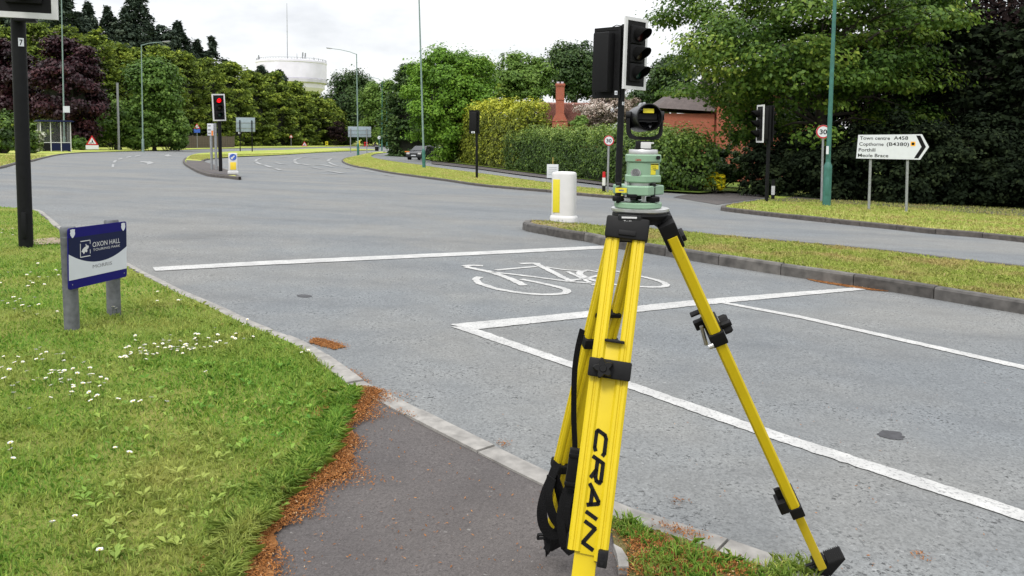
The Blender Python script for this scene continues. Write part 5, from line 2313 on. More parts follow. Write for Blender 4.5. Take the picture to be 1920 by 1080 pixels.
for x, y0, y1, w in ((542.3, 114, 8, .13), (560, 114, 101, .12), (579, 114, 103, .22), (583, 114, 104, .2), (484.5, 117, 104, .25), (487.5, 117, 108, .18), (596, 115, 110, .14), (602, 115, 111, .14), (606, 116, 112, .12), (551, 114, 110, .15), (530, 114, 111, .12)):
    p = at(x, 115, WY) - b
    mb = MB()
    yy = -min(1.0, 1) * math.sqrt(max(0, (r0 * .93) ** 2 - p.x ** 2)) * (.2 if 500 < x < 570 else .9)
    mb.tube([(p.x, yy, wz(y0)), (p.x, yy, wz(y1) * .5 + wz(y0) * .5), (p.x, yy, wz(y1))], [w * 1.3, w, w * .6], 6)
    if abs(x - 542.3) < 1:
        for q in np.linspace(.1, .7, 7):
            mb.box((p.x, yy, wz(y0) + (wz(y1) - wz(y0)) * q), (.5, .06, .06))
    elif w >= .18:
        mb.box((p.x + .2, yy, wz(y1 + 3)), (.3, .2, 1.4))
    mb.build('aerial', M['galv'], wt)

# ------------------------------------------------------------------ brick houses
HY = 78
k = mpp(HY)
c = at(1055, 215, HY)
b = Vector((c.x, HY, G(c.x, HY) + .1))
ho = thing('brick_house', 'house with weathered red tiled roof and tall brick chimney behind the long hedge', 'house', b)


def hx(x, Y=HY):
    return at(x, 215, Y).x - b.x


def hz_(y, Y=HY):
    return at(1055, y, Y).z - b.z


xa, xb = hx(1013), hx(1125)
ze, zr = hz_(229), hz_(192)
mb = MB()
mb.box(((xa + xb) / 2, 4, ze / 2), (xb - xa - .3, 7.4, ze))
mb.build('wall', M['brick'], ho, None)
mb = MB()
zm, ym = hz_(211), 1.5
mb.add([(xa - .3, -.3, ze - .1), (xb + .3, -.3, ze - .1), (xb + .3, ym, zm), (xa - .3, ym, zm), (xb + .2, 4, zr), (xa - .1, 4, zr), (xb + .3, 8.3, ze - .1), (xa - .3, 8.3, ze - .1)],
       [(0, 1, 2, 3), (3, 2, 4, 5), (5, 4, 6, 7), (0, 3, 5, 7), (1, 6, 4, 2), (0, 7, 6, 1)])
rf = mb.build('roof', M['rooftile'], ho, None)
mb = MB()
n_ = 16
for i in range(n_):
    x0 = xa + (xb - xa) * i / n_
    mb.ring((x0, 4, zr), (x0 + (xb - xa) / n_ - .03, 4, zr), .16, .16, 8)
mb.build('ridge_tile', M['rooftile'], rf, None)
mb = MB()
for i in range(26):
    q = (i + .5) / 26
    for (A, B_, n2) in (((-.3, ze - .1), (ym, zm), 14), ((ym, zm), (4, zr), 12)):
        pass
for i in range(13):
    q = i / 13
    y_, z_ = -.3 + (ym + .3) * q, ze - .1 + (zm - ze + .1) * q
    mb.box(((xa + xb) / 2, y_ - .02, z_ + .04), (xb - xa + .55, .1, .035))
for i in range(12):
    q = i / 12
    y_, z_ = ym + (4 - ym) * q, zm + (zr - zm) * q
    mb.box(((xa + xb) / 2 + .05, y_ - .02, z_ + .04), (xb - xa + .4, .12, .035))
o = mb.build('tile_course', M['rooftile'], rf, None)
mb = MB()
cx, cw_ = hx(1049.5), 15 * k
zt = hz_(155)
mb.box((cx, -.1, hz_(232) / 2 + .5), (cw_ * 1.9, .9, hz_(226) - 1))
mb.add([(cx - cw_ * .95, -.55, hz_(226) - .1), (cx + cw_ * .95, -.55, hz_(226) - .1), (cx + cw_ * .95, .35, hz_(226) - .1), (cx - cw_ * .95, .35, hz_(226) - .1),
        (cx - cw_ / 2, -.5, hz_(214)), (cx + cw_ / 2, -.5, hz_(214)), (cx + cw_ / 2, .3, hz_(214)), (cx - cw_ / 2, .3, hz_(214))],
       [(0, 1, 5, 4), (1, 2, 6, 5), (2, 3, 7, 6), (3, 0, 4, 7)])
mb.box((cx, -.1, (hz_(214) + hz_(160)) / 2), (cw_, .8, hz_(160) - hz_(214)))
for y_, s in ((187, 1.12), (162, 1.1), (160, 1.2), (158, 1.12)):
    mb.box((cx, -.1, hz_(y_)), (cw_ * s, .8 * s, 2 * k))
mb.build('chimney', M['brick'], ho, None)
for q in (-.2, .2):
    mb = MB()
    mb.lathe([(.16, hz_(158)), (.13, hz_(155)), (.15, hz_(153.5)), (.1, hz_(153.5))], 12, Matrix.Translation((cx + q, -.1, 0)))
    mb.build('chimney_pot', M['tower_band'], ho)

HY2 = 60
k = mpp(HY2)
c = at(1300, 215, HY2)
b = Vector((c.x, HY2, G(c.x, HY2) + .1))
h2 = thing('brick_house', 'red brick house with a grey brown roof partly hidden by the big tree', 'house', b)


def h2x(x, Y=HY2):
    return at(x, 215, Y).x - b.x


def h2z(y, Y=HY2):
    return at(1300, y, Y).z - b.z


x0, x1, x2 = h2x(1246), h2x(1340), h2x(1540)
ze, zr = h2z(213), h2z(158)
mb = MB()
mb.box(((x0 + x1) / 2, 3, ze / 2), (x1 - x0, 6, ze))
mb.box(((x1 + x2) / 2 + .1, 3.2, h2z(172) / 2), (x2 - x1, 7, h2z(172)))
mb.build('wall', M['brick'], h2, None)
mb = MB()
mb.add([(h2x(1229), -.4, h2z(203)), (h2x(1340), -.4, h2z(209)), (h2x(1345), 3, h2z(158)), (h2x(1284), 3, h2z(160)), (h2x(1340), 6.4, h2z(209)), (h2x(1229), 6.4, h2z(203))],
       [(0, 1, 2, 3), (3, 2, 4, 5), (0, 3, 5), (1, 4, 2), (0, 5, 4, 1)])
mb.add([(x1 - .2, -.7, h2z(172)), (x2 + .3, -.7, h2z(172)), (x2 + .3, 3, h2z(132)), (x1 - .2, 3, h2z(132)), (x2 + .3, 7, h2z(172)), (x1 - .2, 7, h2z(172))],
       [(0, 1, 2, 3), (3, 2, 4, 5), (0, 3, 5), (1, 4, 2)])
mb.build('roof', M['rooftile_grey'], h2, None)
# board fence in the shade behind the far left verge
f0, f1 = at(345, 275, 122), at(440, 275, 140)
fe = thing('board_fence', 'weathered brown board fence in the shade under the tall conifer hedge', 'fence', (f0.x, f0.y, G(f0.x, f0.y)))
d = Vector((f1.x - f0.x, f1.y - f0.y, 0))
L = d.length
fe.rotation_euler = (0, 0, math.atan2(d.y, d.x))
dz = G(f1.x, f1.y) - G(f0.x, f0.y)
mb = MB()
bw = L / 60
pm = None
for i in range(60):
    mb_ = MB()
    if pm is None:
        mb_.box((0, 0, 1.0), (bw * .9, .03, 1.9))
        pm = mb_.mesh('board', M['wood'])
    o = bpy.data.objects.new('board', pm)
    COL.objects.link(o)
    o.parent = fe
    o.location = (bw * (i + .5), random.uniform(-.01, .01), dz * i / 60 + random.uniform(-.03, .03))
for i in range(7):
    mb = MB()
    mb.box((L * i / 6, .08, 1.0 + dz * i / 6), (.12, .1, 2.2))
    mb.build('post', M['wood'], fe, None)


# ------------------------------------------------------------------ foliage
def quads_mesh(name, V, tint, m, smooth=False, tri=False):
    nf = V.shape[0]
    nv = V.shape[1]
    me = bpy.data.meshes.new(name)
    me.vertices.add(nf * nv)
    me.vertices.foreach_set('co', V.astype(np.float32).ravel())
    me.loops.add(nf * nv)
    me.loops.foreach_set('vertex_index', np.arange(nf * nv, dtype=np.int32))
    me.polygons.add(nf)
    me.polygons.foreach_set('loop_start', np.arange(0, nf * nv, nv, dtype=np.int32))
    me.polygons.foreach_set('loop_total', np.full(nf, nv, dtype=np.int32))
    a = me.attributes.new('tint', 'FLOAT', 'FACE')
    a.data.foreach_set('value', tint.astype(np.float32))
    me.materials.append(m)
    me.update(calc_edges=True)
    return me


def unit(v):
    return v / np.maximum(np.linalg.norm(v, axis=1, keepdims=True), 1e-9)


def leaf_quads(P, N, size, aspect=.6, axis=None, fold=.18, droop=.0):
    """rhombic leaves at P facing N; axis: preferred long direction"""
    n = len(P)
    N = unit(N)
    if axis is None:
        axis = rng.normal(size=(n, 3))
    U = unit(axis - N * (axis * N).sum(1, keepdims=True))
    W = np.cross(N, U)
    s = size * rng.uniform(.65, 1.3, (n, 1))
    a = P - U * s * .5
    c = P + U * s * .5 - N * s * droop
    b = P + W * s * aspect * .5 + N * s * fold * .5
    d = P - W * s * aspect * .5 + N * s * fold * .5
    return np.stack([a, b, c, d], 1)


def link(name, me, parent=None):
    o = bpy.data.objects.new(name, me)
    COL.objects.link(o)
    if parent is not None:
        o.parent = parent
    return o


def clump_crown(C, rad, n, ncl, rcl, flat=.6, lump=.25, low=-.75, inner=.35, up=.6):
    """leaf points, normals and clump tints for a crown of leafy clumps"""
    D = unit(rng.normal(size=(ncl * 3, 3)))
    D = D[D[:, 2] > low][:ncl]
    ncl = len(D)
    ph = rng.uniform(0, 6.28, 6)
    lum = 1 + lump * (np.sin(3.1 * D[:, 0] * 2 + ph[0]) * np.sin(2.7 * D[:, 2] * 2 + ph[1]) + .6 * np.sin(5.3 * D[:, 1] + ph[2] + 4 * D[:, 2]))
    f = inner + (1 - inner) * rng.uniform(0, 1, ncl) ** .45
    cc = C + D * np.array(rad) * np.minimum(f * lum, 1.04)[:, None]
    w = rng.uniform(.6, 1.4, ncl)
    idx = rng.choice(ncl, n, p=w / w.sum())
    q = unit(rng.normal(size=(n, 3)))
    rr = rng.uniform(.25, 1, n) ** .5
    rc = rcl * (.7 + .6 * rng.random(ncl))
    rr = np.where(rng.random(n) < .22, rr * rng.uniform(1.1, 1.9, n), rr)
    off = q * rr[:, None] * rc[idx][:, None]
    off[:, 2] *= flat
    P = cc[idx] + off
    Nn = unit(q * .8 + D[idx] * .4 + np.array([0, 0, up]) + rng.normal(size=(n, 3)) * .45)
    ct = rng.normal(0, .16, ncl)
    t = np.clip(.5 + ct[idx] + rng.normal(0, .17, n), 0, 1)
    return P, Nn, t, cc


def limbs(base, trunk_top, tr, targets, wob=.15):
    mb = MB()
    base, top = Vector(base), Vector(trunk_top)
    Hh = (top - base).length
    mid = base.lerp(top, .5) + Vector((random.uniform(-.1, .1), random.uniform(-.1, .1), 0)) * Hh * .1
    mb.tube([base - Vector((0, 0, .2)), base + Vector((0, 0, .25)), mid, top], [tr * 1.35, tr, tr * .8, tr * .5], 10)
    for i, t in enumerate(targets):
        t = Vector(t)
        s = base.lerp(top, random.uniform(.45, 1.0))
        m1 = s.lerp(t, .45) + Vector((random.uniform(-1, 1), random.uniform(-1, 1), random.uniform(.2, 1))) * (t - s).length * wob
        r = tr * random.uniform(.22, .42)
        mb.tube([s, m1, t], [r, r * .55, r * .15], 6)
    return mb


def ground_base(px, Y, h=.08):
    p = at(px, 300, Y)
    return Vector((p.x, Y, G(p.x, Y) + h))


def broadleaf(name, label, bpx, Y, cx, cy, rx, ry, n, leaf, m, ncl=60, rcl=.3, tr=.2, group=None, flat=.6, low=-.75, inner=.35, depth=.85, nl=12, cat='tree', lump=.25, h=.08, aspect=.65, up=.6, core=0.0, cut=None):
    k = mpp(Y)
    b = ground_base(bpx, Y, h)
    t = thing(name, label, cat, b, 0, group)
    C = np.array(at(cx, cy, Y) - b)
    rad = (rx * k, rx * k * depth, ry * k)
    P, N, ti, cc = clump_crown(C, rad, n, ncl, rcl * min(rx, ry) * k, flat, lump, low, inner, up)
    keep = P[:, 2] > .05
    if cut:
        U_ = (P - C) / np.array(rad)
        keep &= ~((U_[:, 0] < cut[0]) & (U_[:, 2] < cut[1]))
    P, N, ti = P[keep], N[keep], ti[keep]
    link('crown' if cat == 'tree' else 'foliage', quads_mesh('crown', leaf_quads(P, N, leaf, aspect), ti, m), t)
    if core:
        mb = MB()
        mb.lathe([(max(.02, math.sin(a_)) * core, -math.cos(a_) * core) for a_ in np.linspace(.05, 3.09, 9)], 14, cap=False)
        for i, v_ in enumerate(mb.v):
            g_ = random.uniform(.8, 1.12)
            mb.v[i] = Vector((C[0] + v_.x * rad[0] * g_, C[1] + v_.y * rad[1] * g_, max(.05, C[2] + v_.z * rad[2] * g_)))
        mb.build('inner_twigs', LM['core'], t, None)
    sel = cc[rng.choice(len(cc), min(nl, len(cc)), replace=False)]
    if cat == 'tree':
        mb = limbs((0, 0, 0), (C[0] * .7, C[1] * .7, max(C[2], .6)), tr, [tuple(p) for p in sel])
        mb.build('trunk', M['bark'], t, 60)
    else:
        mb = MB()
        for p in sel:
            mb.tube([(p[0] * .15, p[1] * .15, -.05), (p[0] * .6, p[1] * .6, max(p[2] * .5, .1)), tuple(p)], [.03, .02, .01], 5)
        mb.build('stems', M['bark'], t, None)
    return t


def plume_conifer(name, label, px, Y, top, half, n, spray, m, group=None, p=2.2, skirt=.0, coremat=None, h=.05):
    """dense upright conifer: tiers of feathery outward sprays with deep gaps between them"""
    k = mpp(Y)
    b = ground_base(px, Y, h)
    t = thing(name, label, 'tree', b, 0, group)
    Ht = at(px, top, Y).z - b.z
    Rr = half * k
    ncl = max(60, n // 55)
    hz = rng.uniform(skirt, 1, ncl) ** .9
    an = rng.uniform(0, 2 * math.pi, ncl)
    ph = rng.uniform(0, 6.28)
    rad = Rr * np.maximum(1 - hz ** p, 0.015) ** .75 * (.66 + .42 * rng.random(ncl)) * (1 + .14 * np.sin(an * 3 + hz * 7 + ph))
    cc = np.stack([rad * np.cos(an), rad * np.sin(an), hz * Ht], 1)
    idx = rng.integers(0, ncl, n)
    out = np.stack([np.cos(an), np.sin(an), np.zeros(ncl)], 1)
    side = np.stack([-np.sin(an), np.cos(an), np.zeros(ncl)], 1)
    L = (Rr * .3 + .35) * rng.uniform(.6, 1.3, ncl)
    e = rng.uniform(-1, 1, n)                # from the stem end to the tip of the spray
    wd = rng.normal(0, .38, n) * (1.15 - .5 * (e + 1) / 2)
    Li = L[idx][:, None]
    rise = rng.uniform(-.05, .55, ncl)[idx]
    P = cc[idx] + out[idx] * (e[:, None] * Li * .75) + side[idx] * (wd[:, None] * Li) + np.array([0, 0, 1.0]) * ((rise * e - .18 * e * e - .35 * wd * wd)[:, None] * Li) + rng.normal(size=(n, 3)) * Li * .09
    P[:, 2] = np.clip(P[:, 2], .05, None)
    N = unit(out[idx] * .35 + np.array([0, 0, .75]) + rng.normal(size=(n, 3)) * .55)
    ax = out[idx] * 1.0 + side[idx] * wd[:, None] * 1.5 + np.array([0, 0, .25]) + rng.normal(size=(n, 3)) * .35
    ct = rng.normal(0, .14, ncl)
    ti = np.clip(.42 + ct[idx] + .13 * e + rng.normal(0, .14, n), 0, 1)
    link('crown', quads_mesh('crown', leaf_quads(P, N, spray, .5, ax), ti, m), t)
    mb = MB()
    mb.tube([(0, 0, -.1), (0, 0, Ht * .5), (0, 0, Ht * .96)], [Rr * .1 + .1, Rr * .06 + .06, .03], 8)
    mb.build('trunk', M['bark'], t, 60)
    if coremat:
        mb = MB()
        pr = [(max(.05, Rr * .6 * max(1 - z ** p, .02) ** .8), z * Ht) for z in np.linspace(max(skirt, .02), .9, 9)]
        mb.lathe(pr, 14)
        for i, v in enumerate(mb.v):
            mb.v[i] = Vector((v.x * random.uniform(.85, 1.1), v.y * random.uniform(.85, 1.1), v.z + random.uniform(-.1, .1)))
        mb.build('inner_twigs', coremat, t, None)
    return t


def spruce(name, label, px, Y, top, half, n, spray, m, group=None, ybase=None, dens=1.0, p=.8):
    """open conifer: whorls of drooping boughs with gaps between"""
    k = mpp(Y)
    b = ground_base(px, Y, .05)
    t = thing(name, label, 'tree', b, 0, group)
    Ht = at(px, top, Y).z - b.z
    Rr = half * k
    start = .25
    nb = int(70 * dens)
    mb = MB()
    mb.tube([(0, 0, -.1), (Rr * .02, 0, Ht * .5), (0, 0, Ht)], [.28, .17, .03], 8)
    P, N, A = [], [], []
    per = n // nb
    for i in range(nb):
        hz = start + (1 - start) * (i + random.random()) / nb
        a = i * 2.4 + random.uniform(-.5, .5)
        ln = Rr * (1 - (hz - start) / (1 - start)) ** p * random.uniform(.55, 1.15) + .15
        o = Vector((math.cos(a), math.sin(a), 0))
        p0 = Vector((0, 0, hz * Ht))
        rise = random.uniform(.0, .25)
        pts = [p0, p0 + o * ln * .55 + Vector((0, 0, ln * rise)), p0 + o * ln + Vector((0, 0, ln * (rise - .25)))]
        mb.tube(pts, [.06, .04, .015], 5)
        s = rng.uniform(.15, 1.05, per)
        c0, c1, c2 = (np.array(q) for q in pts)
        q = ((1 - s) ** 2)[:, None] * c0 + (2 * s * (1 - s))[:, None] * (2 * c1 - .5 * c0 - .5 * c2) + (s ** 2)[:, None] * c2
        wid = ln * .3 * (1.1 - s * .6)
        side = np.array([-o.y, o.x, 0])
        q = q + side * (rng.uniform(-1, 1, per) * wid)[:, None] + rng.normal(size=(per, 3)) * spray * .3
        q[:, 2] -= rng.uniform(0, 1, per) * spray * .9
        P.append(q)
        N.append(np.array([0, 0, 1.0]) + rng.normal(size=(per, 3)) * .6)
        A.append(np.array(o) + side * rng.uniform(-1, 1, (per, 1)) + np.array([0, 0, -.35]) + rng.normal(size=(per, 3)) * .2)
    mb.build('trunk', M['bark'], t, 60)
    P, N, A = np.concatenate(P), np.concatenate(N), np.concatenate(A)
    ti = np.clip(rng.normal(.45, .2, len(P)), 0, 1)
    link('crown', quads_mesh('crown', leaf_quads(P, N, spray, .38, A), ti, m), t)
    return t


def hedge(name, label, pts, tops, depth, n, leaf, m, rcl=.35, coremat=None, aspect=.6, h=.1, bumps=.12):
    """loose clipped hedge along ground pixels pts, its top edge at pixel rows tops: overlapping leafy clumps over a body of twigs"""
    B = [gp(x, y, h) for x, y in pts]
    Z = [at(pts[i][0], tops[i], B[i].y + depth * .3).z - B[i].z for i in range(len(pts))]
    o0 = B[0].copy()
    t = thing(name, label, 'hedge', o0)
    A = np.array([[p.x - o0.x, p.y - o0.y, p.z - o0.z] for p in B])
    S_ = np.concatenate([[0], np.cumsum(np.linalg.norm(np.diff(A[:, :2], axis=0), axis=1))])
    tot = S_[-1]
    zm = float(np.mean(Z))

    def ip(col, q):
        return np.interp(q, S_, col)
    tx, ty = np.gradient(A[:, 0], S_), np.gradient(A[:, 1], S_)

    def nrm(q):
        a_, b_ = ip(tx, q), ip(ty, q)
        l_ = np.hypot(a_, b_)
        nx, ny = -b_ / l_, a_ / l_
        s_ = np.where(ny + .3 * nx > 0, 1, -1)
        return nx * s_, ny * s_
    area = np.array([tot * zm, tot * depth * 1.2, tot * zm * .35, depth * zm, depth * zm])
    ncl = int(area.sum() / (rcl * rcl * .55))
    kind = rng.choice(5, ncl, p=area / area.sum())
    s = rng.uniform(0, tot, ncl)
    s = np.where(kind == 3, 0, np.where(kind == 4, tot, s))
    v = rng.uniform(0, 1, ncl)
    d = rng.uniform(0, depth, ncl)
    d = np.where(kind == 0, np.abs(rng.normal(0, .07, ncl)), np.where(kind == 2, depth, d))
    zt = ip(np.array(Z), s) * (1 + bumps * .6 * np.sin(s * 1.1 + .7) * np.sin(s * .37) + bumps * .3 * np.sin(s * 3.1)) - rcl * .5
    z = np.where(kind == 1, zt + rng.normal(0, rcl * .35, ncl), rcl * .3 + v * (zt - rcl * .3))
    nx, ny = nrm(s)
    shoulder = np.clip((z / zt - .75) / .25, 0, 1) ** 2
    d = d + np.where(kind == 0, shoulder * depth * .22 + .12 * np.sin(s * 2.2 + z * 1.7), 0)
    cc = np.stack([ip(A[:, 0], s) + nx * d, ip(A[:, 1], s) + ny * d, ip(A[:, 2], s) + z], 1)
    ux_, uy_ = ny, -nx
    out = np.stack([-nx, -ny, np.full(ncl, .3)], 1)
    out[kind == 1] = (0, 0, 1)
    out[kind == 2] *= (-1, -1, 1)
    e0, e1 = kind == 3, kind == 4
    tdir = np.stack([ip(tx, s), ip(ty, s), np.zeros(ncl)], 1)
    out[e0] = -tdir[e0]
    out[e1] = tdir[e1]
    idx = rng.integers(0, ncl, n)
    q = unit(rng.normal(size=(n, 3)))
    P = cc[idx] + q * (rng.uniform(.2, 1, n) ** .5)[:, None] * rcl * (.7 + .6 * rng.random(ncl))[idx][:, None] * np.array([1, 1, .8])
    P[:, 2] = np.maximum(P[:, 2], ip(A[:, 2], s)[idx] + .03)
    N = unit(q * .7 + out[idx] * .8 + rng.normal(size=(n, 3)) * .4 + np.array([0, 0, .25]))
    ct = rng.normal(0, .15, ncl)
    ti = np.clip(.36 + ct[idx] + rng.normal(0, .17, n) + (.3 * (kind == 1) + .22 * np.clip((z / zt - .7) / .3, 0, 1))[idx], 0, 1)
    link('foliage', quads_mesh('foliage', leaf_quads(P, N, leaf, aspect), ti, m), t)
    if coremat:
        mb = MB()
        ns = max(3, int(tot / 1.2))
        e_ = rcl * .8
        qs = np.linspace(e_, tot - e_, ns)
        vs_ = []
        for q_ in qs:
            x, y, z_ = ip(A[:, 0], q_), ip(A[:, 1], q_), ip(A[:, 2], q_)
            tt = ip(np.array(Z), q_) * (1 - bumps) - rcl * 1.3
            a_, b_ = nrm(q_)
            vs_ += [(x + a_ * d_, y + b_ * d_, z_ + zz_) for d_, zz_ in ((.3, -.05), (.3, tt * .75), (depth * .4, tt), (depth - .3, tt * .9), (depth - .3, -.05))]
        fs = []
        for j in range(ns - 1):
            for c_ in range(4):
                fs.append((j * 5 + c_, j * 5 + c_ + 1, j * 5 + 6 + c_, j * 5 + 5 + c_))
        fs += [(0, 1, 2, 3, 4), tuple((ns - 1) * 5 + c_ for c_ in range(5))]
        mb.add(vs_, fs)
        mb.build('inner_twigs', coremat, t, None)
    return t


LM = {
    'leyl': leaf_mat('leylandii sprays', [(0, (.02, .03, .007)), (.45, (.105, .155, .024)), (.8, (.245, .31, .04)), (1, (.36, .4, .055))], .25, .75),
    'spruce': leaf_mat('spruce sprays', [(0, (.014, .026, .018)), (.6, (.045, .068, .045)), (1, (.085, .11, .07))], .1, .7),
    'purple': leaf_mat('copper leaves', [(0, (.007, .003, .005)), (.6, (.03, .011, .015)), (1, (.065, .022, .026))], .15, .45),
    'green': leaf_mat('mid green leaves', [(0, (.032, .07, .012)), (.5, (.08, .155, .024)), (1, (.16, .25, .045))], .3, .5),
    'bright': leaf_mat('bright sycamore leaves', [(0, (.05, .115, .012)), (.5, (.125, .25, .024)), (1, (.21, .35, .04))], .35, .5),
    'lime': leaf_mat('pale green leaves', [(0, (.06, .12, .02)), (.5, (.12, .21, .035)), (1, (.2, .3, .06))], .35, .5),
    'maple': leaf_mat('maple leaves', [(0, (.024, .06, .01)), (.5, (.072, .14, .018)), (.85, (.16, .24, .032)), (1, (.25, .31, .045))], .35, .5),
    'dark': leaf_mat('evergreen leaves darkened for shade', [(0, (.004, .007, .004)), (.6, (.011, .018, .008)), (1, (.028, .04, .016))], .06, .8, None, .06),  # naturally dark leaves, lowered further so the colour carries the canopy's shade
    'oak': leaf_mat('dark oak leaves', [(0, (.018, .04, .012)), (.5, (.04, .08, .02)), (1, (.085, .13, .035))], .25, .5),
    'beech': leaf_mat('copper beech leaves', [(0, (.004, .003, .0035)), (.6, (.014, .009, .009)), (1, (.036, .022, .018))], .06, .8, None, .06),
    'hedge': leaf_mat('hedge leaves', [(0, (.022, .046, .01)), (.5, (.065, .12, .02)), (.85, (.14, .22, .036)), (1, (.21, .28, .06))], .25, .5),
    'gold': leaf_mat('golden conifer sprays', [(0, (.05, .065, .01)), (.45, (.165, .2, .022)), (.8, (.34, .37, .035)), (1, (.46, .46, .05))], .25, .6),
    'blossom': leaf_mat('hawthorn blossom', [(0, (.06, .07, .03)), (.4, (.22, .17, .13)), (.75, (.42, .34, .3)), (1, (.6, .55, .5))], .2, .7),
    'flower': leaf_mat('yellow flowers', [(0, (.16, .2, .012)), (.25, (.55, .5, .012)), (1, (.78, .66, .025))], .3, .6),
    'parsley': leaf_mat('white umbels', [(0, (.09, .14, .04)), (.45, (.2, .26, .08)), (.7, (.45, .47, .35)), (1, (.6, .6, .52))], .3, .6),
    'lav': leaf_mat('grey leaves', [(0, (.06, .07, .06)), (1, (.2, .21, .2))], .2, .7),
    'bush': leaf_mat('fresh bush leaves', [(0, (.04, .085, .015)), (.5, (.105, .19, .032)), (1, (.2, .3, .06))], .35, .5),
    'olive': leaf_mat('dark olive leaves', [(0, (.012, .014, .006)), (.6, (.035, .037, .015)), (1, (.08, .075, .03))], .15, .6),
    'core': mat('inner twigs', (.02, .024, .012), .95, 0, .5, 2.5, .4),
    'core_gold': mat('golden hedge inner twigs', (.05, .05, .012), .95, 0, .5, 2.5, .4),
}

# tall conifer hedge on the left, tree by tree
row = [(18, 50, 40, 88), (75, 46, 42, 92), (132, 54, 38, 96), (180, 60, 36, 99), (226, 86, 34, 103), (264, 94, 33, 107), (302, 90, 34, 111), (343, 98, 34, 117), (386, 114, 36, 124), (432, 117, 34, 132),
       (472, 134, 34, 140), (512, 139, 34, 148), (549, 153, 30, 156), (583, 174, 29, 164), (612, 190, 25, 172), (632, 205, 18, 180)]
words_ = ['behind the left traffic signal pole', 'above the first purple tree', 'behind the tall thin lamp post', 'at the right shoulder of the purple tree', 'behind the short pale pole', 'behind the lamp post with an arm',
          'rising over the roadside bushes', 'left of the red traffic signal', 'just behind the red traffic signal', 'above the large grey signboard', 'right of the grey signboard', 'in front of the water tower edge',
          'under the water tower drum', 'below the right half of the water tower', 'last but one towards the far fence', 'smallest at the end by the far fence']
for (px, top, half, Y), wd in zip(row, words_):
    Y = Y * 1.2
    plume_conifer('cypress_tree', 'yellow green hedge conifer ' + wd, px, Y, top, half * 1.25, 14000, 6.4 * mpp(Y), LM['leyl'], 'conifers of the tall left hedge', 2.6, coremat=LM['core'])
# darker spruces and cedars behind
for px, top, half, Y, dn, wd in ((38, -24, 42, 128, 1.2, 'above the left signal pole'), (130, -22, 38, 126, 1.5, 'rising out of frame by the thin lamp post'), (173, 5, 22, 132, .9, 'slim with a pointed tip'), (208, 14, 27, 134, .9, 'with a ragged top beside the slim one'),
                                 (262, -28, 44, 136, 1.1, 'tall and open with a forked top'), (338, 42, 34, 140, 1.0, 'leaning crown above the roadside lamp arm'), (373, 76, 22, 146, .8, 'low and thin left of the sparse one'), (401, 70, 24, 148, .45, 'sparse with sky through its boughs'),
                                 (492, 126, 26, 166, 1.1, 'dark tip left in front of the water tower'), (526, 134, 24, 168, 1.0, 'dark tip in front of the water tower drum')):
    Y = Y * 1.36
    spruce('spruce_tree', 'dark spruce behind the hedge, ' + wd, px, Y, top, half * (4.2 if half < 32 else 3.0), int(11000 * dn), 7.5 * mpp(Y), LM['spruce'], 'dark spruces behind the hedge', dens=dn, p=1.0)
for cx, cy, rx, ry, Y, wd in ((86, 62, 36, 52, 130, 'between the two tallest left spruces'), (150, 70, 30, 44, 133, 'right of the thin lamp post'), (236, 76, 30, 40, 137, 'under the forked spruce'), (302, 86, 28, 34, 140, 'left of the leaning spruce'), (6, 40, 40, 60, 128, 'behind the signal head at the left edge')):
    Y = Y * 1.34
    broadleaf('pine_tree', 'ragged dark pine ' + wd, cx, Y, cx, cy, rx, ry, 8000, .7, LM['spruce'], 90, .28, .3, 'dark pines behind the hedge', flat=.5, lump=.3)
# copper trees by the shelter
broadleaf('copper_tree', 'dark purple tree at the left edge behind the signal pole', 8, 92, 10, 165, 56, 78, 17000, .42, LM['purple'], 90, .3, .3, 'purple trees by the shelter')
broadleaf('copper_tree', 'dark purple tree behind the bus shelter', 122, 90, 124, 172, 62, 92, 30000, .4, LM['purple'], 150, .24, .35, 'purple trees by the shelter', low=-.95, core=.6)
# green trees and bushes beside them
broadleaf('maple_tree', 'mid green tree behind the roadside bushes', 290, 100, 288, 162, 48, 52, 13000, .42, LM['green'], 100, .28, .25, flat=.8, lump=.15)
for cx, cy, rx, ry, Y, wd in ((214, 232, 38, 52, 97, 'tall bush under the short pale pole'), (262, 236, 36, 46, 98, 'bush under the lamp post with an arm'), (312, 240, 34, 40, 100, 'bush at the right end of the roadside clump'), (335, 256, 16, 22, 103, 'low bush beside the blue panelled sign')):
    broadleaf('roadside_bush', 'green ' + wd, cx, Y, cx, cy, rx, ry, 9000, .36, LM['bush'], 70, .3, .1, 'green roadside bushes', cat='bush', low=-1)
for cx, cy, rx, ry, Y, wd, m in ((6, 248, 30, 40, 56, 'left of the signal pole', 'hedge'), (50, 262, 18, 32, 60, 'between signal pole and shelter', 'hedge'), (66, 264, 13, 20, 62, 'white flowered, in front of the shelter', 'parsley'), (148, 269, 14, 12, 86, 'low, right of the shelter', 'green')):
    broadleaf('verge_shrub', 'loose shrub ' + wd, cx, Y, cx, cy, rx, ry, 5500, .26, LM[m], 45, .3, .1, 'shrubs on the far left verge', cat='bush', low=-1, flat=.9)
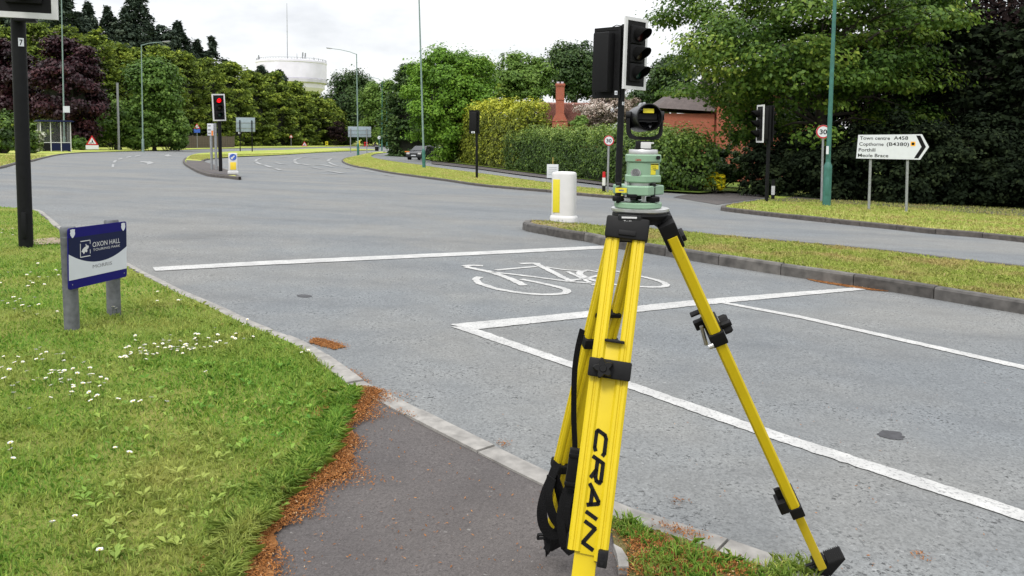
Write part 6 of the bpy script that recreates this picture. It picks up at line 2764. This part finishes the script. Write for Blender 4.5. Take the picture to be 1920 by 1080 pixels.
# far bend
broadleaf('oak_tree', 'dark green tree above the far grey fence', 655, 222, 657, 200, 50, 66, 20000, .65, LM['oak'], 150, .25, .4, low=-1, core=.6, flat=.8, lump=.12)
broadleaf('ash_tree', 'paler green tree right of the dark tree at the far bend', 722, 205, 716, 210, 42, 62, 18000, .6, LM['lime'], 140, .25, .35, low=-1, core=.55, flat=.8, lump=.12)
broadleaf('thorn_bush', 'reddish bush at the end of the conifer hedge', 628, 195, 630, 246, 18, 20, 2500, .5, LM['beech'], 25, .35, .1, cat='bush', low=-1)
for cx, cy, rx, ry, wd in ((695, 252, 22, 22, 'behind the wide grey signboard'), (735, 246, 22, 28, 'left of the dark conifer'), (655, 250, 20, 18, 'over the grey palisade fence')):
    broadleaf('far_bush', 'green bush ' + wd, cx, 212, cx, cy, rx, ry, 3000, .6, LM['green'], 30, .35, .1, 'bushes at the far bend', cat='bush', low=-1)
plume_conifer('dark_conifer', 'dark pointed conifer left of the bright sycamore', 770, 118, 122, 46, 16000, 7 * mpp(118), LM['oak'], None, 2.2, coremat=LM['core'])
hedge('low_hedge', 'low dark clipped hedge at the corner of the service road', [(738, 281.5), (768, 283)], [251, 250], 3, 3000, .4, LM['hedge'], .6, LM['core'])
broadleaf('sycamore_tree', 'large bright green sycamore over the parked car', 846, 92, 846, 190, 84, 102, 60000, .33, LM['bright'], 260, .19, .4, low=-1, nl=16, core=.55, flat=.75, lump=.15)
plume_conifer('golden_conifer', 'olive green conifer between two bright trees', 908, 106, 112, 36, 9000, 7 * mpp(106), LM['leyl'], None, 1.8, coremat=LM['core'])
broadleaf('sycamore_tree', 'rounded pale green tree behind the golden hedge', 978, 116, 978, 152, 56, 52, 22000, .4, LM['lime'], 130, .24, .35, core=.4, flat=.75, lump=.15)
broadleaf('oak_tree', 'dark green tree left behind the brick chimney', 1075, 128, 1078, 140, 58, 56, 20000, .45, LM['oak'], 130, .25, .35, core=.5, flat=.75, lump=.15)
broadleaf('oak_tree', 'open dark green tree right of the signal heads', 1262, 96, 1262, 150, 46, 46, 10000, .36, LM['oak'], 90, .26, .3, flat=.75, lump=.15)
broadleaf('oak_tree', 'dark tree behind the roof of the brick house', 1225, 112, 1215, 185, 40, 36, 5500, .5, LM['oak'], 45, .3, .3)
broadleaf('hawthorn_tree', 'pinkish white blossoming tree behind the centre signal', 1140, 62, 1142, 206, 54, 42, 15000, .17, LM['blossom'], 110, .26, .2, low=-.9)
# hedges along the service road
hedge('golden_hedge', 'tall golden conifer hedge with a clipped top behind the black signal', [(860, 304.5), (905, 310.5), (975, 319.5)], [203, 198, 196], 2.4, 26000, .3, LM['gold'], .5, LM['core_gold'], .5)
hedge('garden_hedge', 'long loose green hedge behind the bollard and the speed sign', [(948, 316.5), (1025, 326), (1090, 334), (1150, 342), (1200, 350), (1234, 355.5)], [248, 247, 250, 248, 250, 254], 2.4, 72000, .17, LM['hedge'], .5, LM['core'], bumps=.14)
broadleaf('garden_shrub', 'green shrub with yellow tips above the right end of the hedge', 1285, 47, 1284, 298, 44, 34, 8000, .14, LM['hedge'], 60, .3, .1, cat='bush', low=-1)
broadleaf('garden_shrub', 'pale green shrub in front of the brick roof', 1088, 60, 1086, 232, 15, 16, 2500, .16, LM['lime'], 25, .35, .1, cat='bush', low=-1)
broadleaf('garden_shrub', 'dark green shrub below the side-on traffic signal', 1352, 45, 1362, 306, 52, 38, 10000, .16, LM['oak'], 70, .28, .1, cat='bush', low=-1)
broadleaf('round_shrub', 'rounded dark olive shrub between yellow flowers', 1300, 37.4, 1299, 333, 28, 24, 7000, .08, LM['olive'], 60, .28, .05, cat='bush', low=-1)
broadleaf('flower_clump', 'yellow flowers left of the rounded shrub', 1262, 36.6, 1264, 345, 15, 11, 2200, .1, LM['flower'], 20, .35, .03, cat='flowers', low=-1)
broadleaf('flower_clump', 'yellow flowers right of the rounded shrub', 1342, 36.6, 1342, 341, 20, 15, 3600, .11, LM['flower'], 40, .35, .03, cat='flowers', low=-1)
broadleaf('grey_shrub', 'small grey leaved shrub at the hedge end', 1250, 37.6, 1250, 338, 12, 14, 1500, .1, LM['lav'], 20, .35, .03, cat='bush', low=-1)
# the big tree and the dark wood on the right
broadleaf('maple_tree', 'big spreading maple above the signposts on the right', 1548, 37, 1518, 88, 266, 228, 76000, .2, LM['maple'], 260, .19, .3, low=-.85, inner=.3, nl=46, flat=.42, up=.8, cut=(-.6, -.42))
broadleaf('copper_beech_tree', 'huge dark copper beech at the right edge', 1905, 41, 1890, 80, 235, 270, 56000, .22, LM['beech'], 240, .2, .5, low=-.95, nl=20)
plume_conifer('yew_tree', 'blackish green conifer inside the dark wood', 1800, 38, 40, 110, 15000, .34, LM['dark'], None, 2.2, coremat=LM['core'])
plume_conifer('yew_tree', 'blackish green conifer at the far right edge of the wood', 1945, 34, 30, 105, 14000, .32, LM['dark'], None, 2.2, coremat=LM['core'])
broadleaf('copper_beech_tree', 'dark purple brown tree behind the direction sign', 1690, 46, 1690, 215, 130, 150, 22000, .26, LM['beech'], 130, .24, .3, low=-1)
broadleaf('holly_tree', 'dark green tree in the wood behind the green lamp post', 1560, 46, 1545, 265, 110, 110, 16000, .24, LM['dark'], 100, .24, .3, low=-1)
for cx, cy, rx, ry, Y, wd in ((1455, 320, 62, 72, 35.5, 'below the side-on signal'), (1560, 318, 84, 84, 34, 'behind the green lamp post'), (1690, 312, 96, 96, 33, 'behind the direction sign'), (1810, 320, 90, 96, 32.5, 'right of the direction sign'), (1920, 330, 90, 90, 32, 'at the right edge')):
    broadleaf('laurel_shrub', 'dark evergreen shrub ' + wd, cx, Y, cx, cy, rx, ry, 15000, .17, LM['dark'], 110, .24, .1, 'dark shrubs of the wood edge', cat='bush', low=-1)


# ------------------------------------------------------------------ grass, litter, daisies
def blades(name, poly, n, hmin, hmax, wid, m, h, margin=0.0, fall=1.0, ymax=60, excl=None, seedling=0, curl=.5, label=None):
    """grass blades over a plan polygon, thinning out with distance"""
    Pp = np.asarray(poly, float)
    mn, mx = Pp.min(0), np.minimum(Pp.max(0), [40, ymax])
    mn = np.maximum(mn, [-30, .8])
    got = []
    cnt = 0
    while cnt < n:
        m_ = 400000
        X = rng.uniform(mn[0], mx[0], m_)
        Y = rng.uniform(mn[1], mx[1], m_)
        # keep what the photograph can see, with a margin for a step to the side
        r_ = X / np.maximum(Y, .1)
        vis = (r_ < .85) & (r_ > -1.35)
        D = np.hypot(X, Y)
        pr = np.minimum(1, (3.2 / np.maximum(D, 3.2)) ** (2 * fall))
        keep = vis & (rng.random(m_) < pr)
        X, Y = X[keep], Y[keep]
        k = inside(Pp, X, Y)
        X, Y = X[k], Y[k]
        if not len(X):
            break
        got.append(np.stack([X, Y], 1))
        cnt += len(X)
    Q = np.concatenate(got)[:n]
    n = len(Q)
    D = np.hypot(Q[:, 0], Q[:, 1])
    sc = np.clip((D / 4.0) ** .45, 1, 2.6)
    # clumpiness
    cl = np.sin(Q[:, 0] * 7.3 + 2 * np.sin(Q[:, 1] * 5.1)) * np.sin(Q[:, 1] * 6.7 + 2 * np.sin(Q[:, 0] * 4.3))
    ht = rng.uniform(hmin, hmax, n) * (1 + .35 * cl)
    w = wid * sc * rng.uniform(.6, 1.3, n)
    a = rng.uniform(0, 2 * math.pi, n)
    lean = np.minimum(rng.uniform(.1, 1.0, n) * curl * 1.2, 1.15)
    dx, dy = np.cos(a), np.sin(a)
    b = a + math.pi / 2 + rng.normal(0, .35, n)
    sx, sy = np.cos(b), np.sin(b)
    z0 = Gv(Q[:, 0], Q[:, 1]) + h
    base = np.stack([Q[:, 0], Q[:, 1], z0 - .004], 1)
    S2 = np.stack([sx, sy, np.zeros(n)], 1) * (w / 2)[:, None]
    mid = base + np.stack([dx * ht * lean * .35, dy * ht * lean * .35, ht * .6], 1)
    tip = base + np.stack([dx * ht * lean, dy * ht * lean, ht * (1.0 - .35 * lean)], 1)
    V = np.stack([base - S2, base + S2, mid + S2 * .75, tip, mid - S2 * .75], 1)
    ti = np.clip(rng.normal(.42, .22, n), 0, 1)
    me = quads_mesh(name, V, ti, m)
    o = link(name, me)
    o['kind'] = 'stuff'
    return o


def shrink(poly, d):
    return poly


lawn_near = vpoly
blades('grass', lawn_near, 175000, .015, .042, .0046, M['grass'], .056, fall=.8, ymax=22, curl=.9)
# ragged fringe where the verge meets the pavement
fr = pix([(672, 738), (650, 775), (634, 815), (612, 862), (560, 905), (508, 965), (458, 1030), (440, 1100), (405, 1100), (425, 1020), (480, 950), (530, 895), (580, 850), (608, 810), (628, 760), (655, 735)], .06)
blades('grass', fr, 9000, .03, .085, .0055, M['grass'], .056, fall=.3, ymax=22, curl=1.2)
cpoly = corner
blades('grass', cpoly, 3200, .01, .032, .0045, M['grass_dry'], .056, fall=.3, ymax=6, curl=1.2)
tuft_px = [(1175, 985), (1190, 1000), (1215, 1010), (1240, 1040), (1290, 1035), (1330, 1055), (1380, 1060), (1420, 1070), (1470, 1068), (1500, 1066), (1250, 1070), (1310, 1078), (1210, 1060)]
for i, (x, y) in enumerate(tuft_px):
    c = gp(x, y, .06)
    pl_ = [(c.x + .07 * math.cos(t), c.y + .07 * math.sin(t)) for t in np.linspace(0, 6.28, 9)[:-1]]
    blades('grass_tuft', pl_, 130, .02, .06, .005, M['grass'], .056, fall=0, ymax=7, curl=1.0)
blades('grass', [tuple(p) for p in offset(isl_c, .16)], 44000, .03, .07, .007, M['grass_dry'], .115, fall=.75, ymax=40, curl=.8)
blades('grass', [tuple(p) for p in offset(fr_c, .16)] + [(40, 20), (40, 33), (16, 33)], 34000, .03, .09, .009, M['grass_dry'], .1, fall=.5, ymax=40, curl=.8)
blades('grass', [tuple(p) for p in offset(mid_c, .15, True)], 30000, .04, .08, .013, M['grass_dry'], .08, fall=.5, ymax=130, curl=.7)
blades('grass', pix([(705, 281), (628, 278.3), (520, 281.8), (443, 284), (378, 287.5), (357, 292), (351, 298), (380, 300.5), (394, 296.3), (443, 292.3), (496, 290.3), (570, 286.4), (637, 283)], .085), 11000, .04, .09, .014, M['grass_dry'], .085, fall=.5, ymax=150, curl=.7)
blades('grass', [tuple(p) for p in offset(fl_c, .15)] + [(-20, 200), (-80, 200), (-120, 60), (-60, 22)], 30000, .06, .16, .018, M['grass_dry'], .07, fall=.5, ymax=150, curl=.7)

# broad leaved weeds in the near grass
n = 170
pw = np.array([tuple(gp(x, y, .06)[:2]) for x, y in zip(rng.uniform(150, 640, n), rng.uniform(680, 1060, n))])
kk_ = inside(lawn_near, pw[:, 0], pw[:, 1])
pw = pw[kk_]
P, N, A = [], [], []
for x, y in pw:
    m_ = rng.integers(3, 6)
    for j in range(m_):
        t = rng.uniform(0, 6.28)
        d = np.array([math.cos(t), math.sin(t), rng.uniform(.25, .7)])
        P.append(np.array([x, y, G(x, y) + .075]) + d * .02)
        A.append(d)
        N.append(np.array([-d[0] * .4, -d[1] * .4, 1]))
wq = leaf_quads(np.array(P), np.array(N), .036, .45, np.array(A), .25)
o = link('weeds', quads_mesh('weeds', wq, np.clip(rng.normal(.25, .2, len(P)), 0, 1), M['grass']))
o['kind'] = 'stuff'

# brown litter along the pavement edge and in the gutters
left_px = [(690, 726), (666, 752), (648, 785), (640, 826), (614, 876), (562, 914), (514, 975), (470, 1036), (452, 1085)]
LP = np.array(pix(left_px, .06))
pts = []
seg = np.linalg.norm(np.diff(LP, axis=0), axis=1)
S_ = np.concatenate([[0], np.cumsum(seg)])
n = 34000
s = rng.uniform(0, S_[-1], n)
x, y = np.interp(s, S_, LP[:, 0]), np.interp(s, S_, LP[:, 1])
wv_ = .07 * (1 + .6 * np.sin(s * 6.3) + .4 * np.sin(s * 17)) + .02
u = rng.normal(-.1, .68, n)
# move across the edge
tx = np.gradient(LP[:, 0])
ty = np.gradient(LP[:, 1])
tl = np.hypot(tx, ty)
nx, ny = np.interp(s, S_, -ty / tl), np.interp(s, S_, tx / tl)
pts.append(np.stack([x + nx * u * wv_, y + ny * u * wv_, .056 + .018 * np.exp(-u ** 2) * rng.random(n)], 1))
for poly, h, n in (([(580, 636), (600, 634), (640, 645), (652, 653), (620, 656), (595, 648)], .002, 900), ([(650, 690), (668, 700), (692, 718), (690, 722), (665, 712)], .002, 350),
                   ([(1512, 520), (1560, 523), (1640, 533), (1690, 545), (1650, 547), (1580, 538), (1520, 527)], .002, 2200), ([(1425, 499), (1440, 501), (1432, 504)], .002, 120), ([(1230, 981), (1300, 1000), (1330, 1012), (1290, 1004), (1240, 988)], .06, 260),
                   ([(1160, 985), (1230, 1005), (1310, 1035), (1420, 1062), (1400, 1078), (1250, 1078), (1170, 1075), (1180, 1030)], .058, 4500), ([(930, 828), (950, 832), (945, 838)], .002, 60),
                   ([(740, 766), (790, 782), (772, 786)], .05, 90), ([(1545, 523), (1600, 531), (1580, 529)], .0, 80), ([(1262, 993), (1276, 992), (1270, 1000)], .005, 40), ([(1715, 1042), (1735, 1040), (1730, 1050)], .003, 50), ([(1255, 935), (1280, 938), (1275, 945)], .003, 40)):
    pp = np.array(pix(poly, h))
    mn, mx = pp.min(0), pp.max(0)
    q = rng.uniform(mn, mx, (n * 6, 2))
    q = q[inside(pp, q[:, 0], q[:, 1])][:n]
    q = q + rng.normal(0, .02, q.shape)
    pts.append(np.concatenate([q, h + .004 + .008 * rng.random((len(q), 1))], 1))
# the packed bed of litter under the loose bits
lb = catmull([tuple(p) for p in LP], .04)
sb = np.arange(len(lb)) * .04
wa = .05 + .035 * np.sin(sb * 6.3) + .02 * np.sin(sb * 17) + .012 * rng.normal(size=len(lb))
ea = np.array([offset(lb, 1.0)[i] - lb[i] for i in range(len(lb))])
sgn_ = 1 if ea[len(ea) // 2][0] > 0 else -1
bed = [tuple(lb[i] + ea[i] * sgn_ * max(.01, wa[i])) for i in range(len(lb))] + [tuple(lb[i] - ea[i] * sgn_ * .08) for i in range(len(lb) - 1, -1, -1)]
tag(sheet('litter_bed', bed, .0605, M['litter_bed']), kind='stuff')
for poly, h in (([(1514, 521), (1560, 524), (1640, 534), (1688, 545), (1650, 546), (1580, 537), (1525, 527)], 0), ([(584, 637), (602, 636), (636, 646), (648, 652), (620, 655), (598, 648)], 0)):
    q = catmull(pix(poly, h), .03, True)
    q = q + rng.normal(0, .012, q.shape)
    tag(sheet('litter_bed', [tuple(p) for p in q], h + .006, M['litter_bed']), kind='stuff')
# stray bits on pavement, verge and road
for n, bx in ((420, (470, 740, 1020, 1070)), (220, (0, 640, 620, 1060)), (120, (900, 700, 1900, 1060))):
    q = np.array([tuple(gp(a_, b_, .05)[:2]) for a_, b_ in zip(rng.uniform(bx[0], bx[2], n), rng.uniform(bx[1], bx[3], n))])
    hh = .052 if bx[0] < 900 else .003
    inn = inside(np.array([tuple(p) for p in nin] + [(3.2, -6), (-30, -6), (-30, 8)]), q[:, 0], q[:, 1])
    q = q[inn] if bx[0] < 900 else q[~inn]
    pts.append(np.concatenate([q, np.full((len(q), 1), hh)], 1))
Q = np.concatenate(pts)
Q[:, 2] += Gv(Q[:, 0], Q[:, 1])
n = len(Q)
V = leaf_quads(Q, np.array([0, 0, 1.0]) + rng.normal(size=(n, 3)) * .45, .0125, .34, None, .1)
o = link('leaf_litter', quads_mesh('leaf_litter', V, np.clip(rng.normal(.45, .22, n), 0, 1), M['litter']))
o['kind'] = 'stuff'

# daisies
pet = mat('white petals', (.74, .74, .75), .6, 0, .04, 30)
cen = mat('yellow daisy centre', (.65, .48, .03), .7, 0, .1, 30)
DM = []
for v in range(3):
    mb = MB()
    n = 14
    r = .0095 + .001 * v
    for i in range(n):
        t = 2 * math.pi * i / n + .1 * v
        e = r * (.85 + .25 * random.random())
        wv2 = .0026
        c_, s_ = math.cos(t), math.sin(t)
        up = .0015 + .002 * random.random()
        mb.add([(.002 * c_, .002 * s_, .042), (e * .6 * c_ - wv2 * s_, e * .6 * s_ + wv2 * c_, .043 + up), (e * c_, e * s_, .043 + up), (e * .6 * c_ + wv2 * s_, e * .6 * s_ - wv2 * c_, .043 + up)], [(0, 1, 2, 3)])
    mb.cur = 1
    mb.lathe([(.0035, .043), (.003, .0455), (.0, .0462)], 8, cap=False)
    mb.cur = 2
    mb.tube([(0, 0, 0), (.003, .001, .02), (0, 0, .043)], .0009, 4)
    DM.append(mb.mesh('daisy', [pet, cen, LM['green']], None))
spots = []


def scatter(cx, cy, sx, sy, n):
    for _ in range(n):
        spots.append((random.gauss(cx, sx), random.gauss(cy, sy)))


scatter(330, 650, 38, 9, 40)
scatter(255, 662, 22, 8, 22)
scatter(395, 640, 25, 10, 9)
scatter(135, 712, 30, 16, 34)
scatter(60, 690, 45, 14, 16)
scatter(90, 668, 30, 8, 9)
scatter(25, 745, 22, 18, 6)
scatter(185, 748, 20, 8, 5)
scatter(40, 575, 40, 16, 16)
scatter(20, 520, 40, 20, 14)
scatter(20, 430, 30, 12, 12)
scatter(80, 520, 30, 20, 8)
scatter(280, 565, 60, 20, 9)
scatter(430, 615, 40, 14, 6)
spots += [(19, 868), (24, 849), (28, 851), (272, 766), (305, 771), (255, 757), (280, 756), (392, 704), (216, 846), (238, 858), (470, 619), (486, 621), (459, 643), (569, 663), (577, 662), (187, 1052), (140, 980), (95, 1010)]
cnt = 0
for i, (x, y) in enumerate(spots):
    p = gp(x, y + 10, .056)
    if not bool(inside(np.array(lawn_near), np.array([p.x]), np.array([p.y]))[0]):
        continue
    o = bpy.data.objects.new('daisy', DM[i % 3])
    COL.objects.link(o)
    s = random.uniform(.9, 1.35) * (1.0 + .25 * (p.y > 6))
    o.location = (p.x, p.y, p.z)
    o.scale = (s, s, s * random.uniform(.8, 1.4))
    o.rotation_euler = (random.uniform(-.35, .35), random.uniform(-.35, .35), random.uniform(0, 6.28))
    tag(o, 'small white daisy with a yellow centre in the near grass verge', 'daisy', 'daisies in the grass verge')
    cnt += 1
